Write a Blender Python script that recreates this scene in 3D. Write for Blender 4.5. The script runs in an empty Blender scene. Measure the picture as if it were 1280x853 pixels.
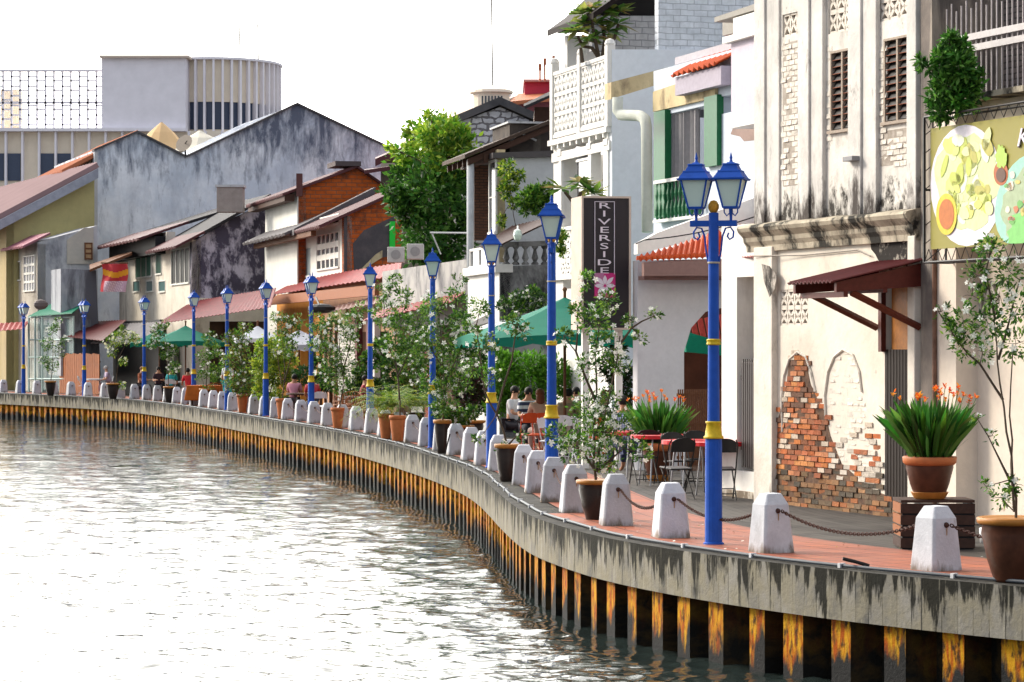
import bpy, math, random
from mathutils import Vector, Matrix
R = math.radians
S = bpy.context.scene
COL = S.collection
FPX, CX, HY, CZ = 3500.0, 640.0, 434.0, 2.18     # focal length in photo pixels, centre column, horizon row, eye height
CAM = Vector((0, 0, CZ))
WATER = -1.17

# ------------------------------------------------------------------ mesh building
class MB:
    def __init__(s):
        s.v = []; s.f = []; s.uv = []; s.c = []; s.usec = False; s.useuv = False
    def face(s, pts, uv=None, c=None):
        n = len(s.v); s.v += [Vector(p) for p in pts]; s.f.append(tuple(range(n, n + len(pts))))
        s.uv.append(uv); s.c.append(c); s.usec |= c is not None; s.useuv |= uv is not None
        return s
    def add(s, vs, fs, c=None, uvs=None):
        n = len(s.v); s.v += [Vector(p) for p in vs]
        for i, f in enumerate(fs):
            s.f.append(tuple(n + k for k in f)); s.c.append(c); u = uvs[i] if uvs else None
            s.uv.append(u); s.useuv |= u is not None
        s.usec |= c is not None
        return s
    def hexa(s, b, t, c=None):                      # bottom quad, top quad
        return s.add(list(b) + list(t), [(3,2,1,0),(4,5,6,7),(0,1,5,4),(1,2,6,5),(2,3,7,6),(3,0,4,7)], c)
    def box(s, x0, x1, y0, y1, z0, z1, c=None):
        return s.hexa([(x0,y0,z0),(x1,y0,z0),(x1,y1,z0),(x0,y1,z0)], [(x0,y0,z1),(x1,y0,z1),(x1,y1,z1),(x0,y1,z1)], c)
    def prism(s, pts, d, c=None):
        n = len(pts); d = Vector(d); a = [Vector(p) for p in pts]; b = [p + d for p in a]
        fs = [tuple(range(n))[::-1], tuple(range(n, 2*n))] + [(i, (i+1) % n, n + (i+1) % n, n + i) for i in range(n)]
        return s.add(a + b, fs, c)
    def tube(s, pts, r, n=6, c=None, closed=False):
        pts = [Vector(p) for p in pts]; m = len(pts); rs = r if isinstance(r, (list, tuple)) else [r]*m
        vs = []; prev = None
        for i, p in enumerate(pts):
            if closed: d = pts[(i+1) % m] - pts[i-1]
            else: d = pts[min(i+1, m-1)] - pts[max(i-1, 0)]
            d = d.normalized() if d.length > 1e-9 else Vector((0,0,1))
            if prev is None:
                a = Vector((0,0,1)) if abs(d.z) < .9 else Vector((1,0,0)); x = d.cross(a).normalized()
            else:
                x = prev - d * prev.dot(d); x = x.normalized() if x.length > 1e-6 else d.orthogonal().normalized()
            prev = x; y = d.cross(x)
            for k in range(n):
                t = 2*math.pi*k/n; vs.append(p + x*math.cos(t)*rs[i] + y*math.sin(t)*rs[i])
        fs = []
        for i in range(m if closed else m-1):
            j = (i+1) % m
            for k in range(n):
                fs.append((i*n+k, i*n+(k+1) % n, j*n+(k+1) % n, j*n+k))
        if not closed: fs += [tuple(range(n))[::-1], tuple(range((m-1)*n, m*n))]
        return s.add(vs, fs, c)
    def lathe(s, prof, o=(0,0,0), n=20, c=None):
        o = Vector(o); vs = []; fs = []
        for r, z in prof:
            for k in range(n):
                t = 2*math.pi*k/n; vs.append(o + Vector((r*math.cos(t), r*math.sin(t), z)))
        for i in range(len(prof)-1):
            for k in range(n): fs.append((i*n+k, i*n+(k+1) % n, (i+1)*n+(k+1) % n, (i+1)*n+k))
        fs.append(tuple(range(n))[::-1]); fs.append(tuple(range((len(prof)-1)*n, len(prof)*n)))
        return s.add(vs, fs, c)
    def ball(s, o, r, n=10, c=None, sc=(1,1,1)):
        o = Vector(o); vs = []; fs = []; m = max(4, n//2)
        for i in range(m+1):
            ph = math.pi*i/m
            for k in range(n):
                t = 2*math.pi*k/n
                vs.append(o + Vector((r*sc[0]*math.sin(ph)*math.cos(t), r*sc[1]*math.sin(ph)*math.sin(t), r*sc[2]*math.cos(ph))))
        for i in range(m):
            for k in range(n): fs.append((i*n+k, (i+1)*n+k, (i+1)*n+(k+1) % n, i*n+(k+1) % n))
        return s.add(vs, fs, c)
    def sheet(s, a, b, c2, d, n, amp, t=.012, c=None):    # corrugated sheet: ridges run a->d, waves counted along a->b
        a, b, c2, d = map(Vector, (a, b, c2, d)); nr = (b-a).cross(d-a).normalized()
        if nr.z < 0: nr = -nr
        k = n*4; vs = []
        for i in range(k+1):
            f = i/k; o = nr*amp*math.sin(2*math.pi*f*n)
            p, q = a.lerp(b, f)+o, d.lerp(c2, f)+o
            vs += [p, q, q-nr*t, p-nr*t]
        fs = []
        for i in range(k):
            m = i*4; fs += [(m, m+4, m+5, m+1), (m+2, m+6, m+7, m+3), (m, m+3, m+7, m+4), (m+1, m+5, m+6, m+2)]
        fs += [(0,1,2,3), (k*4, k*4+3, k*4+2, k*4+1)]
        return s.add(vs, fs, c)
    def build(s, name, mat, parent=None, loc=None, smooth=False, bevel=0):
        if not s.v: s.v = [Vector((0,0,0))]
        if parent is not None: o3 = WL[parent.as_pointer()]
        elif loc is not None: o3 = Vector(loc)
        else:
            xs = [p.x for p in s.v]; ys = [p.y for p in s.v]
            o3 = Vector(((min(xs)+max(xs))/2, (min(ys)+max(ys))/2, min(p.z for p in s.v)))
        me = bpy.data.meshes.new(name)
        me.from_pydata([p - o3 for p in s.v], [], s.f)
        if s.useuv:
            l = me.uv_layers.new(name='UVMap'); k = 0
            for f, u in zip(s.f, s.uv):
                for i in range(len(f)):
                    l.data[k].uv = u[i] if u else (0, 0); k += 1
        if s.usec:
            at = me.color_attributes.new('Col', 'FLOAT_COLOR', 'CORNER'); k = 0; buf = []
            for f, c in zip(s.f, s.c):
                c = c or (1,1,1); buf += [c[0], c[1], c[2], 1.0]*len(f)
            at.data.foreach_set('color', buf)
        if smooth: me.polygons.foreach_set('use_smooth', [True]*len(me.polygons))
        me.materials.append(mat)
        o = bpy.data.objects.new(name, me); COL.objects.link(o)
        if parent is not None: o.parent = parent
        else: o.location = o3
        WL[o.as_pointer()] = o3
        if bevel:
            b = o.modifiers.new('bevel', 'BEVEL'); b.width = bevel; b.segments = 2; b.limit_method = 'ANGLE'
        return o
WL = {}
def tag(o, label=None, cat=None, group=None, kind=None):
    if label: o['label'] = label
    if cat: o['category'] = cat
    if group: o['group'] = group
    if kind: o['kind'] = kind
    return o
def thing(name, label, cat, loc=(0,0,0), group=None):
    o = bpy.data.objects.new(name, None); COL.objects.link(o); o.location = loc; o.empty_display_size = .3
    WL[o.as_pointer()] = Vector(loc)
    return tag(o, label, cat, group)
def copy_tree(o, loc=None, rz=None, label=None, sc=None, parent=None):
    c = o.copy(); COL.objects.link(c)
    if parent is not None: c.parent = parent
    if loc is not None: c.location = loc
    if rz is not None: c.rotation_euler = (0, 0, rz)
    if sc is not None: c.scale = (sc, sc, sc)
    if label: c['label'] = label
    for ch in [k for k in bpy.data.objects if k.parent is o]: copy_tree(ch, parent=c)
    return c
def kids(o): return [k for k in bpy.data.objects if k.parent is o]
_dup_cache = {}
def place(proto, loc, rz, label, sc=None, group=None):
    k = proto.as_pointer()
    if k not in _dup_cache:
        _dup_cache[k] = 1; proto.location = loc; proto.rotation_euler = (0,0,rz); proto['label'] = label
        if sc: proto.scale = (sc,sc,sc)
        o = proto
    else: o = copy_tree(proto, loc, rz, label, sc or 1)
    if group: o['group'] = group
    return o
ORD = 'first second third fourth fifth sixth seventh eighth ninth tenth eleventh twelfth thirteenth fourteenth fifteenth sixteenth seventeenth eighteenth nineteenth twentieth'.split()
TENS = {20: 'twenty', 30: 'thirty', 40: 'forty', 50: 'fifty'}
def ordw(n):
    if n <= 20: return ORD[n-1]
    t, u = n//10*10, n % 10
    if u == 0: return {30: 'thirtieth', 40: 'fortieth', 50: 'fiftieth'}[t]
    return TENS[t] + '-' + ORD[u-1]

# ------------------------------------------------------------------ photo geometry -> world
def G(x, y, z=0.0):
    Y = (CZ - z)*FPX/(y - HY); return Vector(((x-CX)/FPX*Y, Y, z))
def P(x, y, Y):
    return Vector(((x-CX)/FPX*Y, Y, CZ + (HY-y)/FPX*Y))
class F:                                            # a building's own frame: u along the facade (away), v inwards, z up
    def __init__(s, x, Y, h):
        s.h = R(h); s.O = Vector(((x-CX)/FPX*Y, Y, 0)); s.u = Vector((-math.sin(s.h), math.cos(s.h), 0)); s.v = Vector((math.cos(s.h), math.sin(s.h), 0))
    def p(s, u, v, z): return s.O + s.u*u + s.v*v + Vector((0,0,z))
    def _hit(s, px, py, n, k):
        d = Vector(((px-CX)/FPX, 1, (HY-py)/FPX)); t = (k + (s.O-CAM).dot(n))/d.dot(n); return CAM + d*t
    def fa(s, px, py, v=0):
        q = s._hit(px, py, s.v, v); return (q-s.O).dot(s.u), q.z
    def si(s, px, py, u=0):
        q = s._hit(px, py, s.u, u); return (q-s.O).dot(s.v), q.z
    def fr(s, x0, y0, x1, y1, v=0):                 # pixel rect on the facade plane -> (u0,u1,z0,z1)
        xm = (x0+x1)/2; ym = (y0+y1)/2
        a = s.fa(x0, ym, v)[0]; b = s.fa(x1, ym, v)[0]
        return min(a, b), max(a, b), s.fa(xm, max(y0, y1), v)[1], s.fa(xm, min(y0, y1), v)[1]
    def sr(s, x0, y0, x1, y1, u=0):
        xm = (x0+x1)/2; ym = (y0+y1)/2
        a = s.si(x0, ym, u)[0]; b = s.si(x1, ym, u)[0]
        return min(a, b), max(a, b), s.si(xm, max(y0, y1), u)[1], s.si(xm, min(y0, y1), u)[1]
    def box(s, mb, u0, u1, v0, v1, z0, z1, c=None):
        b = [s.p(u0,v0,z0), s.p(u0,v1,z0), s.p(u1,v1,z0), s.p(u1,v0,z0)]
        return mb.hexa(b, [q + Vector((0,0,z1-z0)) for q in b], c)
    def fpoly(s, mb, px, v=0, t=.1, c=None):
        return mb.prism([s.p(u, v, z) for u, z in (s.fa(x, y, v) for x, y in px)], s.v*t, c)
    def spoly(s, mb, px, u=0, t=.1, c=None):
        return mb.prism([s.p(u, v, z) for v, z in (s.si(x, y, u) for x, y in px)], s.u*t, c)
    def roof(s, mb, v0, z0, v1, z1, u0, u1, t=.08, wave=0, amp=.02):
        a, b, c, d = s.p(u0,v0,z0), s.p(u1,v0,z0), s.p(u1,v1,z1), s.p(u0,v1,z1)
        if wave: return mb.sheet(a, b, c, d, wave, amp, t)
        n = Vector((0,0,-t)); return mb.hexa([a+n, d+n, c+n, b+n], [a, d, c, b])
    def wall(s, mb, r, holes, v0=0, t=.25):          # facade wall with real rectangular openings
        u0, u1, z0, z1 = r; us = sorted({u0, u1} | {min(max(k, u0), u1) for h in holes for k in h[:2]})
        zs = sorted({z0, z1} | {min(max(k, z0), z1) for h in holes for k in h[2:4]})
        for i in range(len(us)-1):
            run = None
            for j in range(len(zs)-1):
                um, zm = (us[i]+us[i+1])/2, (zs[j]+zs[j+1])/2
                hole = any(h[0] < um < h[1] and h[2] < zm < h[3] for h in holes)
                if not hole: run = [zs[j], zs[j+1]] if run is None else [run[0], zs[j+1]]
                if (hole or j == len(zs)-2) and run: s.box(mb, us[i], us[i+1], v0, v0+t, *run); run = None
        return mb
    def win(s, par, r, v=0, fm=None, pm=None, nx=2, ny=2, fw=.06, proud=.05, side=False, name='window', bar=.03):
        """frame with glazing bars (part) and a pane (sub-part); side=True: on the wall that faces along the quay"""
        a0, a1, z0, z1 = r; f = MB(); g = MB()
        def b(mb, a, b2, c, d, d0, d1):
            if side: s.box(mb, d0, d1, a, b2, c, d)
            else: s.box(mb, a, b2, d0, d1, c, d)
        o0, o1 = v-proud, v+.03
        b(f, a0-fw, a1+fw, z1, z1+fw, o0, o1); b(f, a0-fw, a1+fw, z0-fw*1.2, z0, o0-.03, o1)
        b(f, a0-fw, a0, z0, z1, o0, o1); b(f, a1, a1+fw, z0, z1, o0, o1)
        for i in range(1, nx): x = a0+(a1-a0)*i/nx; b(f, x-bar/2, x+bar/2, z0, z1, o0+.012, o1-.01)
        for i in range(1, ny): z = z0+(z1-z0)*i/ny; b(f, a0, a1, z-bar/2, z+bar/2, o0+.015, o1-.012)
        b(g, a0+.002, a1-.002, z0+.002, z1-.002, v-.008, v+.02)
        fo = f.build(name, fm, par); g.build('pane', pm, fo); return fo

# ------------------------------------------------------------------ materials
def nmat(name):
    m = bpy.data.materials.new(name); m.use_nodes = True; nt = m.node_tree
    return m, nt, nt.nodes['Principled BSDF']
def N(nt, t, **k):
    n = nt.nodes.new(t)
    for a, b in k.items(): setattr(n, a, b)
    return n
def L(nt, a, b): nt.links.new(a, b)
def c4(c): return (c[0], c[1], c[2], 1)
def mapped(nt, sc, uv=False, obj=False):
    src = N(nt, 'ShaderNodeTexCoord').outputs['UV'] if uv else (N(nt, 'ShaderNodeTexCoord').outputs['Object'] if obj else N(nt, 'ShaderNodeNewGeometry').outputs['Position'])
    m = N(nt, 'ShaderNodeMapping'); m.inputs['Scale'].default_value = sc; L(nt, src, m.inputs['Vector']); return m.outputs[0]
def noise(nt, vec, s, d=6, rough=.6, dist=0):
    n = N(nt, 'ShaderNodeTexNoise'); n.inputs['Scale'].default_value = s; n.inputs['Detail'].default_value = d
    n.inputs['Roughness'].default_value = rough; n.inputs['Distortion'].default_value = dist; L(nt, vec, n.inputs['Vector']); return n.outputs['Fac']
def ramp(nt, f, lo, hi, a=0.0, b=1.0):
    m = N(nt, 'ShaderNodeMapRange'); m.inputs['From Min'].default_value = lo; m.inputs['From Max'].default_value = hi
    m.inputs['To Min'].default_value = a; m.inputs['To Max'].default_value = b; L(nt, f, m.inputs['Value']); return m.outputs[0]
def mix(nt, f, a, b, mode='MIX'):
    m = N(nt, 'ShaderNodeMix', data_type='RGBA', blend_type=mode)
    if hasattr(f, 'is_linked') or not isinstance(f, (int, float)): L(nt, f, m.inputs[0])
    else: m.inputs[0].default_value = f
    for v, i in ((a, 6), (b, 7)):
        if isinstance(v, tuple): m.inputs[i].default_value = c4(v)
        else: L(nt, v, m.inputs[i])
    return m.outputs[2]
def math2(nt, op, a, b):
    m = N(nt, 'ShaderNodeMath', operation=op)
    for v, i in ((a, 0), (b, 1)):
        if isinstance(v, (int, float)): m.inputs[i].default_value = v
        else: L(nt, v, m.inputs[i])
    return m.outputs[0]
def bumpn(nt, bs, h, st, dist=.02):
    b = N(nt, 'ShaderNodeBump'); b.inputs['Strength'].default_value = st; b.inputs['Distance'].default_value = dist
    L(nt, h, b.inputs['Height']); L(nt, b.outputs[0], bs.inputs['Normal'])
def pmat(name, c1, c2=None, s=3, lo=.4, hi=.65, stain=None, ss=1.3, slo=.52, shi=.68, streak=.22, rough=.85, bump=.25, bs=30, obj=False, metal=0, spec=.12, brickdir=None, zband=None):
    m, nt, b = nmat(name); v = mapped(nt, (1,1,1), obj=obj)
    c2 = c2 or tuple(k*.8 for k in c1)
    col = mix(nt, ramp(nt, noise(nt, v, s), lo, hi), c1, c2)
    fine = noise(nt, v, s*9, 4)
    col = mix(nt, ramp(nt, fine, .3, .75, 0, .22), col, tuple(k*.55 for k in c1))
    if stain:
        v2 = mapped(nt, (1, 1, streak), obj=obj); f = ramp(nt, noise(nt, v2, ss, 9, .68, .25), slo, shi)
        if zband:                                   # damp and mould gather at given heights: (z where none, z where most)
            sep = N(nt, 'ShaderNodeSeparateXYZ'); L(nt, v, sep.inputs[0])
            for za, zb in zband: pass
            g = None
            for za, zb in zband:
                k = ramp(nt, sep.outputs['Z'], za, zb); g = k if g is None else math2(nt, 'MAXIMUM', g, k)
            f2 = ramp(nt, math2(nt, 'ADD', noise(nt, v2, ss*1.7, 9, .7, .3), math2(nt, 'MULTIPLY', g, .3)), slo+.08, shi+.06)
            f = math2(nt, 'MAXIMUM', math2(nt, 'MULTIPLY', f, .35), f2)
        col = mix(nt, f, col, stain)
    L(nt, col, b.inputs['Base Color']); b.inputs['Roughness'].default_value = rough; b.inputs['Metallic'].default_value = metal
    b.inputs['Specular IOR Level'].default_value = spec
    if bump: bumpn(nt, b, noise(nt, v, bs, 5), bump)
    return m
def brickmat(name, ca, cb, mortar, h, w=.23, rh=.075, ms=.012, rough=.9, over=None, olo=.45, ohi=.6, bump=.6, side=True):
    """running bond on a wall whose frame has heading h (side=True: the wall facing along the quay)"""
    m, nt, b = nmat(name); geo = N(nt, 'ShaderNodeNewGeometry').outputs['Position']
    dv = (math.cos(R(h)), math.sin(R(h)), 0) if side else (-math.sin(R(h)), math.cos(R(h)), 0)
    dot = N(nt, 'ShaderNodeVectorMath', operation='DOT_PRODUCT'); dot.inputs[1].default_value = dv; L(nt, geo, dot.inputs[0])
    sep = N(nt, 'ShaderNodeSeparateXYZ'); L(nt, geo, sep.inputs[0])
    cm = N(nt, 'ShaderNodeCombineXYZ'); L(nt, dot.outputs['Value'], cm.inputs[0]); L(nt, sep.outputs['Z'], cm.inputs[1])
    jit = N(nt, 'ShaderNodeTexNoise'); jit.inputs['Scale'].default_value = 3; L(nt, geo, jit.inputs['Vector'])
    mj = N(nt, 'ShaderNodeVectorMath', operation='MULTIPLY_ADD'); mj.inputs[1].default_value = (.05, .05, 0) if w < .5 else (.35, .3, 0); L(nt, jit.outputs['Color'], mj.inputs[0]); L(nt, cm.outputs[0], mj.inputs[2])
    t = N(nt, 'ShaderNodeTexBrick'); L(nt, mj.outputs[0], t.inputs['Vector'])
    t.inputs['Color1'].default_value = c4(ca); t.inputs['Color2'].default_value = c4(cb); t.inputs['Mortar'].default_value = c4(mortar)
    t.inputs['Scale'].default_value = 1; t.inputs['Brick Width'].default_value = w; t.inputs['Row Height'].default_value = rh; t.inputs['Mortar Size'].default_value = ms
    t.inputs['Mortar Smooth'].default_value = .3
    col = mix(nt, ramp(nt, noise(nt, geo, 5, 6), .35, .7, 0, .5), t.outputs['Color'], tuple(k*.5 for k in cb))
    if over: col = mix(nt, ramp(nt, noise(nt, geo, .9, 9, .7), olo, ohi), col, over)
    L(nt, col, b.inputs['Base Color']); b.inputs['Roughness'].default_value = rough; b.inputs['Specular IOR Level'].default_value = .12
    inv = math2(nt, 'SUBTRACT', 1, t.outputs['Fac']); h2 = math2(nt, 'ADD', inv, math2(nt, 'MULTIPLY', noise(nt, geo, 40, 3), .4)); bumpn(nt, b, h2, bump, .02)
    return m
def attrmat(name, rough=.6, mul=(1,1,1), trans=0, sub=0, spec=.3, bump=0):
    m, nt, b = nmat(name); a = N(nt, 'ShaderNodeAttribute', attribute_name='Col')
    v = mapped(nt, (1,1,1)); col = mix(nt, ramp(nt, noise(nt, v, 14, 4), .35, .7, 0, .35), a.outputs['Color'], (.02,.02,.015)) if bump else a.outputs['Color']
    L(nt, col, b.inputs['Base Color']); b.inputs['Roughness'].default_value = rough; b.inputs['Specular IOR Level'].default_value = spec
    if bump: bumpn(nt, b, noise(nt, v, 45, 4), bump)
    if trans:
        t = N(nt, 'ShaderNodeBsdfTranslucent'); L(nt, a.outputs['Color'], t.inputs['Color'])
        mx = N(nt, 'ShaderNodeMixShader'); mx.inputs[0].default_value = trans
        out = nt.nodes['Material Output']; L(nt, b.outputs[0], mx.inputs[1]); L(nt, t.outputs[0], mx.inputs[2]); L(nt, mx.outputs[0], out.inputs['Surface'])
    return m
def simple(name, c, rough=.5, metal=0, spec=.22, em=None, var=.25, s=12, bump=.0):
    m, nt, b = nmat(name); v = mapped(nt, (1,1,1))
    col = mix(nt, ramp(nt, noise(nt, v, s, 5), .35, .7, 0, var), c, tuple(k*.45 for k in c))
    L(nt, col, b.inputs['Base Color']); b.inputs['Roughness'].default_value = rough; b.inputs['Metallic'].default_value = metal
    b.inputs['Specular IOR Level'].default_value = spec
    if bump: bumpn(nt, b, noise(nt, v, 60, 3), bump)
    return m
# ------------------------------------------------------------------ shared materials
DARK = simple('dark_opening', (.012,.012,.014), .6)
GLASS = simple('window_glass', (.03,.035,.045), .12, spec=.8)
BLUE = simple('blue_paint', (.018,.085,.42), .45, spec=.12, var=.35, s=9)
YEL = simple('yellow_paint', (.62,.43,.02), .5, var=.5, s=16)
IRON = simple('dark_iron', (.02,.018,.018), .45)
RUST = simple('rusty_chain', (.07,.028,.02), .7, s=60, var=.6)
WOODD = simple('dark_wood', (.06,.028,.018), .7, s=20)
BROWNW = simple('brown_wood', (.16,.07,.035), .75, s=20, var=.5)
FROST = simple('frosted_glass', (.60,.74,.66), .25, spec=.6, var=.1, s=4)
BARK = simple('bark', (.09,.065,.045), .9, s=30, var=.6, bump=.4)
TERRA = simple('terracotta', (.48,.15,.05), .6, s=8, var=.4)
LEAF = attrmat('leaf', .5, trans=.35)
PETAL = attrmat('petal', .6, trans=.3)

# ------------------------------------------------------------------ the line of bollards along the quay
_ctl = [(1155,712),(963,691),(835,672),(767,656.3),(717.6,641),(671.7,616.3),(624,588.4),(570,568.7),(514.8,553),(457,540),(386,528.5),(325,519),(266,510.2),(191,500.7),(114,496),(4,491.3)]
_w = [G(*c) for c in _ctl]
def _ext(p, h, n, st, dh):
    out = []
    for i in range(n):
        h += dh; p = p + Vector((-math.sin(R(h)), math.cos(R(h)), 0))*st; out.append(p)
    return out
_w = _ext(_w[0], 180+36, 5, 2.6, 3)[::-1] + _w + _ext(_w[-1], 28, 10, 6, 3)
def _cr(a, b, c, d, t): return .5*((2*b)+(c-a)*t+(2*a-5*b+4*c-d)*t*t+(3*b-a-3*c+d)*t**3)
_c = []
for i in range(1, len(_w)-2):
    for k in range(12): _c.append(_cr(_w[i-1], _w[i], _w[i+1], _w[i+2], k/12))
for _ in range(22): _c = [_c[0]] + [(_c[i-1]+_c[i]*2+_c[i+1])/4 for i in range(1, len(_c)-1)] + [_c[-1]]
# equal steps of 0.25 m
CUR = [_c[0]]; ac = 0
for i in range(1, len(_c)):
    a, b = _c[i-1], _c[i]; l = (b-a).length; 
    while ac + l >= .25:
        a = a.lerp(b, (.25-ac)/l); CUR.append(a); l = (b-a).length; ac = 0
    ac += l
TAN = [(CUR[min(i+4, len(CUR)-1)]-CUR[max(i-4, 0)]).normalized() for i in range(len(CUR))]
WI = []
def off(i, o, z=0.0):
    if o < -.3 and WI: o = o*(1-.30*math.exp(-((i-WI[0])/48)**2))
    t = TAN[i]; return CUR[i] + Vector((t.y, -t.x, 0))*o + Vector((0,0,z))
def head(i): return math.atan2(-TAN[i].x, TAN[i].y)
def curx(px):                                        # index on the line seen at photo column px
    for i in range(len(CUR)-1):
        a = CUR[i].x/CUR[i].y*FPX+CX; b = CUR[i+1].x/CUR[i+1].y*FPX+CX
        if b <= px <= a: return i
    return 0 if px > 1000 else len(CUR)-1
WI.append(curx(612))
def strip(mb, o0, z0, o1, z1, step=1, i0=0, i1=None, uvf=None):
    i1 = i1 or len(CUR)-1
    for i in range(i0, i1, step):
        j = min(i+step, i1); s0, s1 = i*.25, j*.25
        d = math.hypot(o1-o0, z1-z0)
        mb.face([off(i,o0,z0), off(i,o1,z1), off(j,o1,z1), off(j,o0,z0)], uv=[(s0,z0 if uvf else 0),(s0,z1 if uvf else d),(s1,z1 if uvf else d),(s1,z0 if uvf else 0)])

# quay wall: concrete cap on rusty sheet piling
def capmat():
    m, nt, b = nmat('cap_concrete'); v = mapped(nt, (1,1,1), uv=True)
    pl = N(nt, 'ShaderNodeTexBrick'); L(nt, v, pl.inputs['Vector']); pl.offset = 0
    for k, val in (('Scale',1),('Brick Width',.19),('Row Height',4),('Mortar Size',.007),('Mortar Smooth',.4)): pl.inputs[k].default_value = val
    pl.inputs['Color1'].default_value = c4((.27,.255,.225)); pl.inputs['Color2'].default_value = c4((.10,.097,.09)); pl.inputs['Mortar'].default_value = c4((.04,.04,.035))
    v2 = mapped(nt, (9,1.6,1), uv=True); n1 = noise(nt, v2, 1, 8, .62, .2)
    sep = N(nt, 'ShaderNodeSeparateXYZ'); L(nt, v, sep.inputs[0])
    top = ramp(nt, sep.outputs['Y'], -.48, .0, -.10, .15); pn = N(nt, 'ShaderNodeTexWhiteNoise', noise_dimensions='1D'); su = math2(nt, 'FLOOR', math2(nt, 'DIVIDE', sep.outputs['X'], .19), 0); L(nt, su, pn.inputs['W']); top = math2(nt, 'ADD', top, math2(nt, 'MULTIPLY', math2(nt, 'SUBTRACT', pn.outputs['Value'], .5), .16))
    col = mix(nt, ramp(nt, noise(nt, mapped(nt, (3,2,1), uv=True), 1.5, 8), .38, .6), pl.outputs['Color'], (.22,.20,.15))
    col = mix(nt, ramp(nt, math2(nt,'ADD',n1,top), .52, .60, 0, .95), col, (.014,.014,.012))
    col = mix(nt, ramp(nt, noise(nt, mapped(nt, (22,.9,1), uv=True), 1, 6), .58, .7, 0, .75), col, (.30,.28,.22))
    L(nt, col, b.inputs['Base Color']); b.inputs['Roughness'].default_value = .9; b.inputs['Specular IOR Level'].default_value = .08; bumpn(nt, b, noise(nt, mapped(nt, (1,1,1)), 22, 6), .5)
    return m
CAP = capmat()
CAPTOP = pmat('cap_top_concrete', (.055,.052,.046), (.025,.024,.022), s=2.5, stain=(.11,.105,.09), ss=5, slo=.55, streak=1)
quay = thing('quay_wall', 'long curved river wall with stained concrete cap above rusty yellow sheet piling', 'quay wall', tuple(CUR[60]))
mb = MB(); strip(mb, -.70, -.50, -.70, -.006, uvf=1); 
strip(mb, -.20, -.50, -.70, -.50)
cap = mb.build('concrete_cap', CAP, quay)
mb = MB(); strip(mb, -.70, -.006, -.12, .0); mb.build('cap_top', CAPTOP, cap)
mb = MB()                                            # joints between the cast lengths
for i in range(6, len(CUR)-2, 11):
    a, b_ = off(i,-.703,-.5), off(i,-.703,-.004); t = TAN[i]*.008
    mb.face([a, a+t, b_+t, b_]); c_ = off(i,-.12,.002); b2 = off(i,-.70,.002-.004); mb.face([b2, b2+t, c_+t, c_])
mb.build('joint', DARK, cap)
def pilemat():
    m, nt, b = nmat('sheet_pile_steel'); v = mapped(nt, (1,1,1), uv=True); a = N(nt, 'ShaderNodeAttribute', attribute_name='Col')
    sep = N(nt, 'ShaderNodeSeparateXYZ'); L(nt, v, sep.inputs[0])
    n1 = noise(nt, mapped(nt, (5,1.2,1), uv=True), 1, 8, .6, .3)
    z = math2(nt, 'ADD', sep.outputs['Y'], math2(nt, 'MULTIPLY', math2(nt,'SUBTRACT',n1,.5), 1.1)); n0 = noise(nt, mapped(nt, (1.9,.05,1), uv=True), 1, 2); z = math2(nt, 'ADD', z, math2(nt, 'MULTIPLY', math2(nt,'SUBTRACT',n0,.5), .9))
    yel = mix(nt, ramp(nt, noise(nt, mapped(nt, (14,2.5,1), uv=True), 1, 8, .6, .5), .42, .58), (.52,.27,.012), (.33,.07,.006))
    yel = mix(nt, ramp(nt, noise(nt, mapped(nt, (9,3,1), uv=True), 1.7, 8), .5, .62), yel, (.06,.03,.01))
    col = mix(nt, ramp(nt, z, -.95, -.80), (.022,.022,.022), yel)
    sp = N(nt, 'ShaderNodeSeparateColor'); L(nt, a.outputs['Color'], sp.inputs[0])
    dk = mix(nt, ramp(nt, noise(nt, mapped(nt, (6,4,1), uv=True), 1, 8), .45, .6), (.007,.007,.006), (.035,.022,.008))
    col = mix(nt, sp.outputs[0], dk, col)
    L(nt, col, b.inputs['Base Color']); b.inputs['Roughness'].default_value = .7; b.inputs['Specular IOR Level'].default_value = .08; bumpn(nt, b, noise(nt, mapped(nt,(1,1,1)), 30, 5), .5)
    return m
mb = MB(); PER = .72; tot = (len(CUR)-2)*.25
def offs(s, o, z): 
    i = min(int(s/.25), len(CUR)-2); f = s/.25-i; return off(i,o,z).lerp(off(i+1,o,z), f)
k = 0; s_ = 1.0; rpl = random.Random(12)
while s_ < tot-1:
    PER = .72+rpl.uniform(-.07,.07); oj = rpl.uniform(-.015,.015); prof = [(0,-.60+oj),(.29+rpl.uniform(-.04,.05),-.60+oj),(.38,-.33),(.61,-.33),(PER,-.60)]
    for q in range(4):
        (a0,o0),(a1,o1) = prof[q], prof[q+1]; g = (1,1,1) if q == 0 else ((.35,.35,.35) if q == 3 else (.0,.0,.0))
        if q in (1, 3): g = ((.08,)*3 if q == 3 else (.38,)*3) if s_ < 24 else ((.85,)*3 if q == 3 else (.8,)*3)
        u0 = s_+a0; u1 = s_+a1
        mb.face([offs(u0,o0,-2.4), offs(u1,o1,-2.4), offs(u1,o1,-.5), offs(u0,o0,-.5)], uv=[(u0,-2.4),(u1,-2.4),(u1,-.5),(u0,-.5)], c=g)
    s_ += PER
mb.build('sheet_piling', pilemat(), quay)
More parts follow.
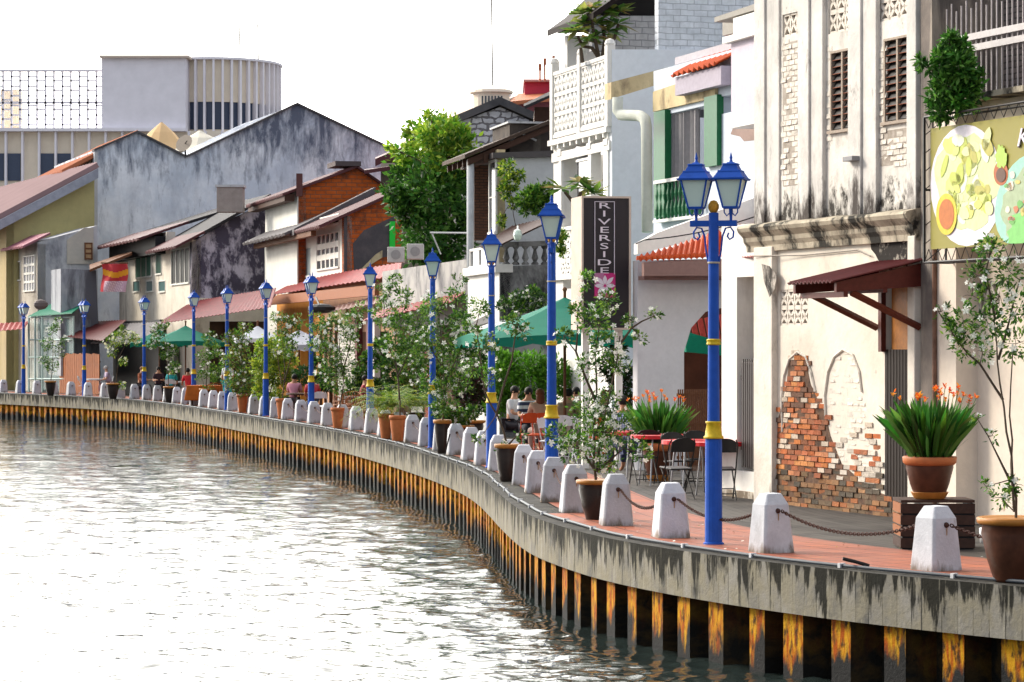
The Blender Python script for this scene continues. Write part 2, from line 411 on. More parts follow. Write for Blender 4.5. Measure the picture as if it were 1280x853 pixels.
# pipe laid along the cap
mb = MB(); pts = []
for i in range(4, len(CUR)-2, 2): pts.append(off(i, -.52+.03*math.sin(i*.11)+.015*math.sin(i*.37), .022))
mb.tube(pts, .019, 6)
pipe = tag(mb.build('cable_conduit', simple('conduit', (.05,.06,.075), .5, spec=.2), loc=pts[0], smooth=True), 'thin grey conduit lying along the top of the concrete quay cap', 'pipe')
CLIPM = simple('clip_white', (.55,.56,.58), .5)
for i in range(8, 248, 6):
    mb = MB()
    p = off(i, -.52+.03*math.sin(i*.11)+.015*math.sin(i*.37), .0); t = TAN[i]; n = Vector((t.y,-t.x,0))
    b_ = [p-n*.035-t*.02, p+n*.035-t*.02, p+n*.035+t*.02, p-n*.035+t*.02]; mb.hexa(b_, [q+Vector((0,0,.046)) for q in b_]); mb.build('clip', CLIPM, pipe)
def stick(px, py, dx, dz, rr, label):
    i = curx(px); a = off(i, -.42, .03); mb = MB(); mb.tube([a, a+Vector((dx*.5,0,dz*.55)), a+Vector((dx,0,dz))], rr, 6)
    tag(mb.build('iron_rod', IRON, loc=a), label, 'rod')
stick(1125, 715, -.26, .07, .02, 'short black iron rod end sticking up from the quay cap beside the nearest bollard')
stick(575, 575, .10, .42, .016, 'thin dark iron rod leaning upright on the quay cap before the middle bollards')

# ground, promenade, paving, deck, river
mb = MB()
n_ = len(CUR)-1
mb.face([(-900,-200,-3),(900,-200,-3),(1500,2500,-3),(-1500,2500,-3)])
tag(mb.build('riverbed_ground', pmat('earth', (.09,.08,.06)), loc=(0,0,-3)), kind='structure').name = 'ground'
mb = MB(); poly = [off(i, -.14, -.02) for i in range(0, len(CUR), 2)]
far = poly[-1]
mb.face([p for p in poly] + [Vector((far.x-90, far.y+200, -.02)), Vector((-300, 1500, -.02)), Vector((700, 1500, -.02)), Vector((120, 0, -.02)), Vector((30, 8, -.02))])
tag(mb.build('promenade', pmat('promenade_slab', (.12,.11,.10), (.075,.07,.066), s=1.2, stain=(.05,.045,.04), streak=1), loc=tuple(poly[0])), kind='structure')
def tilemat():
    m, nt, b = nmat('terracotta_tiles'); v = mapped(nt, (1,1,1), uv=True)
    t = N(nt, 'ShaderNodeTexBrick'); t.offset = 0; L(nt, v, t.inputs['Vector'])
    for k, val in (('Scale',1),('Brick Width',.3),('Row Height',.3),('Mortar Size',.012)): t.inputs[k].default_value = val
    t.inputs['Color1'].default_value = c4((.37,.115,.06)); t.inputs['Color2'].default_value = c4((.30,.09,.055)); t.inputs['Mortar'].default_value = c4((.09,.045,.03))
    g = mapped(nt, (1,1,1)); col = mix(nt, ramp(nt, noise(nt, g, 1.1, 8), .4, .68, 0, .75), t.outputs['Color'], (.24,.11,.085))
    col = mix(nt, ramp(nt, noise(nt, g, 14, 4), .6, .75, 0, .3), col, (.42,.26,.19))
    L(nt, col, b.inputs['Base Color']); b.inputs['Roughness'].default_value = .6; b.inputs['Specular IOR Level'].default_value = .15
    bumpn(nt, b, math2(nt,'SUBTRACT',1,t.outputs['Fac']), .4, .01); return m
mb = MB(); i7 = curx(720); strip(mb, -.42, .006, -.10, .006, i1=i7); strip(mb, -.10, .006, 1.45, .006); 
tag(mb.build('paving', tilemat(), loc=tuple(CUR[0])), kind='structure')
def deckmat():
    m, nt, b = nmat('weathered_deck'); v = mapped(nt, (1,1,1), uv=True)
    t = N(nt, 'ShaderNodeTexBrick'); L(nt, v, t.inputs['Vector'])
    for k, val in (('Scale',1),('Brick Width',2.4),('Row Height',.14),('Mortar Size',.008)): t.inputs[k].default_value = val
    t.inputs['Color1'].default_value = c4((.07,.064,.06)); t.inputs['Color2'].default_value = c4((.04,.036,.034)); t.inputs['Mortar'].default_value = c4((.015,.014,.013))
    col = mix(nt, ramp(nt, noise(nt, mapped(nt,(1,1,1)), 1.3, 8), .4, .65, 0, .6), t.outputs['Color'], (.10,.09,.08))
    L(nt, col, b.inputs['Base Color']); b.inputs['Roughness'].default_value = .7; b.inputs['Specular IOR Level'].default_value = .12; bumpn(nt, b, math2(nt,'SUBTRACT',1,t.outputs['Fac']), .6, .01); return m
mb = MB(); strip(mb, 1.45, .002, 7.5, .002, i0=0, i1=110); 
tag(mb.build('timber_deck', deckmat(), loc=tuple(CUR[0])), kind='structure')
def watermat():
    m, nt, b = nmat('river_water')
    b.inputs['Base Color'].default_value = (.018,.026,.024,1); b.inputs['Roughness'].default_value = .06; b.inputs['IOR'].default_value = 1.33
    v = mapped(nt, (.55,1.15,1)); n1 = noise(nt, v, 1.3, 3, .5, .3)
    n2 = noise(nt, mapped(nt, (.8,2.4,1)), 3.1, 3, .5, .5); n3 = noise(nt, mapped(nt, (1,2.5,1)), 9, 2, .5)
    h = math2(nt,'ADD', math2(nt,'MULTIPLY',n1,1.0), math2(nt,'ADD', math2(nt,'MULTIPLY',n2,.42), math2(nt,'MULTIPLY',n3,.06)))
    bumpn(nt, b, h, 1.0, .034); return m
from mathutils import noise as mn
mb = MB(); z_ = WATER-.12; mb.face([(-900,-150,z_),(500,-150,z_),(500,1500,z_),(-900,1500,z_)])
rows = []; y_ = 25.5
while y_ < 175: rows.append(y_); y_ += max(.05, y_*y_/12215*.85)
NC = 420; vs = []; fs = []
for r_, Yr in enumerate(rows):
    cell = 2400/FPX*Yr/NC; dy = max(.05, Yr*Yr/12215*.85); k1 = 1/(1+(max(cell,dy*.5)/.45)**2); k2 = 1/(1+(max(cell,dy*.5)/.16)**2)
    for c_ in range(NC+1):
        X = (-1250+2400*c_/NC)/FPX*Yr
        h = 1.25*(.016*mn.noise((X*.5, Yr*.7, .3)) + .034*k1*mn.noise((X*1.5+5, Yr*2.1, 1.1)) + .024*k2*(mn.noise((X*3.6, Yr*4.6, 2.2))+.5*mn.noise((X*7.5, Yr*9.0, 4.2))))
        vs.append((X, Yr, WATER+h))
for r_ in range(len(rows)-1):
    for c_ in range(NC):
        a = r_*(NC+1)+c_; fs.append((a, a+1, a+NC+2, a+NC+1))
mb.add(vs, fs)
tag(mb.build('river', watermat(), loc=(0,0,WATER), smooth=True), kind='structure')

# ------------------------------------------------------------------ bollards
def make_bollard():
    t = thing('bollard', 'x', 'bollard', (0,0,0), 'white bollards along the quay edge')
    mb = MB(); st = [(.19,0),(.147,.515),(.088,.63)]
    def ring(h, z): 
        k = h*.86
        return [Vector(p) for p in ((-h,-k,z),(-k,-h,z),(k,-h,z),(h,-k,z),(h,k,z),(k,h,z),(-k,h,z),(-h,k,z))]
    r = [ring(h, z) for h, z in st]; vs = sum(r, []); fs = [tuple(range(8))[::-1], tuple(range(16, 24))]
    for i in range(2):
        for k in range(8): fs.append((i*8+k, i*8+(k+1)%8, (i+1)*8+(k+1)%8, (i+1)*8+k))
    mb.add(vs, fs); t9 = mb.build('post', pmat('white_concrete', (.60,.61,.65), (.48,.49,.53), s=3, lo=.42, hi=.7, stain=(.20,.17,.14), ss=3.4, slo=.53, shi=.76, streak=.3, rough=.8, bump=.3, zband=[(.16,.0)]), t, bevel=.008)
    m9 = t9.data.materials[0]; n9 = m9.node_tree; b9 = n9.nodes['Principled BSDF']; src = b9.inputs['Base Color'].links[0].from_socket; oi = N(n9, 'ShaderNodeObjectInfo')
    vv = N(n9, 'ShaderNodeVectorMath', operation='SCALE'); L(n9, src, vv.inputs[0]); L(n9, ramp(n9, oi.outputs['Random'], 0, 1, .80, 1.04), vv.inputs['Scale']); L(n9, vv.outputs[0], b9.inputs['Base Color'])
    for sg in (-1, 1):
        mb = MB(); mb.ball((0, sg*.152, .45), .03, 8); mb.tube([(0,sg*.15,.45),(0,sg*.185,.45)], .014, 6); mb.build('hook', RUST, t)
    mb = MB(); y0, y1 = -.1905, -.156
    k9 = lambda z: -.1905+.0835*z*.86-.0005; mb.face([(-.006,k9(.17)+.018,.17),(.004,k9(.13)+.021,.13),(.009,k9(.42)+.0,.42),(-.006,k9(.42)+.0,.42)]); mb.build('rust_stain', simple('rust_stain', (.40,.27,.16), .8, s=25, var=.5), t)
    return t
BX = [1155,963,835,767,717.6,694,671.7,657.5,640,624,604,588,570,551,533.5,515,497,477,457,439,420,402,386,369,353,338,325,311,299,288,276.5,266,255,245,233.6,221.6,206,191.5,173.5,155,134.5,114,94.6,75,54.5,37.4,19.6,3.8]
bi = [curx(x) for x in BX]
# even out the spacing of the far ones: keep the traced end points, step equally between
def even(a, b):
    for k in range(a, b+1): bi[k] = round(bi[a] + (bi[b]-bi[a])*(k-a)/(b-a))
even(4, 16); even(16, 31); even(31, 47)
proto = make_bollard(); rb = random.Random(3)
for n, i in enumerate(bi):
    o_b = place(proto, tuple(CUR[i]), head(i)+rb.uniform(-.07,.07)-R(2), f'white concrete bollard with sloped top, {ordw(n+1)} from the near right end of the quay'); o_b.rotation_euler.x = rb.uniform(-.018,.018); o_b.rotation_euler.y = rb.uniform(-.018,.018)
# a far one more outside the first, its chain enters the picture
i_out = max(bi[0]-11, 1)
def chain(ia, ib, n):
    a = off(ia, 0, .45) + (CUR[ib]-CUR[ia]).normalized()*.19; b = off(ib, 0, .45) + (CUR[ia]-CUR[ib]).normalized()*.19
    l = (b-a).length; sag = .17 if n < 6 else .13; pts = []
    m = 24 if n > 4 else int(l/.034)
    for k in range(m+1):
        f = k/m; p = a.lerp(b, f); p.z -= sag*4*f*(1-f); pts.append(p)
    mb = MB()
    if n > 4: mb.tube(pts, .012, 5)
    else:
        for k in range(m):
            c = (pts[k]+pts[k+1])/2; d = (pts[k+1]-pts[k]).normalized(); s = d.cross(Vector((0,0,1))).normalized(); w = s if k % 2 else d.cross(s)
            mb.tube([c + d*(.027*math.cos(q)) + w*(.016*math.sin(q)) for q in [math.pi/4*j for j in range(8)]], .0062, 4, closed=True)
    lab = f'rusty iron chain sagging between the {ordw(n)} and {ordw(n+1)} bollards from the near right end' if n else 'rusty iron chain running from the nearest bollard out past the right edge'
    tag(mb.build('chain', RUST, loc=tuple(a)), lab, 'chain', 'chains between the bollards')
for n in range(24): chain(bi[n], bi[n+1], n+1)
chain(i_out, bi[0], 0)

# ------------------------------------------------------------------ street lamps
def lantern(par, x0):
    mb = MB()
    def fr(h0, z0, h1, z1): mb.hexa([(x0-h0,-h0,z0),(x0+h0,-h0,z0),(x0+h0,h0,z0),(x0-h0,h0,z0)], [(x0-h1,-h1,z1),(x0+h1,-h1,z1),(x0+h1,h1,z1),(x0-h1,h1,z1)])
    K = 1.03
    fr(.075,3.70,.08,3.725)
    for sx in (-1,1):
        for sy in (-1,1): mb.tube([(x0+sx*.073,sy*.073,3.71),(x0+sx*.14,sy*.14,4.01)], .011, 5)
    fr(.175,4.005,.18,4.025); fr(.165,4.025,.12,4.095); fr(.125,4.095,.118,4.11); fr(.10,4.11,.072,4.17); fr(.082,4.17,.075,4.185)
    fr(.045,4.185,.03,4.20); mb.lathe([(.022,4.20),(.012,4.23),(.018,4.245),(.002,4.31)], (x0,0,0), 8)
    for a in range(4):
        q = a*math.pi/2; dx, dy = math.cos(q), math.sin(q)
        mb.tube([(x0+dx*.075,dy*.075,3.715),(x0+dx*.072,dy*.072,3.66),(x0+dx*.045,dy*.045,3.625),(x0+dx*.02,dy*.02,3.65)], .008, 5)
    mb.tube([(x0,0,3.56),(x0,0,3.71)], .016, 6)
    sc_ = lambda m: setattr(m, 'v', [Vector((x0+(q.x-x0)*K, q.y*K, 3.62+(q.z-3.62)*K)) for q in m.v])
    sc_(mb)
    lo = mb.build('lantern', BLUE, par, bevel=.003)
    g = MB(); h0, h1 = .066, .132
    g.hexa([(x0-h0,-h0,3.722),(x0+h0,-h0,3.722),(x0+h0,h0,3.722),(x0-h0,h0,3.722)], [(x0-h1,-h1,4.007),(x0+h1,-h1,4.007),(x0+h1,h1,4.007),(x0-h1,h1,4.007)])
    sc_(g); g.build('glass', FROST, lo)
def make_lamp():
    t = thing('street_lamp', 'x', 'street lamp', (0,0,0), 'blue street lamps along the quay')
    mb = MB(); mb.lathe([(.115,0),(.115,.02),(.098,.03),(.094,1.18),(.07,1.2),(.068,1.4),(.062,2.3),(.058,3.4),(.056,3.66)], n=16); mb.build('pole', BLUE, t, smooth=False)
    mb = MB(); mb.lathe([(.112,1.17),(.114,1.19),(.098,1.20),(.09,1.26),(.078,1.33),(.092,1.345),(.09,1.36),(.07,1.362)], n=16); mb.build('collar', YEL, t, smooth=True)
    mb = MB(); mb.lathe([(.064,2.20),(.082,2.21),(.076,2.235),(.082,2.26),(.064,2.27)], n=14); mb.build('band', YEL, t)
    mb = MB(); mb.box(-.26,.26,-.035,.035,3.51,3.575); mb.build('crossbar', BLUE, t)
    mb = MB(); mb.lathe([(.03,3.66),(.045,3.675),(.062,3.71),(.060,3.75),(.035,3.79),(.008,3.80)], n=12); mb.build('finial', simple('amber_finial', (.62,.30,.03), .5, s=22, var=.9), t, smooth=True)
    for sg in (-1,1):
        mb = MB(); pts = [(sg*.06,0,3.12),(sg*.085,0,3.25),(sg*.10,0,3.4),(sg*.135,0,3.49),(sg*.19,0,3.50),(sg*.225,0,3.45),(sg*.22,0,3.39),(sg*.18,0,3.365),(sg*.155,0,3.40),(sg*.17,0,3.44)]
        mb.tube(pts, .011, 6); mb.build('scroll_bracket', BLUE, t)
        lantern(t, sg*.195)
    mb = MB(); mb.lathe([(.066,3.10),(.069,3.103),(.069,3.117),(.066,3.12)], n=12); mb.build('clamp', simple('clamp', (.4,.36,.28), .5), t)
    return t
LX = [(892,680,R(128)),(688,0,R(8)),(614,0,R(6)),(540,0,R(8)),(462,0,R(10)),(388,0,0),(331,0,0),(283,0,0),(241,0,0),(179,0,0),(104,0,0),(28,0,0)]
lampo = make_lamp()
for n, (x, y, e) in enumerate(LX):
    i = curx(x); p = CUR[i] if n else G(892, 681)
    place(lampo, tuple(p), head(i)+math.pi/2 - e, f'blue street lamp with twin lanterns and yellow collar, {ordw(n+1)} from the right')
# ------------------------------------------------------------------ buildings
def proj(p):
    return CX + p.x/p.y*FPX, HY - (p.z-CZ)/p.y*FPX
def pol(mb, pts, t):                                  # 4 points with their own depths -> slab
    q = [P(*a) for a in pts]; n = Vector((0,0,-t)); return mb.hexa([a+n for a in q], q)
def awn(par, pts, mat, name='awning', waves=16, amp=.022, t=.02):   # outer near, outer far, inner far, inner near
    q = [P(*a) for a in pts]; mb = MB(); mb.sheet(q[0], q[1], q[2], q[3], waves, amp, t)
    o = mb.build(name, mat, par); return o
def lattice(F_, par, r, v, mat, nx, nz, side=False, th=.05, name='vent_block', back=True):
    a0, a1, z0, z1 = r; mb = MB(); w = (a1-a0)/nx; h = (z1-z0)/nz
    def q(a, z, d): return F_.p(v+d, a, z) if side else F_.p(a, v+d, z)
    def bar(a, za, b, zb, k):
        dx, dz = b-a, zb-za; l = math.hypot(dx, dz); nx_, nz_ = -dz/l*k, dx/l*k
        A = [q(a+nx_,za+nz_,0), q(b+nx_,zb+nz_,0), q(b-nx_,zb-nz_,0), q(a-nx_,za-nz_,0)]; B = [q(a+nx_,za+nz_,th), q(b+nx_,zb+nz_,th), q(b-nx_,zb-nz_,th), q(a-nx_,za-nz_,th)]
        mb.hexa(A, B)
    k = w*.13
    for i in range(nx+1): bar(a0+i*w, z0, a0+i*w, z1, k*.7)
    for j in range(nz+1): bar(a0, z0+j*h, a1, z0+j*h, k*1.1)
    for i in range(nx):
        for j in range(nz):
            x, z = a0+i*w, z0+j*h
            bar(x, z+h*.1, x+w/2, z+h*.5, k*.75); bar(x+w/2, z+h*.5, x+w, z+h*.1, k*.75)
            bar(x, z+h*.9, x+w/2, z+h*.5, k*.75); bar(x+w/2, z+h*.5, x+w, z+h*.9, k*.75)
    o = mb.build(name, mat, par)
    if back:
        g = MB(); e = .01
        A = [q(a0,z0,th+.02), q(a1,z0,th+.02), q(a1,z1,th+.02), q(a0,z1,th+.02)]; g.hexa(A, [q(a0,z0,th+.06), q(a1,z0,th+.06), q(a1,z1,th+.06), q(a0,z1,th+.06)]); g.build('backing', DARK, o)
    return o

# ---- the near weathered shophouse
ztop_pipe = 4.6
F1 = F(1150, 35.16, 20.8)
CREAM = pmat('aged_cream_plaster', (.74,.70,.64), (.55,.52,.48), s=.9, stain=(.05,.045,.04), ss=3.0, slo=.51, shi=.68, streak=.7, zband=[(4.5,3.8)], bump=.35, bs=14)
CREAML = pmat('lower_cream_plaster', (.76,.70,.61), (.66,.60,.51), s=1.1, stain=(.20,.16,.12), ss=2.2, slo=.56, shi=.74, streak=.6, zband=[(.5,.0)], bump=.35, bs=10)
CORN = pmat('mouldy_cornice', (.50,.44,.34), (.30,.26,.2), s=2, stain=(.03,.028,.024), ss=2.2, slo=.46, shi=.56, streak=.5, bump=.5, bs=14)
PIL = pmat('pilaster_plaster', (.70,.67,.63), (.55,.53,.50), s=1.3, stain=(.07,.06,.055), ss=2.6, slo=.52, shi=.72, streak=.35, zband=[(4.7,3.8)], bump=.4, bs=16)
b1 = thing('shophouse', 'weathered cream shophouse with exposed brick, mouldy cornice and wooden door canopy at the right', 'shophouse', tuple(F1.O))
U1 = F1.fa(947, 430)[0]
Z0 = -.02
vent = F1.fr(975,362,1010,407); door = F1.fr(1106,345,1141,641); door = (door[0], door[1], Z0, door[3])
mb = MB(); F1.wall(mb, (0, U1, Z0, 3.60), [vent, door], 0, .25); 
mb.build('ground_floor_wall', CREAML, b1)
PIL2 = pmat('worn_plaster_pier', (.74,.68,.60), (.62,.57,.50), s=2.4, stain=(.10,.085,.075), ss=2.2, slo=.57, shi=.7, streak=.22, bump=.4, bs=16)
wl = F1.fr(1039,62,1068,163); wr = F1.fr(1106,46,1139,152); v1 = F1.fr(978,16,1003,44); v2 = F1.fr(1034,-30,1066,40); v3 = F1.fr(1097,-30,1136,24)
v2 = (v2[0]+.02, v2[1]-.02, F1.fa(1050,40)[1], F1.fa(1050,-14)[1]); v3 = (v3[0]+.02, v3[1]-.02, F1.fa(1117,24)[1], F1.fa(1117,-30)[1])
mb = MB(); F1.wall(mb, (0, U1, 3.60, 8.9), [wl, wr, v1, v2, v3], 0, .25); F1.box(mb, 0, U1, .25, 9, 8.5, 8.9); F1.box(mb, U1-.2, U1, .25, 9, Z0, 8.5); mb.build('upper_wall', CREAM, b1)
for i, r in enumerate((v1, v2, v3)): lattice(F1, b1, r, .02, PIL2, 3, 1 if i == 0 else 2)
lattice(F1, b1, vent, .01, PIL2, 4, 2)
# pilasters
for x0, x1, pr in ((947,960,.06),(960,976,.03),(1004,1018,.09),(1018,1033,.06),(1067,1083,.09),(1083,1100,.06),(1138,1150,.06)):
    ua, ub, _, _ = F1.fr(x0, 100, x1, 200); mb = MB(); F1.box(mb, max(ua,.0), min(ub,U1+.02), -pr, .01, 3.88, 8.95); mb.build('pilaster', PIL, b1, bevel=.012)
for x0, x1, pr in ((949,972,.09),(1141,1150,.08)):
    ua, ub, _, _ = F1.fr(x0, 400, x1, 500); mb = MB(); F1.box(mb, max(ua,.0), min(ub,U1+.015), -pr, .01, Z0, 3.58); mb.build('pilaster', PIL2, b1, bevel=.012)
mb = MB(); prof = [(.0,3.52),(-.06,3.52),(-.07,3.60),(-.11,3.66),(-.12,3.72),(-.20,3.80),(-.22,3.85),(-.20,3.885),(.0,3.93)]
mb.prism([F1.p(-.02, v, z) for v, z in prof], F1.u*(U1+.25)); mb.build('cornice', CORN, b1)
# louvre windows
for r in (wl, wr):
    f = MB(); u0, u1, z0, z1 = r; F1.box(f, u0, u0+.035, -.02, .10, z0, z1); F1.box(f, u1-.035, u1, -.02, .10, z0, z1); um = (u0+u1)/2; F1.box(f, um-.02, um+.02, -.015, .09, z0, z1)
    F1.box(f, u0+.002, u1-.002, -.022, .10, z1-.03, z1); F1.box(f, u0-.04, u1+.04, -.05, .10, z0-.03, z0+.01)
    wo = f.build('window', simple('frame_wood', (.36,.29,.23), .7, s=20, var=.5), b1); g = MB(); n = 11
    for k in range(n):
        z = z0+.03+(z1-z0-.06)*k/n; hh = (z1-z0-.06)/n
        for a, b_ in ((u0+.035, um-.02), (um+.02, u1-.035)):
            g.hexa([F1.p(a,.005,z), F1.p(b_,.005,z), F1.p(b_,.012,z), F1.p(a,.012,z)], [F1.p(a,.06,z+hh*1.02), F1.p(b_,.06,z+hh*1.02), F1.p(b_,.067,z+hh*1.02), F1.p(a,.067,z+hh*1.02)])
    g.build('louvre', simple('louvre_glass', (.012,.009,.010), .55, s=30, var=.5), wo)
    g = MB()
    for k in range(1, n):
        z = z0+.03+(z1-z0-.06)*k/n; F1.box(g, u0+.035, um-.02, -.006, .004, z-.005, z+.004); F1.box(g, um+.02, u1-.035, -.006, .004, z-.005, z+.004)
    g.build('slat_rail', simple('rusty_rail', (.22,.07,.035), .8), wo); g = MB(); F1.box(g, u0, u1, .12, .14, z0, z1); g.build('backing', DARK, wo)
# bricks laid bare
rb = random.Random(7)
def brickfield(F_, mask, ur, zr, w=.205, h=.072, v=0, seed=1, side=False):
    r = random.Random(seed); mb = MB(); k = 0; z = zr[0]
    while z < zr[1]:
        u = ur[0] + (w/2 if k % 2 else 0)
        while u < ur[1]:
            c = F_.p(v, u+w/2, z+h/2) if side else F_.p(u+w/2, v, z+h/2)
            px, py = proj(c); m = mask(px, py, r)
            if m:
                col, pr = m; g = .006; j = r.uniform(-.012,.012)
                a0, a1 = u+g+r.uniform(0,.006), u+w-g; b0, b1_ = z+g*.8+r.uniform(0,.004), z+h-g*.8
                if not side:
                    A = [F_.p(a0,v-pr-j,b0), F_.p(a0,v+.01,b0), F_.p(a1,v+.01,b0), F_.p(a1,v-pr-j*.5,b0)]; B = [F_.p(a0+.004,v-pr+.004,b1_), F_.p(a0,v+.01,b1_), F_.p(a1,v+.01,b1_), F_.p(a1,v-pr+.002,b1_)]
                else:
                    A = [F_.p(v-pr-j,a0,b0), F_.p(v-pr-j*.5,a1,b0), F_.p(v+.01,a1,b0), F_.p(v+.01,a0,b0)]; B = [F_.p(v-pr,a0,b1_), F_.p(v-pr,a1,b1_), F_.p(v+.01,a1,b1_), F_.p(v+.01,a0,b1_)]
                mb.hexa(A, B, col)
            u += w
        z += h; k += 1
    return mb
def lerpx(y, tab):
    for (y0, x0), (y1, x1) in zip(tab, tab[1:]):
        if y0 <= y <= y1: return x0 + (x1-x0)*(y-y0)/(y1-y0)
    return None
LB = [(440,997),(446,988),(470,984),(500,981),(530,970),(560,964),(600,961),(670,959)]
RB = [(440,1000),(450,1007),(480,1013),(500,1022),(515,1031),(545,1038),(580,1052),(600,1075),(615,1095),(622,1118),(670,1119)]
def redmask(x, y, r):
    a, b = lerpx(y, LB), lerpx(y, RB)
    if a is None: return None
    inn = a + r.uniform(-4,4) < x < b + r.uniform(-7,7)
    col2 = (1086 + r.uniform(-3,3) < x < 1102 and 540 < y < 625 and r.random() < .85)
    scat = (1028 < x < 1096 and y > 530 and r.random() < (y-515)/110)
    if not (inn or col2 or scat): return None
    if y > 592 - (x-960)*.0 + r.uniform(-10,10):
        base = r.choice([(.27,.13,.055),(.20,.12,.06),(.32,.17,.08),(.15,.10,.06),(.36,.13,.05),(.09,.07,.05)])
    else:
        base = r.choice([(.52,.17,.045),(.46,.13,.04),(.58,.24,.08),(.40,.12,.05),(.30,.11,.05),(.60,.50,.40),(.16,.08,.05),(.50,.20,.09)])
    if x > 1040 and y < 600 and r.random() < .55: base = (.6,.53,.45)
    k = r.uniform(.75,1.15); dep = r.uniform(.004,.03)
    return tuple(min(1,c*k) for c in base), dep
mb = MB(); F1.fpoly(mb, [(x,min(y,642+(x-960)*.02)) for y,x in LB] + [(x,min(y,642+(x-960)*.03)) for y,x in RB[::-1]], -.0045, .003); mb.build('brick_bed', pmat('brown_mortar', (.17,.10,.065), (.07,.045,.035), s=9), b1)
mb = brickfield(F1, redmask, (.0, U1+.01), (Z0, 2.35), seed=5)
mb.build('bare_brick', attrmat('brick_faces', .9, bump=.5), b1)
def whitemask(x, y, r):
    arch = abs(x-1055) < 20*math.sqrt(max(0, 1-((500-y)/62)**2)) if y < 500 else 1034 < x < 1090
    ok = (437 < y < 612 and arch and (y < 500 or x > (lerpx(y, RB) or 0)))
    up = (979 < x < 1002 and 52 < y < 232) or (1034 < x < 1040 and 60 < y < 175) or (1101 < x < 1107 and 60 < y < 200) or (1101 < x < 1137 and 165 < y < 205) 
    if not (ok or up) or r.random() < .04: return None
    k = r.uniform(.85,1.08); return (.74*k,.68*k,.60*k), (r.uniform(.005,.014) if up else r.uniform(-.004,.004))
mb = brickfield(F1, whitemask, (.0, U1), (Z0, 8.4), w=.17, h=.075, seed=6); mb.build('painted_brick', attrmat('painted_brick', .85, bump=.4), b1)
mb = MB()                                            # bed mortar behind the white bricks
MB_OLD = None
for x0,y0,x1,y1 in ((979,52,1002,232),(1101,162,1137,206)):
    r = F1.fr(x0,y0,x1,y1); mb = MB(); F1.box(mb, r[0], r[1], -.0035, .0, r[2], r[3]); MB_OLD = MB_OLD or pmat('old_mortar', (.42,.37,.32), (.28,.24,.20), s=9); mb.build('mortar_bed', MB_OLD, b1)
mb = MB()
for pts in ([(979,540),(978,500),(981,470),(988,449),(998,440),(1008,446),(1015,466),(1020,490)], [(1033,520),(1032,495),(1036,465),(1044,446),(1055,437),(1067,444),(1075,465),(1078,490)]):
    mb.tube([F1.p(*(lambda q: (q[0], -.012, q[1]))(F1.fa(x, y))) for x, y in pts], .018, 6)
mb.build('arch_moulding', PIL2, b1)
# door
dO = (.40,.20,.055)
mb = MB(); F1.box(mb, door[0]-.3, door[1]+.3, .9, .95, Z0, 3.0); mb.build('hall_wall', DARK, b1)
dl = MB(); um = door[0]+(door[1]-door[0])*.85; F1.box(dl, door[0]+.01, um, .04, .08, .0, door[3]-.1)
for k in range(3): 
    z0 = .25+k*.9; F1.box(dl, door[0]+.1, um-.1, .028, .04, z0, z0+.75)
dd = dl.build('door', simple('orange_wood', (.42,.16,.03), .5, s=18, var=.6), b1); mb = MB(); mb.ball(F1.p(um-.06,.10,1.1), .03, 8); mb.build('handle', IRON, dd)
mb = MB(); ua, ub, zz0, zz1 = F1.fr(1106,346,1112,440)
F1.box(mb, door[1]-.03, door[1]+.05, -.07, .0, F1.fa(1104,440)[1], 3.05); F1.box(mb, door[0]-.03, door[0]+.05, -.03, .12, .0, 3.05); F1.box(mb, door[0]-.03, door[1]+.04, -.04, .12, 2.98, 3.08); mb.build('door_frame', simple('maroon_wood', (.10,.022,.016), .5, s=18, var=.5), b1)
mb = MB(); n = 9; gt = F1.fa(1125,437)[1]
for k in range(n):
    u = door[0]+.05+(door[1]-door[0]-.1)*k/(n-1); F1.box(mb, u-.03, u+.03, -.005, .02, .12, gt)
F1.box(mb, door[0]+.02, door[1]-.02, .05, .07, .4, .5); F1.box(mb, door[0]+.02, door[1]-.02, .05, .07, gt-.25, gt-.15); mb.build('gate', simple('gate_wood', (.018,.011,.008), .7, s=22), b1)
# canopy
cp = MB(); a = F1.p(-.10,-.02,3.28); b_ = F1.p(-.10,-1.28,3.0); c_ = F1.p(1.15,-1.28,3.0); d_ = F1.p(1.15,-.02,3.28)
cp.sheet(b_, c_, d_, a, 12, .018, .014); can = cp.build('door_canopy', simple('maroon_sheet', (.13,.028,.03), .45, s=7, var=.5), b1)
mb = MB(); 
for u in (-.05, 1.08):
    mb.hexa([F1.p(u,-1.2,2.86),F1.p(u+.06,-1.2,2.86),F1.p(u+.06,-.0,2.94),F1.p(u,-.0,2.94)],[F1.p(u,-1.2,2.985),F1.p(u+.06,-1.2,2.985),F1.p(u+.06,-.0,3.23),F1.p(u,-.0,3.23)])
F1.box(mb, -.05, 1.14, -1.1, -1.04, 2.80, 2.87); F1.box(mb, -.05, 1.14, -.55, -.49, 2.86, 2.93); mb.build('rafter', simple('maroon_beam', (.11,.022,.016), .5, s=18, var=.5), can)
for u in (-.02, 1.11):
    mb = MB(); z1 = F1.fa(1100,410)[1]; mb.tube([F1.p(u,-.98,2.86), F1.p(u,-.01,z1)], .045, 4); mb.build('brace', simple('maroon_brace', (.15,.035,.018), .5, s=18, var=.5), can)
bxr = F1.fr(1070,197,1082,202); mb = MB(); F1.box(mb, bxr[0], bxr[1], -.20, -.02, bxr[2], bxr[3]+.01); mb.build('junction_box', simple('grey_box', (.25,.25,.26), .6), b1, bevel=.006)
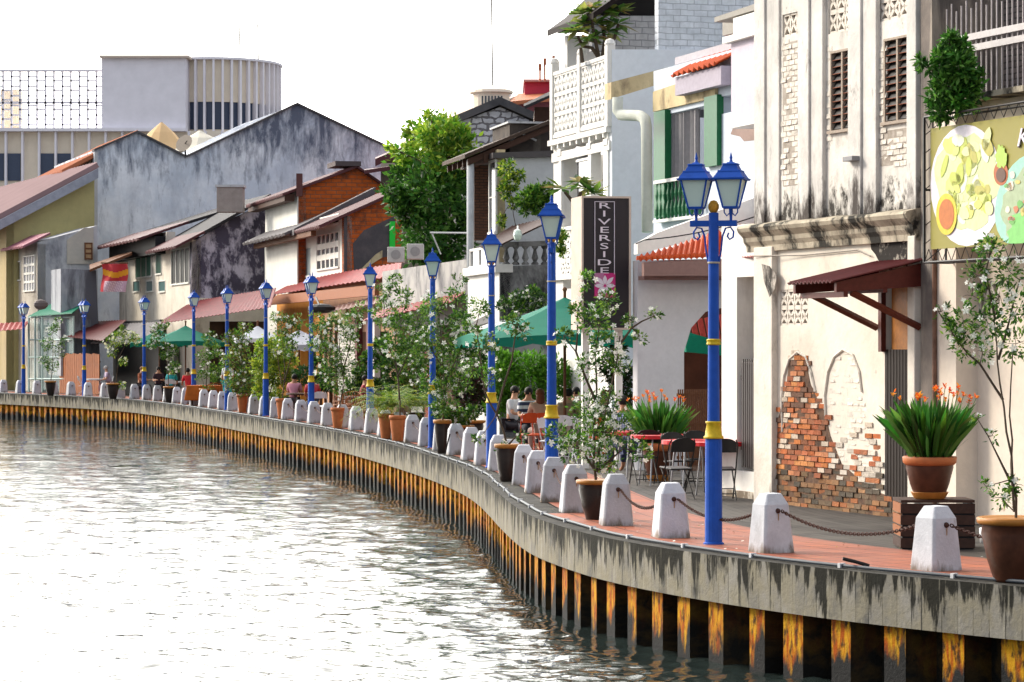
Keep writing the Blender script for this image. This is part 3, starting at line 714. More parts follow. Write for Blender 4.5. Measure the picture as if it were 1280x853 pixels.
mb = MB(); zc9 = F1.fa(1118,330)[1]; mb.tube([F1.p(U1-.1,-.13,3.46), F1.p(3.2,-.03,3.43), F1.p(1.6,-.03,3.45), F1.p(1.25,-.03,3.36)], .010, 4); mb.build('wall_cable', simple('pale_cable', (.35,.32,.28), .7), b1)
mb = MB(); F1.fpoly(mb, [(1086,294),(1149,287),(1149,338),(1139,341),(1128,333),(1112,338),(1100,330),(1094,318),(1089,312)], -.004, .003); mb.build('mould_patch', pmat('black_mould_patch', (.70,.63,.53), (.5,.45,.38), s=2, stain=(.025,.022,.02), ss=2.2, slo=.40, shi=.50, streak=.6), b1)
mb = MB(); F1.fpoly(mb, [(952,330),(962,333),(971,345),(968,362),(962,372),(955,352)], -.0915, .002); mb.build('mould_patch', pmat('grey_mould_patch', (.55,.5,.44), (.3,.27,.24), s=3, stain=(.05,.045,.04), ss=4, slo=.42, shi=.55, streak=.6), b1)
mb = MB(); mb.tube([F1.p(-.42,-.03,Z0), F1.p(-.42,-.03,ztop_pipe)], .028, 8); mb.build('wall_pipe', simple('rust_pipe', (.22,.12,.08), .7, s=10, var=.8), b1)

# ---- right neighbour with sign board
b0 = thing('shophouse', 'plain cream house at the right edge behind the food sign, with barred window above', 'shophouse', tuple(F1.p(-1,0,0)))
PLAIN = pmat('smooth_cream_plaster', (.76,.67,.57), (.70,.61,.51), s=.9, stain=(.35,.28,.2), ss=1.6, slo=.58, shi=.8, streak=.3, bump=.15)
u95 = F1.fa(1195,430)[0]; ztop = F1.fa(1195,128)[1]
mb = MB(); F1.box(mb, u95, -.06, 0, .5, Z0, ztop); mb.build('corner_wall', PLAIN, b0)
lv = F1.fr(1200,352,1250,398,.3); mb = MB(); F1.wall(mb, (-8, u95+.01, Z0, ztop), [lv], .3, .25); mb.build('wall', PLAIN, b0); lattice(F1, b0, lv, .31, PIL2, 4, 1)
mb = MB(); F1.box(mb, -8, u95+.02, -.02, 1.2, ztop, ztop+.07); mb.build('ledge', CORN, b0)
GB = brickmat('grey_brick', (.26,.22,.21), (.20,.165,.16), (.10,.09,.085), 20.8, side=False)
mb = MB(); F1.box(mb, -8, -.05, 1.0, 1.3, ztop+.05, 9); mb.build('upper_wall', GB, b0)
mb = MB(); F1.box(mb, -.34, -.06, -.02, 1.0, Z0, 8.9); mb.build('dark_edge', pmat('mouldy_edge', (.20,.17,.15), (.10,.09,.085), s=2, stain=(.5,.44,.36), ss=2, streak=.1), b0)
mb = MB(); F1.box(mb, -2.6, -2.45, .9, 1.02, ztop+.07, 9); F1.box(mb, -1.5, -1.38, .9, 1.02, ztop+.07, 9); mb.build('window_post', BROWNW, b0)
mb = MB(); zt = F1.fa(1230,30)[1]
for k in range(60):
    u = -.5 - k*.12; mb.tube([F1.p(u,.1,ztop+.07), F1.p(u,.1,zt+.3+.06*math.sin(k*2.1))], .011, 5)
gr = mb.build('window_bars', simple('grey_bars', (.42,.38,.38), .5), b0)
mb = MB(); 
for z in (zt-.15, ztop+.6): F1.box(mb, -8, -.4, .06, .085, z, z+.08)
mb.build('cross_rail', simple('grey_rail', (.50,.47,.47), .5), gr)
# sign
sgn = thing('sign_board', 'olive green food sign with white plates on a black steel frame above the potted shrub', 'sign', tuple(F1.p(-1.5,-.35,3.2)))
def q2(x, y, v=-.35): u, z = F1.fa(x, y, v); return F1.p(u, v, z)
u0s = F1.fa(1163,200,-.35)[0]; zb = F1.fa(1163,312,-.35)[1]; zt2 = F1.fa(1163,161,-.35)[1]
mb = MB(); F1.box(mb, -5.5, u0s, -.35, -.31, zb, zt2); mb.build('board', simple('olive_print', (.27,.24,.04), .45, var=.12, s=3), sgn)
def disc(cx, cy, rx, ry, lay, col, name, tilt=0, n=28, wob=0, seed=0):
    r = random.Random(seed); pts = []
    for k in range(n):
        t = 2*math.pi*k/n; q = 1 + (r.uniform(-wob, wob) if wob else 0); a, b_ = rx*math.cos(t)*q, ry*math.sin(t)*q
        pts.append((cx + a*math.cos(tilt)-b_*math.sin(tilt), cy + a*math.sin(tilt)+b_*math.cos(tilt)))
    m2 = MB(); v = -.35-.003*lay; P3 = []
    for x, y in pts:
        u, z = F1.fa(x, y, v); P3.append(F1.p(min(u, u0s-.0), v, max(min(z, zt2), zb)))
    m2.prism(P3, F1.v*.002); return m2.build(name, simple(name+'_ink', col, .5, var=.35, s=14), sgn)
disc(1208,232,45,76,1,(.74,.70,.76),'plate'); disc(1209,226,38,62,2,(.60,.68,.35),'salad',wob=.12,seed=2)
rr = random.Random(4)
for k in range(60):
    disc(1209+rr.uniform(-30,27), 220+rr.uniform(-48,50), rr.uniform(3,8), rr.uniform(5,15), 3+k%3, rr.choice([(.60,.68,.20),(.72,.76,.45),(.48,.55,.10),(.78,.8,.62),(.66,.66,.16),(.45,.42,.10),(.70,.74,.36)]), 'vegetable', tilt=rr.uniform(-.6,.6), n=12, wob=.12, seed=k)
disc(1183,268,13,26,6,(.62,.52,.04),'dip_rim'); disc(1183,268,9.5,19,7,(.50,.15,.03),'dip')
disc(1282,250,36,60,4,(.32,.62,.5),'green_plate',tilt=.3); disc(1284,254,30,50,5,(.36,.45,.28),'rice',tilt=.3,wob=.12,seed=9); disc(1300,290,40,30,6,(.2,.55,.15),'leaf_print',wob=.15,seed=3)
for k in range(22): disc(1278+rr.uniform(-20,22), 250+rr.uniform(-34,34), rr.uniform(2,5), rr.uniform(2,6), 7, rr.choice([(.55,.2,.1),(.75,.7,.55),(.15,.4,.1),(.6,.5,.15)]), 'topping', n=7, wob=.2, seed=k+60)
disc(1251,217,9,15,5,(.45,.12,.04),'sauce_bowl'); disc(1251,196,7,14,6,(.4,.6,.1),'garnish',wob=.2,seed=5); disc(1251,219,6,9,7,(.12,.06,.04),'sauce')
def text(s, par, pos, xd, zd, size, mat, ext=.004, name='lettering', sx=1, shear=0, sp=1):
    cu = bpy.data.curves.new(name, 'FONT'); cu.body = s; cu.size = size; cu.extrude = ext; cu.align_x = 'CENTER'; cu.align_y = 'CENTER'; cu.shear = shear; cu.space_character = sp; cu.resolution_u = 3
    t = bpy.data.objects.new('t', cu); me = bpy.data.meshes.new_from_object(t); bpy.data.objects.remove(t)
    xd = Vector(xd).normalized(); zd = Vector(zd).normalized(); n = xd.cross(zd); pos = Vector(pos)
    mb = MB(); vs = [pos + xd*(v.co.x*sx) + zd*v.co.y + n*v.co.z for v in me.vertices]; mb.add(vs, [tuple(p.vertices) for p in me.polygons]); return mb.build(name, mat, par)
LILAC = simple('lettering_lilac', (.72,.66,.74), .5, var=.05)
INK = simple('lettering_ink', (.05,.02,.03), .5)
text('Ku', sgn, q2(1283,172,-.372), -F1.u, (0,0,1), .30, LILAC, shear=.3, sx=1.3); text('Ku', sgn, q2(1284,173,-.362), -F1.u, (0,0,1), .315, INK, shear=.3, sx=1.3, name='lettering_edge')
mb = MB(); ut = u0s+.06; zt3 = zt2+.14; zb3 = zb-.16
def fp(u, v, z): return F1.p(u, v, z)
mb.tube([fp(ut,-.4,zb3), fp(ut,-.4,zt3)], .02, 5); mb.tube([fp(ut,-.4,zt3), fp(-6,-.4,zt3)], .014, 5); mb.tube([fp(ut,-.4,zb3), fp(-6,-.4,zb3)], .016, 5)
mb.tube([fp(ut,-.12,zb3), fp(-6,-.12,zb3)], .014, 5); mb.tube([fp(ut,-.12,zt3), fp(-6,-.12,zt3)], .014, 5); mb.tube([fp(ut,-.1,zb3), fp(ut,-.1,zt3)], .016, 5)
k = 0; u = ut
while u > -6:
    mb.tube([fp(u,-.4,zb3), fp(u-.11,-.4,zb-.0)], .006, 4); mb.tube([fp(u-.11,-.4,zb), fp(u-.22,-.4,zb3)], .006, 4)
    mb.tube([fp(u,-.4,zt3), fp(u-.11,-.4,zt2)], .006, 4); mb.tube([fp(u-.11,-.4,zt2), fp(u-.22,-.4,zt3)], .006, 4); u -= .22
for z in (zb3+.0, zt3-.0, (zb3+zt3)/2):
    mb.tube([fp(ut,-.4,z), fp(ut,.0,z)], .014, 5)
for k in range(8):
    z = zb3+(zt3-zb3)*k/8; mb.tube([fp(ut,-.4,z), fp(ut,-.1,z+(zt3-zb3)/8)], .006, 4)
mb.build('steel_frame', IRON, sgn)

# ---- white portal beside it
F2 = F(951, 39.95, 20.8); LILW = pmat('white_wall', (.70,.70,.72), (.64,.64,.66), s=1.2, stain=(.30,.28,.26), ss=1.8, slo=.60, shi=.8, streak=.25, bump=.12)
WHITE = pmat('fresh_white_wall', (.80,.78,.74), (.74,.72,.69), s=1.0, stain=(.42,.40,.38), ss=1.6, slo=.62, shi=.85, streak=.2, bump=.1)
b2 = thing('shophouse', 'white house with orange tiled porch, green veranda posts and dark slatted gate', 'shophouse', tuple(F2.O))
r = F2.fr(902,280,951,600); h = F2.fr(921,346,953,591); r = (-.03, r[1], Z0, F2.fa(925,281)[1]); h = (-.03, h[1], F2.fa(940,590)[1], h[3])
mb = MB(); F2.wall(mb, r, [h], 0, .6); mb.build('portal', WHITE, b2)
mb = MB(); F2.box(mb, -.03, h[1]+.1, .6, .64, Z0, 3.5); mb.build('recess', simple('recess_grey', (.18,.17,.18), .8), b2)
mb = MB(); n = 10; zg = F2.fa(940,449)[1]; ug9 = F2.fa(928,500)[0]
for k in range(n):
    u = -.02+(ug9+.02)*k/(n-1); F2.box(mb, u-.024, u+.024, .0, .03, h[2]+.05, zg-.06); mb.hexa([F2.p(u-.024,.0,zg-.06),F2.p(u+.024,.0,zg-.06),F2.p(u+.024,.03,zg-.06),F2.p(u-.024,.03,zg-.06)],[F2.p(u-.004,.01,zg),F2.p(u+.004,.01,zg),F2.p(u+.004,.02,zg),F2.p(u-.004,.02,zg)])
F2.box(mb, -.03, ug9+.12, .03,.06, h[2]+.3,h[2]+.36); F2.box(mb, -.03, ug9+.12, .03,.06, zg-.3,zg-.24)
mb.build('gate', simple('gate_maroon', (.020,.010,.010), .5, s=20), b2)
mb = MB(); F2.box(mb, -.05, r[1]+.05, -.05, .1, Z0, .10); mb.build('step', CREAML, b2)
# porch wall facing along the quay, with an arch
F2b = F(797, 50, 17)
mb = MB(); F2b.spoly(mb, [(797,607),(797,326),(975,322),(975,620),(958,618),(948,440),(932,402),(906,384),(882,390),(864,410),(855,440),(855,610)], 0, .25); mb.build('porch_wall', LILW, b2)
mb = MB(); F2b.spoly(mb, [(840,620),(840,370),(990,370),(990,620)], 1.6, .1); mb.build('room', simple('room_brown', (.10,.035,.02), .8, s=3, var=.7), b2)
mb = MB(); F2b.spoly(mb, [(856,414),(900,427),(960,436),(960,448),(900,444),(858,440)], .5, .3); mb.build('green_cloth', simple('green_cloth', (.0,.20,.12), .7), b2)
mb = MB()
for k in range(9): F2b.spoly(mb, [(863+k*9,402-k*2),(869+k*9,400-k*2),(875+k*9,425+k),(868+k*9,424+k)], .8+.02*(k%2), .02)
mb.build('red_cloth', simple('red_cloth', (.45,.06,.05), .8, var=.6, s=18), b2)
mb = MB(); F2b.spoly(mb, [(805,345),(805,328),(960,322),(960,345)], -.75, .12); F2b.spoly(mb, [(805,350),(805,345),(960,345),(960,350)], -.4, .3); mb.build('fascia', simple('brown_fascia', (.28,.17,.15), .7), b2)
A = P(796,324,49.2); B = P(962,317,50.4); C = P(962,270,52.6); A2 = P(800,320,49.6)
mb = MB(); mb.sheet(A, B, C, A2, 24, .035, .02); mb.sheet(A-Vector((0,0,.02)), B-Vector((0,0,.02)), B+Vector((0,.02,.05)), A+Vector((0,.02,.05)), 24, .03, .02)
TILE = simple('orange_tile', (.62,.10,.022), .6, s=14, var=.55); mb.build('tile_roof', TILE, b2)
mb = MB(); F2b.spoly(mb, [(797,318),(797,305),(822,291),(975,236),(975,268),(900,293)], 1.2, .2); mb.build('parapet', WHITE, b2)
mb = MB(); F2b.spoly(mb, [(908,340),(908,281),(975,281),(975,340)], .6, .2); mb.build('inner_wall', LILW, b2)
cc = simple('red_sheet', (.35,.05,.045), .5, s=8, var=.5)
mb = MB(); mb.sheet(P(905,322,41.5), P(952,321,39.5), P(952,317,40.2), P(892,318,42.4), 14, .012, .01); mb.build('eave_sheet', cc, b2)
# upper floor
F2u = F(945, 52, 17)
LB2 = pmat('pale_blue_wall', (.60,.66,.74), (.55,.61,.70), s=1, stain=(.4,.42,.46), ss=1.4, slo=.6, shi=.85, streak=.2, bump=.1)
op = F2u.fr(832,138,880,262); wn = F2u.fr(897,120,914,142); u_l = F2u.fa(817,200)[0]
mb = MB(); F2u.wall(mb, (-3.5, u_l, 1.5, F2u.fa(880,72)[1]), [op, (wn[0],wn[1],wn[2],wn[3])], 0, .3); mb.build('upper_wall', LB2, b2)
mb = MB(); F2u.box(mb, -3.5, u_l, 1.8, 2.0, 3, 8.2); mb.build('veranda_back_wall', LILW, b2)
mb = MB(); F2u.box(mb, op[0]-.1, u_l, .3, 1.8, op[3]+.02, op[3]+.1); mb.build('veranda_ceiling', DARK, b2)
BEI = pmat('beige_lintel', (.62,.50,.30), (.5,.40,.24), s=2, stain=(.2,.15,.1), ss=2, streak=.5)
mb = MB(); F2u.fpoly(mb, [(816,140),(816,115),(894,88),(894,122)], -.06, .1); mb.build('lintel', BEI, b2)
GREEN = simple('green_paint', (.008,.12,.045), .45, var=.4)
for x0, x1, y0, y1, vv in ((817,831,139,272,-.12),(880,896,120,208,-.10)):
    rr_ = F2u.fr(x0,y0,x1,y1,vv); mb = MB(); F2u.box(mb, *rr_[:2], vv, vv+.14, *rr_[2:]); mb.build('post', GREEN, b2)
mb = MB(); pts = []
rr_ = F2u.fr(838,140,872,258,.05); 
for k in range(25):
    f = k/24; pts.append((rr_[0]+(rr_[1]-rr_[0])*f, .08+.05*math.sin(k*1.9)))
for (ua, va), (ub, vb) in zip(pts, pts[1:]):
    f = (ua-rr_[0])/(rr_[1]-rr_[0]); mb.face([F2u.p(ua,va,rr_[2]),F2u.p(ub,vb,rr_[2]),F2u.p(ub,vb,rr_[3]),F2u.p(ua,va,rr_[3])])
mb.build('curtain', simple('grey_curtain', (.26,.25,.26), .9), b2)
bl = F2u.fr(820,226,878,272,-.1); mb = MB(); F2u.box(mb, bl[0], bl[1], -.16, -.06, bl[3], bl[3]+.07); F2u.box(mb, bl[0], bl[1], -.18, -.04, bl[2]-.06, bl[2]); rl = mb.build('railing', WHITE, b2); mb = MB()
n = 12
for k in range(n):
    u = bl[0]+(bl[1]-bl[0])*(k+.5)/n; p = F2u.p(u,-.11,0); H = bl[3]-bl[2]
    mb.lathe([(.02,bl[2]),(.05,bl[2]+H*.15),(.055,bl[2]+H*.28),(.02,bl[2]+H*.5),(.045,bl[2]+H*.68),(.02,bl[2]+H*.88),(.03,bl[3])], (p.x,p.y,0), 6)
mb.build('baluster', GREEN, rl)
bx = F2u.fr(914,50,945,155,-.5); mb = MB(); F2u.box(mb, -2.0, bx[1], -.5, .0, bx[2], bx[3]); mb.build('bay', pmat('lilac_bay', (.62,.56,.64), (.56,.5,.58), s=1), b2)
mb = MB(); F2u.box(mb, -2.0, bx[1]+.15, -.62, .0, bx[3], bx[3]+.12); F2u.box(mb, -2.0, bx[1]-.1, -.5, .0, bx[3]+.12, bx[3]+.45); mb.build('bay_cap', WHITE, b2); mb = MB(); F2u.box(mb, -2.0, bx[1]+.02, -.52,.0, bx[2]-.04, bx[2]); mb.build('bay_sill', WHITE, b2)
mb = MB(); F2u.fpoly(mb, [(913,168),(917,158),(950,158),(950,175),(930,177),(925,171)], -.004, .01); mb.build('bare_patch', pmat('bare_patch', (.33,.24,.21)), b2)
FC = F(764, 57.5, 17); mb = MB(); FC.spoly(mb, [(764,124),(764,103),(836,84),(861,91),(861,103),(838,101)], 0, .4); mb.build('concrete_canopy', BEI, b2)
mb = MB(); ta = F2u.fa(895,80,-.35)[0]; tb = F2u.fa(838,92,-.35)[0]; z0 = F2u.fa(880,82,-.35)[1]; mb.sheet(F2u.p(ta,-.35,z0), F2u.p(tb,-.35,z0-.02), F2u.p(tb,.5,z0+.42), F2u.p(ta,.5,z0+.42), 9, .04, .02); mb.build('tile_roof', TILE, b2)
mb = MB(); F2u.box(mb, ta, tb, -.25, -.05, z0-.42, z0-.06); mb.build('roof_beam', simple('lilac_beam', (.42,.38,.45), .8), b2)
mb = MB(); F2u.box(mb, ta-.4, tb+1.5, .3, .42, z0+.35, z0+.5); mb.build('flashing', simple('grey_flashing', (.38,.35,.38), .6), b2)
mb = MB(); F2u.fpoly(mb, [(893,28),(893,22),(952,2),(952,10)], -.5, 1.4); F2u.fpoly(mb, [(903,45),(903,27),(952,8),(952,33)], -.1, .2); mb.build('top_eave', simple('top_eave', (.33,.31,.28), .8), b2)
mb = MB(); pts = [P(772,122,57.5),P(772,138,57.5),P(776,144,57.4),P(790,144.5,57),P(800,145,56.7),P(806,149,56.5),P(808,158,56.4),P(809,290,56)]
mb.tube(pts, .115, 10); mb.build('drain_pipe', pmat('pipe_cream', (.60,.62,.56), (.5,.52,.46), s=2), b2, smooth=True)
mb = MB(); pts = [P(795,305,50)]
for k in range(1, 16): f = k/15; pts.append(P(795+155*f, 303-32*f+6*math.sin(math.pi*f)-2, 50.5-1*f))
mb.tube(pts, .012, 4); mb.build('cable', IRON, b2)
# slatted fence on the terrace
fn = thing('slatted_fence', 'brown slatted timber fence closing the porch below the arch', 'fence', tuple(P(870,590,46.5)))
mb = MB()
for k in range(26):
    a = P(848+k*2.6, 592, 47.0); x = a.x; mb.box(x-.012, x+.012, a.y, a.y+.03, .1, CZ+(HY-487)/FPX*47)
mb.build('slats', BROWNW, fn); mb = MB(); a = P(846,592,47); b_ = P(916,592,47)
for z in (.3,.85,1.35): mb.box(a.x, b_.x, 47.03, 47.06, z, z+.05)
mb.build('rail', BROWNW, fn)
# ------------------------------------------------------------------ balcony house (behind the RIVERSIDE sign)
F3 = F(765, 60, 15.5)
PALE = pmat('pale_blue_white_wall', (.79,.82,.87), (.73,.77,.82), s=.8, stain=(.42,.45,.48), ss=1.2, slo=.6, shi=.85, streak=.2, bump=.1)
b3 = thing('townhouse', 'tall white townhouse with lattice balcony, painted brick top storey and open roof terrace', 'townhouse', tuple(F3.O))
un = F3.fa(692,300)[0]
mb = MB(); F3.spoly(mb, [(765,620),(765,62),(1010,62),(1010,620)], 0, .3); mb.build('side_wall', PALE, b3)
WB = brickmat('white_brick', (.80,.83,.88), (.74,.78,.83), (.42,.44,.48), 15.5, w=.32, rh=.13, ms=.008)
mb = MB(); F3.spoly(mb, [(823,64),(823,-40),(1010,-40),(1010,64)], .05, .25); mb.build('brick_gable', WB, b3)
mb = MB(); F3.spoly(mb, [(740,64),(740,20),(826,20),(826,64)], 2.6, .2); mb.build('terrace_wall', brickmat('shaded_white_brick', (.52,.52,.53), (.46,.46,.48), (.26,.26,.28), 15.5, w=.3, rh=.14), b3)  # white brick again, with the shade under the roof put into darker colours
op = F3.fr(704,178,757,292); op = (op[0], op[1], op[2]-1.2, F3.fa(730,172)[1])
zf = F3.fa(765,158)[1]
mb = MB(); F3.wall(mb, (.3, un, Z0, zf-.12), [op], 0, .3); mb.build('facade', WHITE, b3)
mb = MB(); F3.box(mb, .05, un+.1, -.12, 2.6, zf-.12, zf); F3.box(mb, .06, un, -.05, .0, zf-.5, zf-.3)
mb.build('terrace_floor', WHITE, b3)
for k in range(9): mb = MB(); u = .3+(un-.5)*k/8; F3.box(mb, u, u+.09, -.1, -.002, zf-.22, zf-.12); mb.build('dentil', WHITE, b3)
for x in (702, 739, 760):
    u = F3.fa(x,200)[0]; mb = MB(); F3.box(mb, u-.1, u+.12, -.04, .2, op[2]+.9, op[3]+.04); F3.box(mb, u-.14, u+.16, -.07, .22, op[3]-.3, op[3]-.16); mb.build('column', WHITE, b3, bevel=.01)
mb = MB(); F3.box(mb, 0, un, 1.4, 1.5, Z0, zf-.2); mb.build('loggia_back_wall', simple('loggia_shade', (.07,.068,.072), .8), b3)  # shade of the recess is put into the dark wall colour
dr = F3.fr(722,200,752,262,1.38); F3.win(b3, dr, 1.38, WHITE, GLASS, 2, 2, name='lattice_door')
rl = F3.fr(703,288,722,345,-.02); lattice(F3, b3, rl, -.06, WHITE, 3, 3, th=.04, name='lower_balustrade', back=False)
mb = MB(); F3.box(mb, rl[0]-.3, un, -.1, .1, rl[3], rl[3]+.08); F3.box(mb, rl[0]-.3, un, -.1, .1, rl[2]-.08, rl[2]); mb.build('ledge', WHITE, b3)
zr = F3.fa(763,70)[1]; posts = [un-.12, un*.49, .12]
for a, b_ in zip(posts[1:], posts): lattice(F3, b3, (a+.1, b_-.1, zf+.12, zr-.05), -.06, WHITE, 6, 3, th=.05, name='balcony_lattice', back=False)
mb = MB(); F3.box(mb, .05, un, -.08, .0, zr-.05, zr+.03); F3.box(mb, .05, un, -.08, .0, zf+.04, zf+.12); mb.build('balcony_rail', WHITE, b3)
for u in posts:
    mb = MB(); F3.box(mb, u-.1, u+.1, -.1, .08, zf, zr+.22); mb.ball(F3.p(u,-.01,zr+.26), .12, 8); mb.build('balcony_post', WHITE, b3)
ZB = R  # (keep names short)
mb = MB(); va, za = F3.si(690,36,4.2); vb, zb_ = F3.si(747,-5,4.2); F3.roof(mb, va, za, va+(vb-va)*3, za+(zb_-za)*3, 1.0, 4.6, .14); mb.build('roof', simple('dark_roof', (.014,.008,.007), .8, s=6, var=.5), b3); mb = MB(); F3.spoly(mb, [(728,30),(740,8),(770,-20),(826,-30),(826,27),(765,29)], 2.7, 2.0); mb.build('soffit', simple('shaded_soffit', (.014,.012,.012), .8), b3)  # soffit slab carries the shade beneath the roof in its dark colour
mb = MB(); va2, z2 = F3.si(709,44,4.0); F3.box(mb, 4.0, 4.2, va2, va2+3.0, zf, z2); mb.build('terrace_back_wall', WHITE, b3)
# ------------------------------------------------------------------ RIVERSIDE sign
sg = thing('sign_board', 'tall black vertical RIVERSIDE sign with pink flower emblem in a pale frame', 'sign', tuple(P(756,600,50)))
FS = F(728, 50, 10)
r = FS.sr(729,248,786,410); MAG = simple('magenta', (.52,.03,.19), .5, var=.1)
mb = MB(); FS.box(mb, .0, .9, *r[:2], *r[2:]); mb.build('board', simple('sign_black', (.022,.018,.024), .4, var=.1), sg)
mb = MB(); e = .035; FS.box(mb, -.03, .93, r[0]-e, r[0], r[2]-e, r[3]+e); FS.box(mb, -.03, .93, r[1], r[1]+e, r[2]-e, r[3]+e); FS.box(mb, -.028, .93, r[0], r[1], r[3], r[3]+e); FS.box(mb, -.028, .93, r[0], r[1], r[2]-e, r[2]); mb.build('frame', pmat('sign_frame', (.62,.52,.44), (.55,.45,.38), s=4), sg)
vc, zt_ = FS.si(756.5, 250); _, z0 = FS.si(756.5, 341); w_ = .165; mb = MB(); k = .006
v0, v1_ = FS.si(743,300)[0], FS.si(768,300)[0]
for a, b_, c_, d_ in ((v0,v0+k*1.4,z0,zt_),(v1_-k*1.4,v1_,z0,zt_),(v0,v1_,zt_-k*1.4,zt_)): FS.box(mb, -.034, -.001, a, b_, c_-.03 if c_ < 100 else c_, d_-.03)
mb.build('line_border', LILAC, sg)
for k, ch in enumerate('RIVERSIDE'):
    v, z = FS.si(755.2, 257.5+k*10.15); text(ch, sg, FS.p(-.008, v, z), FS.v, (0,0,1), .155, LILAC, sx=2.5, name='letter')
ra = FS.sr(743,341.5,769,372); mb = MB(); FS.box(mb, -.012, .0, *ra); mb.build('emblem_field', MAG, sg)
mb = MB(); FS.box(mb, -.014, -.0, ra[0], (ra[0]+ra[1])/2-.02, (ra[2]+ra[3])/2, ra[3]); mb.build('emblem_quarter', simple('mauve', (.42,.16,.30), .5, var=.1), sg)
mb = MB(); cv, cz = (ra[0]+ra[1])/2, (ra[2]+ra[3])/2
for k in range(8):
    a = math.pi*k/4 + (.0 if k%2 else .0); l = .17 if k%2 == 0 else .20; pts = []
    if k in (5, 6, 7): l *= .85
    for q in range(9):
        f = q/8; wd = .036*math.sin(math.pi*f); pts.append((f*l+.02, wd))
    pts = pts + [(x, -y) for x, y in pts[-2:0:-1]]
    mb.prism([FS.p(-.016, cv+x*math.cos(a)-y*math.sin(a), cz-.01+x*math.sin(a)+y*math.cos(a)) for x, y in pts], FS.u*.003)
mb.build('emblem_flower', LILAC, sg)
mb = MB(); FS.box(mb, .3, .42, r[0]+.05, r[0]+.17, 0, r[2]-.03); FS.box(mb, .3, .42, r[1]-.17, r[1]-.05, 0, r[2]-.03); mb.build('leg', WHITE, sg)

# ------------------------------------------------------------------ house with roofed upper terrace (x 585-690)
F4 = F(622, 72, 12)
b4 = thing('shophouse', 'old white house with brown roofed terrace, concrete water tank and stained balustrade beside the townhouse', 'shophouse', tuple(F4.O))
STW = pmat('stained_white_wall', (.56,.57,.58), (.47,.48,.49), s=1.2, stain=(.12,.11,.10), ss=1.5, slo=.58, shi=.72, streak=.3, bump=.2)
DKS = pmat('black_stained_wall', (.34,.34,.34), (.20,.20,.20), s=1.0, stain=(.03,.03,.032), ss=1.5, slo=.42, shi=.58, streak=.5, bump=.3)
mb = MB(); F4.spoly(mb, [(622,560),(622,196),(740,193),(740,560)], 0, .3); mb.build('side_wall', STW, b4)
mb = MB(); F4.spoly(mb, [(616,198),(616,191),(740,187),(740,195)], -.15, 3); mb.build('roof_slab', simple('dark_slab', (.09,.08,.08), .8, s=6), b4)
u5 = F4.fa(585,300)[0]
mb = MB(); F4.wall(mb, (.3, u5, Z0, F4.fa(604,310)[1]), [], 0, .25); mb.build('facade', WHITE, b4)
fr_ = F4.fr(613,203,622,290); F4.box(mb := MB(), fr_[0], fr_[1]+.2, 0, .2, fr_[2]-.8, fr_[3]+.3); mb.build('door_surround', BEI, b4)
F4.win(b4, (fr_[0]+.1, fr_[1]-.05, fr_[2], fr_[3]), -.0, WHITE, GLASS, 1, 2)
DBR = brickmat('dark_brick', (.14,.07,.045), (.10,.05,.035), (.05,.035,.03), 12, side=False)
DBS = brickmat('dark_brick_side', (.14,.07,.045), (.10,.05,.035), (.05,.035,.03), 12)
mb = MB(); F4.spoly(mb, [(593,300),(593,200),(613,200),(613,300)], 2.8, .6); mb.build('brick_pier', DBS, b4)
tk = F4.sr(637,155,700,193,.8); mb = MB(); F4.box(mb, .8, 3.0, tk[0], tk[1], tk[2], tk[3]); mb.build('water_tank', pmat('tank_concrete', (.085,.07,.06), (.05,.042,.04), s=2.5, stain=(.22,.2,.17), ss=2, slo=.58, shi=.8), b4)
mb = MB(); F4.box(mb, .7, 3.1, tk[0]-.06, tk[1]+.05, tk[3], tk[3]+.05); mb.build('tank_lid', STW, b4)
mb = MB(); mb.tube([F4.p(.74, tk[0]-.25, tk[2]+.1), F4.p(.74, tk[0]+.25, tk[2]+.55), F4.p(.74, tk[0]+.7, tk[2]+.35)], .03, 5); mb.build('tank_pipe', STW, b4)
va, za = F4.si(556,202,3.0); vb, zb_ = F4.si(664,158,3.0)
mb = MB(); F4.roof(mb, va, za, vb, zb_, .2, 3.4, .10); ro = mb.build('terrace_roof', simple('old_roof_brown', (.075,.048,.035), .8, s=5, var=.6), b4)
mb = MB()
for k in range(5):
    u = .3+k*.7
    mb.hexa([F4.p(u,va+.1,za-.28),F4.p(u+.09,va+.1,za-.28),F4.p(u+.09,vb,zb_-.28),F4.p(u,vb,zb_-.28)],[F4.p(u,va+.1,za-.11),F4.p(u+.09,va+.1,za-.11),F4.p(u+.09,vb,zb_-.12),F4.p(u,vb,zb_-.12)])
F4.box(mb, .25, 3.35, va+.5, va+.62, za-.2, za+.02)
mb.build('rafters', WOODD, ro)
mb = MB(); a = P(588,200,72.3); b_ = P(593,425,72.3); mb.tube([Vector((a.x,a.y,b_.z)), a], .10, 10); mb.build('pipe_column', pmat('pipe_grey', (.52,.54,.56)), b4, smooth=True)
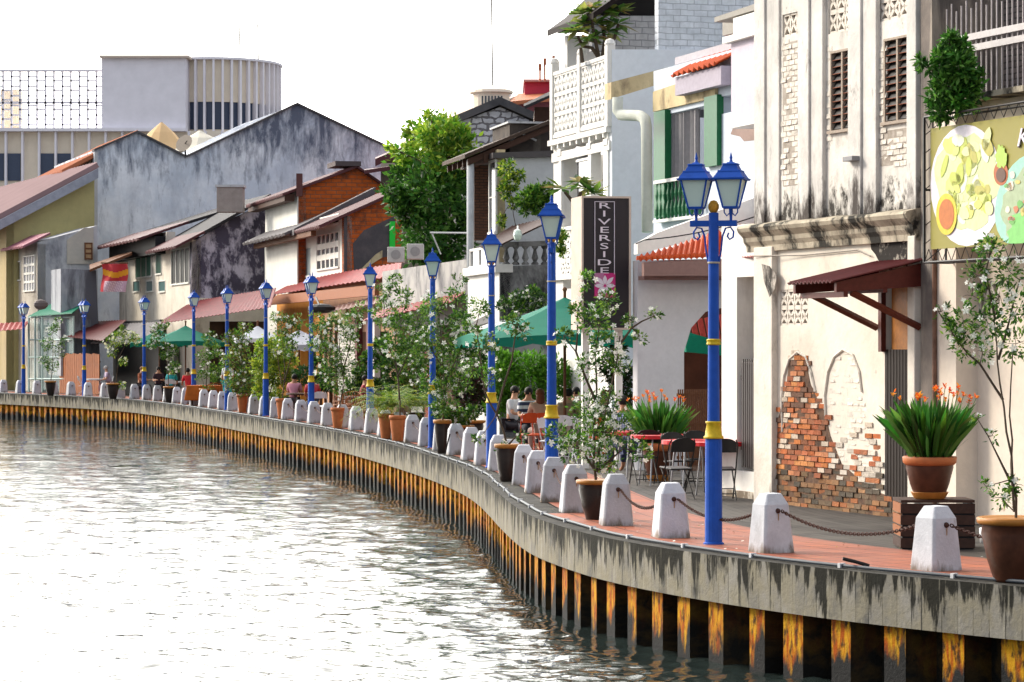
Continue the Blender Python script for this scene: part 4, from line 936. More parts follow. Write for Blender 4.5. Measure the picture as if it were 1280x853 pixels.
# lower terrace: white parapet on the river side, stained wall with balusters towards us, brown sheet roof
F4b = F(625, 68, 12)
mb = MB(); F4b.spoly(mb, [(625,560),(625,333),(720,330),(720,560)], 0, .25); F4b.spoly(mb, [(625,309),(625,303),(720,300),(720,306)], 0, .25); w4 = mb.build('terrace_wall', DKS, b4)
for k in range(6):
    v, z = F4b.si(634+k*12, 331); o = F4b.p(.12, v, 0); H = F4b.si(640,307)[1]-z
    mb = MB(); mb.lathe([(.09,z),(.09,z+.04),(.04,z+.08),(.085,z+H*.35),(.05,z+H*.62),(.035,z+H*.8),(.08,z+H*.92),(.08,z+H)], (o.x,o.y,0), 8); mb.build('baluster', DKS, w4)
u8 = F4b.fa(586,360)[0]
mb = MB(); F4b.box(mb, 0, u8, -.02, .25, Z0, F4b.fa(600,344)[1]); mb.build('parapet', WHITE, b4)
mb = MB(); F4b.box(mb, -.1, u8+.1, -.14, .3, F4b.fa(600,344)[1], F4b.fa(600,334)[1]); mb.build('coping', WHITE, b4)
rr_ = F4b.fr(590,312,622,332,.1); F4b.win(b4, (rr_[0],rr_[1],F4b.fa(600,334)[1]+.05,rr_[3]), .1, WHITE, GLASS, 3, 1)
mb = MB(); q = [P(597,311,69),P(622,296,66.5),P(700,300,66.5),P(700,265,70),P(622,285,71)]
mb.sheet(P(600,309,70.5), P(625,306,66.5), P(704,268,66.5), P(640,283,71.5), 14, .02, .02); mb.build('sheet_roof', simple('maroon_brown_sheet', (.045,.017,.014), .6, s=5, var=.5), b4)
mb = MB(); mb.ball(P(647,294,66.3), .11, 8, sc=(1,1,1.4)); mb.tube([P(647,288,66.3), P(647,283,66.5)], .02, 5); mb.build('lamp_shade', FROST, b4)
mb = MB(); mb.sheet(P(566,420,66), P(561,418,68), P(608,394,69), P(614,402,66), 8, .02, .02); mb.build('small_grey_roof', simple('grey_sheet', (.13,.12,.115), .7, s=4, var=.5), b4)
mb = MB(); mb.tube([P(538,291,73), P(586,291.5,72.4)], .025, 5); mb.tube([P(540,292,73), P(551,318,73)], .02, 5); mb.build('pole_bracket', STW, b4)

# ------------------------------------------------------------------ low cream-grey house (x 470-583)
G1 = F(583, 76, 13)
g1 = thing('shophouse', 'low cream and grey house with red awning and air conditioners, behind the leafy street trees', 'shophouse', tuple(G1.O))
GRY = pmat('cream_grey_wall', (.42,.41,.39), (.27,.27,.275), s=1.2, stain=(.13,.13,.14), ss=1.4, slo=.5, shi=.7, streak=.6)
ue = G1.fa(478,380)[0]
d1 = (7.9, 13.0, Z0, 2.8); d2 = (.8, 4.8, Z0, 2.8)
mb = MB(); G1.wall(mb, (0, ue, Z0, G1.fa(530,332)[1]), [d1, d2], 0, .3); mb.build('facade', GRY, g1)
mb = MB(); G1.spoly(mb, [(583,560),(583,334),(660,330),(660,560)], .0, .3); mb.build('side_wall', GRY, g1)
mb = MB(); G1.box(mb, .3, ue, .3, 8, G1.fa(530,334)[1]-.3, G1.fa(530,334)[1]-.1); mb.build('flat_roof', GRY, g1)
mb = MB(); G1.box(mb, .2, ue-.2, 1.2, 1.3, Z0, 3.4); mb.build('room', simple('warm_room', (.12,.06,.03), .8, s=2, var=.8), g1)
REDA = simple('red_awning_sheet', (.24,.02,.02), .6, s=3, var=.45)
awn(g1, [(562,378,74.5),(453,401,87),(487,381,90),(588,360,77)], REDA)
for x, y in ((498,319),(522,315)):
    p = P(x, y, 80); mb = MB(); mb.box(p.x-.30, p.x+.18, p.y-.3, p.y+.1, p.z-.22, p.z+.22); ac_ = mb.build('air_conditioner', simple('ac_white', (.58,.56,.53), .6), g1, bevel=.02)
    mb = MB(); mb.tube([(p.x-.06,p.y-.312,p.z),(p.x-.06,p.y-.302,p.z)], .14, 16); mb.build('fan_grille', simple('ac_grey', (.36,.35,.34), .6), ac_)
for u in (5.8,):
    G1.win(g1, (u, u+.9, .9, 2.3), 0, simple('white_frame', (.65,.63,.6), .6), GLASS, 2, 3)
mb = MB(); G1.box(mb, 4.6, 5.6, -.06, 0, .1, 2.3); mb.build('red_door', simple('dull_red', (.22,.03,.03), .6), g1)
mb = MB()
for k in range(4): G1.box(mb, 12.2+k*1.0, 12.3+k*1.0, -1.6, -1.5, Z0, 3.0)
mb.build('awning_post', BROWNW, g1)
# ------------------------------------------------------------------ salmon and orange house (x 345-497)
G2 = F(497, 91, 14)
g2 = thing('shophouse', 'salmon and orange low house under a long pink-red sheet roof', 'shophouse', tuple(G2.O))
SAL = pmat('salmon_wall', (.50,.29,.19), (.42,.25,.18), s=1, stain=(.25,.17,.13), ss=1.4, slo=.58, shi=.75)
ORA = pmat('orange_wall', (.58,.25,.05), (.50,.2,.04), s=1, stain=(.3,.12,.03), ss=1.4, slo=.6, shi=.8)
ub_ = G2.fa(404,400)[0]; ue = G2.fa(346,400)[0]
sb = (1.6, 6.0, Z0, 2.7)
mb = MB(); G2.wall(mb, (0, ub_, Z0, G2.fa(450,352)[1]), [sb, (1.0,2.2,3.3,4.2)], 0, .3); mb.build('facade', SAL, g2)
mb = MB(); G2.wall(mb, (ub_, ue, Z0, G2.fa(370,366)[1]), [(ub_+1.5, ub_+5, Z0, 2.6)], 0, .3); mb.build('orange_facade', ORA, g2)
mb = MB(); G2.spoly(mb, [(497,540),(497,342),(575,338),(575,540)], .0, .3); mb.build('side_wall', SAL, g2)
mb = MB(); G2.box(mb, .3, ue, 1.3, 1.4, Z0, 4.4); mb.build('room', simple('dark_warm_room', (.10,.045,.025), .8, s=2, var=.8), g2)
PNK = simple('pink_red_sheet', (.26,.03,.03), .65, s=3, var=.7)
awn(g2, [(499,344,88.5),(337,369,113),(372,350,116),(502,328,91.5)], PNK, waves=30)
mb = MB(); G2.box(mb, .3, ue-.5, -.7, -.55, G2.fa(450,362,-.6)[1]-.25, G2.fa(450,362,-.6)[1]+.1); mb.build('eave_beam', simple('brown_orange_beam', (.30,.11,.05), .7), g2)
BRS = simple('brown_sheet', (.17,.07,.05), .6, s=5, var=.5)
awn(g2, [(478,378,89),(405,391,99),(410,385,101),(480,368,91)], BRS, waves=12)
mb = MB(); G2.box(mb, ub_-5, ub_-1.2, -.06, .0, 3.0, 3.55); mb.build('fascia_panel', simple('khaki_panel', (.30,.25,.10), .7), g2)
SID = simple('white_siding', (.55,.52,.48), .7, var=.2)
mb = MB(); a0, a1 = G2.fa(447,470)[0], G2.fa(424,470)[0]
for k in range(20): G2.box(mb, a0, a1, -.05-.012*(k%2), -.0, .2+k*.14, .33+k*.14)
mb.build('siding', SID, g2)
for x in (452, 466, 474): u = G2.fa(x,430)[0]; mb = MB(); G2.box(mb, u-.18, u+.18, -.2, .0, Z0, 3.2); mb.build('pilaster', simple('maroon_pilaster', (.13,.03,.03), .6) if x != 474 else WHITE, g2)
mb = MB(); mb.ball(P(402,386,97), .5, 10, sc=(1,.6,.35)); mb.tube([P(402,388,97), P(395,372,98)], .04, 4); mb.build('satellite_dish', IRON, g2)
# ------------------------------------------------------------------ white and brick house with two maroon roofs
F5 = F(430, 104, 14); F5b = F(373, 112, 14)
b5 = thing('house', 'white house with red brick side walls, two maroon sheet roofs and a grid window', 'house', tuple(F5.O))
W5 = pmat('creamy_white_wall', (.78,.77,.72), (.72,.71,.65), s=.8, stain=(.45,.44,.4), ss=1, slo=.62, shi=.85, streak=.3, bump=.1)
RB = brickmat('red_brick', (.62,.14,.03), (.50,.10,.02), (.26,.11,.06), 14, w=.42, rh=.16, ms=.02, over=(.13,.05,.03), olo=.56, ohi=.68)
mb = MB(); F5b.spoly(mb, [(373,470),(373,232),(446,210),(492,240),(492,470)], 0, .4); mb.build('rear_brick_wall', RB, b5)
uq = F5b.fa(333,300)[0]; zc = F5b.fa(373,236)[1]
mb = MB(); F5b.box(mb, 0, uq, -.05, .3, Z0, zc); mb.build('rear_facade', W5, b5)
va, za = F5b.si(368,236,-.2); vb, zb_ = F5b.si(446,209,-.2); vc_, zc_ = F5b.si(496,241,-.2)
MAR = simple('maroon_roof_sheet', (.11,.035,.038), .55, s=1.2, var=.4)
mb = MB(); F5b.roof(mb, va-.5, za-.2, vb, zb_+.08, -.25, uq+1.4, .1, wave=22, amp=.03); F5b.roof(mb, vb, zb_+.08, vc_, zc_, -.25, uq+1.4, .1); ro = mb.build('rear_roof', MAR, b5)
mb = MB(); F5b.box(mb, -.35, 1.5, vb-.9, vb+.15, zb_+.03, zb_+.22); mb.build('ridge_cap', simple('grey_ridge', (.09,.07,.07), .8), ro)
mb = MB(); F5b.box(mb, -.2, uq+1.3, va-.4, va-.0, za-.5, za-.22); mb.build('eave_board', WOODD, ro)
p = P(374,236,111.5); q = P(374,217,111.5); mb = MB(); mb.box(p.x-.12, p.x+.12, p.y, p.y+.25, p.z-.3, q.z); mb.build('chimney', simple('chimney_maroon', (.12,.05,.045), .8), ro)
mb = MB(); F5.spoly(mb, [(430,470),(430,268),(502,237),(502,470)], 0, .4); mb.build('front_brick_wall', RB, b5)
mb = MB(); F5.spoly(mb, [(443,345),(441,305),(455,288),(494,270),(494,320),(478,322)], -.02, .04); F5.spoly(mb, [(430,345),(430,268),(434,266),(434,345)], -.015, .03)
mb.build('render_patch', pmat('dark_render', (.09,.08,.085), (.13,.11,.11), s=2), b5)
mb = MB(); F5.spoly(mb, [(446,342),(478,322),(478,313),(470,318)], -.05, .03); mb.build('pale_flashing', BEI, b5)
mb = MB(); F5.spoly(mb, [(487,320),(487,277),(494,277),(494,320)], -.1, .06); mb.build('green_panel', simple('vivid_green', (.02,.60,.05), .5, var=.05), b5)
uf = F5.fa(374,320)[0]; ug = F5.fa(343,320)[0]; z5 = F5.fa(430,270)[1]
gw = F5.fr(397,293,424,335); vw = F5.fr(378,311,388,345); tv = F5.fr(396,272,423,281); lw = F5.fr(340,286,351,327); sw = F5.fr(358.5,283,364,301)
mb = MB(); F5.wall(mb, (0, uf, Z0, z5), [gw, tv, vw], 0, .3); mb.build('front_facade', W5, b5)
mb = MB(); F5.wall(mb, (uf, F5.fa(334,320)[0], Z0, z5-.35), [], -.12, .4); mb.build('annex_wall', W5, b5)
F5.win(b5, gw, .02, W5, GLASS, 5, 3, proud=.06, bar=.22); F5.win(b5, tv, .02, W5, DARK, 3, 1, proud=.02)
F5.win(b5, vw, .02, W5, simple('blue_grey_glass', (.18,.23,.25), .4), 1, 7, bar=.05, proud=.02)
lw = F5.fr(340,286,351,327,-.12); sw = F5.fr(358.5,283,364,301,-.12)
F5.win(b5, lw, -.13, simple('tan_frame', (.45,.28,.16), .6), simple('louvre_blue', (.25,.28,.30), .4), 2, 10, bar=.06); F5.win(b5, sw, -.13, simple('orange_frame', (.40,.14,.05), .6), simple('louvre_brown', (.16,.08,.05), .5), 1, 3)
va, za = F5.si(398,282,-.2); vb, zb_ = F5.si(505,234,-.2)
mb = MB(); F5.roof(mb, va, za, vb, zb_, -.25, uf*.55, .1, wave=14, amp=.03); ro = mb.build('front_roof', MAR, b5)
GRF = simple('grey_old_sheet', (.13,.12,.125), .7, s=2, var=.5)
mb = MB(); F5.roof(mb, va-.3, za-.05, vb, zb_+.12, uf*.58, ug+.6, .1, wave=12, amp=.03); mb.build('grey_roof', GRF, b5)
mb = MB(); F5.roof(mb, va, za+.1, vb, zb_+.3, uf*.53, uf*.62, .25); mb.build('party_coping', GRF, b5)
mb = MB(); F5.box(mb, uf*.2, ug, va+.1, va+.3, za-.3, za-.1); mb.build('eave_board', BROWNW, b5)
# ------------------------------------------------------------------ dark stained house (x 150-333)
F6 = F(240, 122, 17)
b6 = thing('house', 'old cream house with green shutters and a black-violet mould-stained side wall', 'house', tuple(F6.O))
VIO = pmat('violet_mould_wall', (.085,.075,.115), (.045,.04,.06), s=.6, stain=(.48,.45,.55), ss=1.7, slo=.48, shi=.60, streak=.6, bump=.3, bs=8)
C6 = pmat('old_cream_wall', (.70,.65,.56), (.58,.53,.45), s=.8, stain=(.24,.2,.16), ss=.9, slo=.56, shi=.72, streak=.5)
mb = MB(); F6.spoly(mb, [(240,372),(240,303),(288,275),(338,251),(338,376)], 0, .5); mb.build('stained_side_wall', VIO, b6)
mb = MB(); F6.spoly(mb, [(240,520),(240,372),(338,376),(338,402),(262,402),(262,520)], -.03, .5); mb.build('lower_side_wall', C6, b6); mb = MB(); F6.spoly(mb, [(250,520),(250,396),(345,396),(345,520)], .8, .3); mb.build('shaded_back_wall', simple('shop_shade', (.09,.05,.035), .8, s=2, var=.8), b6)  # back sheet coloured dark to stand for the shade under the awning
uz = F6.fa(148,400)[0]; uh = F6.fa(207,330)[0]
w1 = F6.fr(215,312,237,354); w2 = F6.fr(169,310,188,346); w3 = F6.fr(194,310,201,342)
mb = MB(); F6.wall(mb, (0, uh, Z0, F6.fa(225,303)[1]), [w1, (3.0, 5.5, Z0, 2.4)], 0, .4); F6.wall(mb, (uh, uz, Z0, F6.fa(180,296)[1]), [w2, w3, (uh+2,uh+3.5,Z0,2.4)], .05, .4); mb.build('facade', C6, b6)
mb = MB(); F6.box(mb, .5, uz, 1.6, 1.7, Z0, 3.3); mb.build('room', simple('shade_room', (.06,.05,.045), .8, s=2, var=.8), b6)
F6.win(b6, w1, .02, W5, DARK, 4, 1, bar=.09, proud=.06); F6.win(b6, w3, .06, W5, simple('green_glass', (.03,.08,.06), .4), 1, 1)
GSH = simple('green_shutter', (.06,.20,.13), .6, s=3, var=.3)
F6.win(b6, w2, .06, W5, GSH, 3, 1, bar=.08, proud=.05)
for x in (172, 188, 204):
    r = F6.fr(x-4.5,352,x+3.5,364,.05); F6.win(b6, r, .05, W5, simple('teal_glass', (.06,.14,.14), .4), 1, 1)
va, za = F6.si(186,310,-.3); vb, zb_ = F6.si(300,266,-.3); vc_, zc_ = F6.si(338,248,-.3)
M6 = simple('maroon_old_sheet', (.10,.032,.036), .6, s=1.4, var=.5); DKR = simple('black_roof', (.035,.032,.036), .8, s=1.5, var=.5)
va, za = F6.si(218,308,-.3); mb = MB(); F6.roof(mb, va, za, va+(vb-va)*.45, za+(zb_-za)*.45, -.4, uh+.8, .1, wave=12, amp=.03); mb.build('front_roof', M6, b6)
mb = MB(); F6.roof(mb, va+(vb-va)*.45, za+(zb_-za)*.45, vc_, zc_+.2, -.4, uh+.8, .14); mb.build('rear_roof', DKR, b6)
va2, za2 = F6.si(172,298,uh+.4); vb2, zb2 = F6.si(278,262,uh+.4)
mb = MB(); F6.roof(mb, va2, za2, va2+(vb2-va2)*.6, za2+(zb2-za2)*.6, uh+.3, uz+2.5, .1, wave=16, amp=.03); mb.build('upper_front_roof', M6, b6)
mb = MB(); F6.roof(mb, va2+(vb2-va2)*.6, za2+(zb2-za2)*.6, vb2+3, zb2+.9, uh+.2, uz+2.5, .14); mb.build('upper_rear_roof', DKR, b6)
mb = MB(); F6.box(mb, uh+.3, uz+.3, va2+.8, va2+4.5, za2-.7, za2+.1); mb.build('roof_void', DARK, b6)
p = P(287,262,119); q = P(287,234,119); ch = MB(); ch.box(p.x-.55, p.x+.55, p.y, p.y+1, p.z-.1, q.z); co_ = ch.build('chimney', pmat('chimney_plaster', (.38,.33,.30)), b6); ch = MB(); ch.box(p.x-.61, p.x+.61, p.y-.05, p.y+1.05, q.z, q.z+.1); ch.build('chimney_cap', STW, co_)
R1M = simple('crimson_sheet', (.16,.012,.018), .65, s=2.5, var=.8)
awn(b6, [(338,384,104),(196,405,119),(240,377,124),(345,360,108)], R1M, waves=30); awn(b6, [(338,377,106),(255,390,115),(262,383,117),(345,368,109)], R1M, waves=16)
mb = MB(); mb.tube([P(248,330,118), P(247,362,118)], .03, 4); mb.build('downpipe', IRON, b6)
BN = thing('banner', 'red and orange banner hanging on the wall left of the green shutters', 'banner', tuple(P(142,366,126)))
mb = MB(); n = 26
for i in range(n):
    for j in range(n):
        def bp(a, b_): return P(127+32*a+1.5*math.sin(b_*5)-(4*b_*(1-a) if 0 else 0), 330+35*b_, 126+.12*math.sin(a*9+b_*3))
        a, b_ = (i+.5)/n, (j+.5)/n; dz = b_-(.35-.25*(1-abs(a-.5)*2)*-1)
        band = abs(b_-(.28+.14*(1-abs(2*a-1)))) < .10
        col = (.75,.32,.02) if band else ((.50,.04,.05) if b_ < .6 or a < .12 else (.55,.35,.42))
        if b_ > .6 and .15 < a < .85 and (i*3+j*5) % 7 < 2: col = (.75,.6,.6)
        mb.face([bp(i/n,j/n), bp((i+1)/n,j/n), bp((i+1)/n,(j+1)/n), bp(i/n,(j+1)/n)], c=col)
mb.build('cloth', attrmat('banner_cloth', .8), BN)
mb = MB(); mb.tube([P(126,329,126), P(160,329,126)], .03, 5); mb.build('rod', BROWNW, BN)
# ------------------------------------------------------------------ tall blue-grey gable
F7 = F(118, 150, 18)
b7 = thing('warehouse', 'tall warehouse with blue-grey mouldy double gable wall and orange tiled eave', 'warehouse', tuple(F7.O))
BG = pmat('blue_grey_mould_wall', (.84,.88,.93), (.60,.67,.76), s=.5, lo=.38, hi=.62, stain=(.12,.14,.19), ss=1.1, slo=.47, shi=.74, streak=.3, zband=[(10.5,14.8)], bump=.3, bs=6)
mb = MB(); F7.spoly(mb, [(118,500),(118,188),(172,166),(233,197),(240,194),(372,131),(492,188),(492,500)], 0, 14); mb.build('gable_wall', BG, b7)
COP = pmat('dark_coping', (.11,.105,.11), (.06,.06,.065), s=1)
def edge(pts, t, w, u0, u1, mat, name, par, F_):
    mb = MB()
    for (x0,y0),(x1,y1) in zip(pts, pts[1:]):
        v0, z0 = F_.si(x0,y0,u0); v1_, z1 = F_.si(x1,y1,u0)
        mb.hexa([F_.p(u0,v0,z0),F_.p(u0,v1_,z1),F_.p(u1,v1_,z1),F_.p(u1,v0,z0)],[F_.p(u0,v0,z0+t),F_.p(u0,v1_,z1+t),F_.p(u1,v1_,z1+t),F_.p(u1,v0,z0+t)])
    return mb.build(name, mat, par)
edge([(118,189),(172,166),(233,197),(240,194),(372,131),(492,188)], .12, 0, -.15, .6, COP, 'coping', b7, F7)
OT = simple('faded_orange_tile', (.50,.17,.08), .7, s=1.2, var=.5)
va, za = F7.si(76,213,.5); vb, zb_ = F7.si(172,164,.5); mb = MB(); F7.roof(mb, va, za, vb, zb_, .3, 13, .2, wave=26, amp=.06); mb.build('tile_roof', OT, b7)
mb = MB(); F7.spoly(mb, [(118,300),(118,190),(122,190),(122,300)], -.05, .1); mb.build('drain_pipe', STW, b7)
mb = MB(); F7.box(mb, 1, 1.4, -1.5, -.05, Z0, 10.3); mb.build('side_pier', pmat('beige_pier', (.50,.42,.32)), b7)
rr_ = F7.sr(103,222,118,286,1.0); mb = MB(); F7.box(mb, .9, 1.0, rr_[0]-.2, rr_[1]-.5, rr_[2], rr_[3]); mb.build('brown_shutter', simple('brown_shutter', (.30,.16,.09), .7), b7)
p = P(231,180,149); dsh = thing('satellite_dish', 'grey satellite dish in the valley between the two gables of the warehouse', 'satellite dish', tuple(P(232,194,149.5)))
mb = MB(); prof = [(r*.1, .35*(r*.1)**2) for r in range(0,6)]; mb.lathe([(max(r,.001), z) for r, z in prof], n=16); m_ = Matrix.Translation(p) @ Matrix.Rotation(R(62),4,'X') @ Matrix.Rotation(R(-25),4,'Y'); mb.v = [m_ @ q for q in mb.v]
mb.build('dish', simple('dish_tan', (.32,.27,.22), .6), dsh); mb = MB(); mb.tube([P(232,195,149.6), p], .05, 5); mb.tube([p, p+Vector((.2,-.7,.1))], .03, 4); mb.build('mast', IRON, dsh)
# ------------------------------------------------------------------ grey-blue lower house and olive house
F8 = F(47, 139, 22)
b8 = thing('house', 'grey-blue stained house with brown gridded window, left of the warehouse', 'house', tuple(F8.O))
B8 = pmat('grey_blue_wall', (.55,.55,.57), (.38,.39,.42), s=.5, stain=(.13,.13,.16), ss=.6, slo=.5, shi=.68, streak=.5)
mb = MB(); F8.spoly(mb, [(47,500),(47,303),(122,282),(122,500)], 0, 6); mb.build('side_wall', B8, b8)
mb = MB(); F8.spoly(mb, [(84,300),(105,285),(117,285),(117,330),(84,330)], -.08, .1); mb.build('cream_patch', pmat('cream_patch', (.55,.50,.42), (.45,.42,.38), s=.8, stain=(.25,.25,.27), ss=.8), b8)
rr_ = F8.sr(107,305,114,323,-.1); F8.win(b8, rr_, -.1, BROWNW, simple('tan_pane', (.45,.28,.15), .7), 1, 3, side=True, bar=.08)
u8a = F8.fa(19,400)[0]; w8 = F8.fr(31,321,44,363)
mb = MB(); F8.wall(mb, (0, u8a, Z0, F8.fa(30,308)[1]), [w8], 0, .4); mb.build('facade', C6, b8)
F8.win(b8, w8, .02, W5, simple('brown_lattice', (.30,.12,.09), .6), 4, 4, bar=.12, proud=.08); w8b = F8.fr(21,328,26,350); F8.win(b8, w8b, 0, W5, GLASS, 1, 1)
mb = MB(); va, za = F8.si(40,308,0); vb, zb_ = F8.si(62,291,0); F8.roof(mb, va-.5, za, vb, zb_, -.1, u8a, .1, wave=8); mb.build('awning', simple('mauve_sheet', (.30,.12,.15), .6), b8)
FB = F(118, 133, 18)
mb = MB(); pol(mb, [(112,337,132),(112,331,137),(165,313,137),(165,316,132)], .12); mb.build('sloped_slab', BROWNW, b8)
mb = MB(); FB.spoly(mb, [(76,470),(76,336),(120,338),(126,470)], 0, 3); mb.build('front_block', pmat('pale_block', (.42,.43,.46), (.30,.32,.36), s=.7, stain=(.12,.12,.14), ss=.8, slo=.48, shi=.62), b8)
mb = MB(); pts = [P(52,380,131+k*0) for k in range(1)]; mb.ball(P(51,381,131), .35, 10, sc=(1,.5,.7)); mb.build('satellite_dish', simple('dish_grey', (.16,.13,.12), .6), b8)
A3 = simple('green_awning', (.0,.15,.085), .5, s=1.5, var=.2)
mb = MB(); pol(mb, [(90,391,131),(36,395,136),(75,374,138.5),(118,371,134)], .05); mb.build('green_canopy', A3, b8)
# glass lean-to
gh = thing('glass_porch', 'pale green glass and steel porch under the green canopy at the far left', 'porch', tuple(P(70,490,128)))
GFR = simple('pale_green_steel', (.38,.50,.48), .5)
mb = MB()
for x, Y in ((36,136.4),(44,135.5),(53,134.7),(75,133),(92,131.5)): mb.tube([P(x, 395, Y), Vector((P(x,395,Y).x, Y, 0))], .05, 4)
for y in (397, 425, 447, 474): mb.tube([P(36,y,136.4), P(53,y,134.7), P(92,y,131.5)], .04, 4)
mb.build('frame', GFR, gh)
mb = MB(); mb.face([P(36,397,136.6), P(92,397,131.7), P(92,488,131.7), P(36,488,136.6)]); 
def glassm():
    m, nt, b = nmat('tinted_glass'); b.inputs['Base Color'].default_value = (.45,.65,.62,1); b.inputs['Roughness'].default_value = .05; b.inputs['Alpha'].default_value = .3; return m
mb.build('glazing', glassm(), gh)
mb = MB(); pol(mb, [(58,486,127.6),(48,410,127.6),(54,408,127.6),(66,484,127.6)], .05); 
F9 = F(15, 143, 22)
b9 = thing('house', 'olive-yellow house with long faded pink roof at the far left', 'house', tuple(F9.O))
OL = pmat('olive_wall', (.50,.44,.20), (.42,.38,.18), s=.4, stain=(.2,.19,.12), ss=.5, slo=.58, shi=.8)
mb = MB(); F9.spoly(mb, [(8,500),(8,262),(118,218),(118,330),(118,500)], 0, 12); mb.build('side_wall', OL, b9)
mb = MB(); F9.box(mb, 0, 22, -.3, .1, Z0, F9.si(8,262)[1]-.3); mb.build('facade', pmat('beige_facade', (.50,.40,.22), (.44,.36,.22), s=.6), b9)
va, za = F9.si(-6,276,-.3); vb, zb_ = F9.si(120,204,-.3); mb = MB(); F9.roof(mb, va-1, za-.3, vb, zb_, -.5, 26, .25, wave=40, amp=.07); mb.build('roof', simple('faded_pink_roof', (.30,.19,.19), .7, s=.6, var=.25), b9)
mb = MB(); F9.roof(mb, va-1, za-.6, vb, zb_-.3, -.8, -.5, .5); mb.build('verge', pmat('grey_verge', (.34,.36,.42)), b9)
awn(b9, [(30,411,134),(-30,416,142),(-28,406,144),(36,402,137)], REDA, waves=10)
mb = MB(); F9.box(mb, 2, 14, -.35, -.25, Z0, 3.0); mb.build('dark_shopfront', simple('blue_black', (.02,.025,.04), .5), b9)
for u in (2, 5, 8): mb = MB(); F9.box(mb, u-.15, u+.15, -.5, -.3, Z0, 3.2); mb.build('post', BROWNW, b9)
# ground floor under b8: maroon and grey awnings, orange fence
awn(b8, [(128,426,126),(83,421,132),(118,402,135),(158,400,129)], simple('maroon_awning', (.10,.018,.018), .5, var=.4), waves=12); awn(b8, [(197,431,120),(113,429,129),(150,405,131),(208,402,122)], GRF, waves=16)
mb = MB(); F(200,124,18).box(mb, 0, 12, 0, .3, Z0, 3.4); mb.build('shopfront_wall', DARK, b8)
fo = thing('timber_fence', 'orange-brown boarded fence under the maroon awning at the left', 'fence', tuple(P(100,500,123)))
mb = MB(); a = P(124,500,128); b_ = P(74,500,133); 
for k in range(18):
    p0 = a.lerp(b_, k/18); p1 = a.lerp(b_, (k+.92)/18); p0.z = p1.z = 0; n = Vector((.03,.06,0)); zt_ = 1.85 + .02*(k%3); mb.hexa([p0,p1,p1+n,p0+n],[q+Vector((0,0,zt_)) for q in (p0,p1,p1+n,p0+n)])
mb.build('boards', simple('orange_boards', (.30,.085,.015), .6, s=4, var=.5), fo)
mb = MB(); a2, b2_ = a.copy(), b_.copy()
for z in (.4, 1.5): q0 = Vector((a.x+.03,a.y+.1,z)); q1 = Vector((b_.x+.03,b_.y+.1,z)); mb.tube([q0,q1], .04, 4)
mb.build('rail', BROWNW, fo)
# ------------------------------------------------------------------ big modern building far behind
bm = thing('modern_building', 'large white modern building with lattice screen and rounded glazed end behind the old roofs', 'building', tuple(P(170,434,300)))
MW = pmat('modern_white', (.85,.82,.87), (.83,.80,.85), s=.1, bump=0); MBG = pmat('modern_beige', (.85,.75,.60), (.82,.72,.58), s=.1, bump=0)
def pr(mb, x0,y0,x1,y1,Y,t=1): a = P(x0,y1,Y); b_ = P(x1,y0,Y); mb.box(a.x,b_.x,Y,Y+t,a.z,b_.z)
Y = 300
mb = MB(); pr(mb,-60,164,345,434,Y,12); mb.build('body', MBG, bm)
mb = MB(); pr(mb,127,72,232,160,Y-.4,12); mb.build('blank_block', MW, bm)
mb = MB(); pr(mb,124,69,236,72,Y-1.0,13); mb.build('block_coping', simple('peach_coping', (.66,.55,.46), .7, var=.05), bm)
mb = MB(); pr(mb,-60,160,232,164,Y-1.2,2)
for k in range(20): pr(mb,-36+k*20.8,164,-33.5+k*20.8,290,Y-.8,1)
mb.build('lower_grid', MW, bm)
WG = simple('blue_grey_window', (.06,.08,.13), .2)
for k in (0,1,2,4,5): mb = MB(); pr(mb,-33+k*20.8,192,-16+k*20.8,226,Y-.2,.5); mb.build('window', WG, bm)
# curved end: half drum
c = P(270,150,Y+10); rad = P(346,150,Y+10).x-c.x
def drum(mb, r, z0, z1, a0, a1, n, t=.3):
    for k in range(n):
        p0, p1 = a0+(a1-a0)*k/n, a0+(a1-a0)*(k+1)/n
        def q(a, rr, z): return Vector((c.x+rr*math.sin(a), c.y-rr*1.15*math.cos(a), z))
        mb.hexa([q(p0,r,z0),q(p1,r,z0),q(p1,r-t,z0),q(p0,r-t,z0)],[q(p0,r,z1),q(p1,r,z1),q(p1,r-t,z1),q(p0,r-t,z1)])
zt_ = P(0,72,Y).z; zw1 = P(0,125,Y).z; zw0 = P(0,160,Y).z
A0 = math.asin((P(232,150,Y).x-c.x)/rad)
mb = MB(); drum(mb, rad, zw1, zt_, A0, 1.75, 26); drum(mb, rad, 0, zw0, A0, 1.75, 26); mb.build('curved_wall', MBG, bm, smooth=False)
mb = MB(); drum(mb, rad-.15, zw0, zw1, A0, 1.75, 26); mb.build('curved_glazing', WG, bm)
mb = MB(); nf = 15
for k in range(nf+1):
    a = A0+(1.75-A0)*k/nf; da = .016
    def q(a, rr, z): return Vector((c.x+rr*math.sin(a), c.y-rr*1.15*math.cos(a), z))
    mb.hexa([q(a-da,rad+.5,0),q(a+da,rad+.5,0),q(a+da,rad-.2,0),q(a-da,rad-.2,0)],[q(a-da,rad+.5,zt_),q(a+da,rad+.5,zt_),q(a+da,rad-.2,zt_),q(a-da,rad-.2,zt_)])
drum(mb, rad+.6, zt_, zt_+.25, A0, 1.75, 26, 1.5); mb.build('fins', MW, bm)
mb = MB(); pr(mb,225,70,232,160,Y,3); mb.build('return', MW, bm)
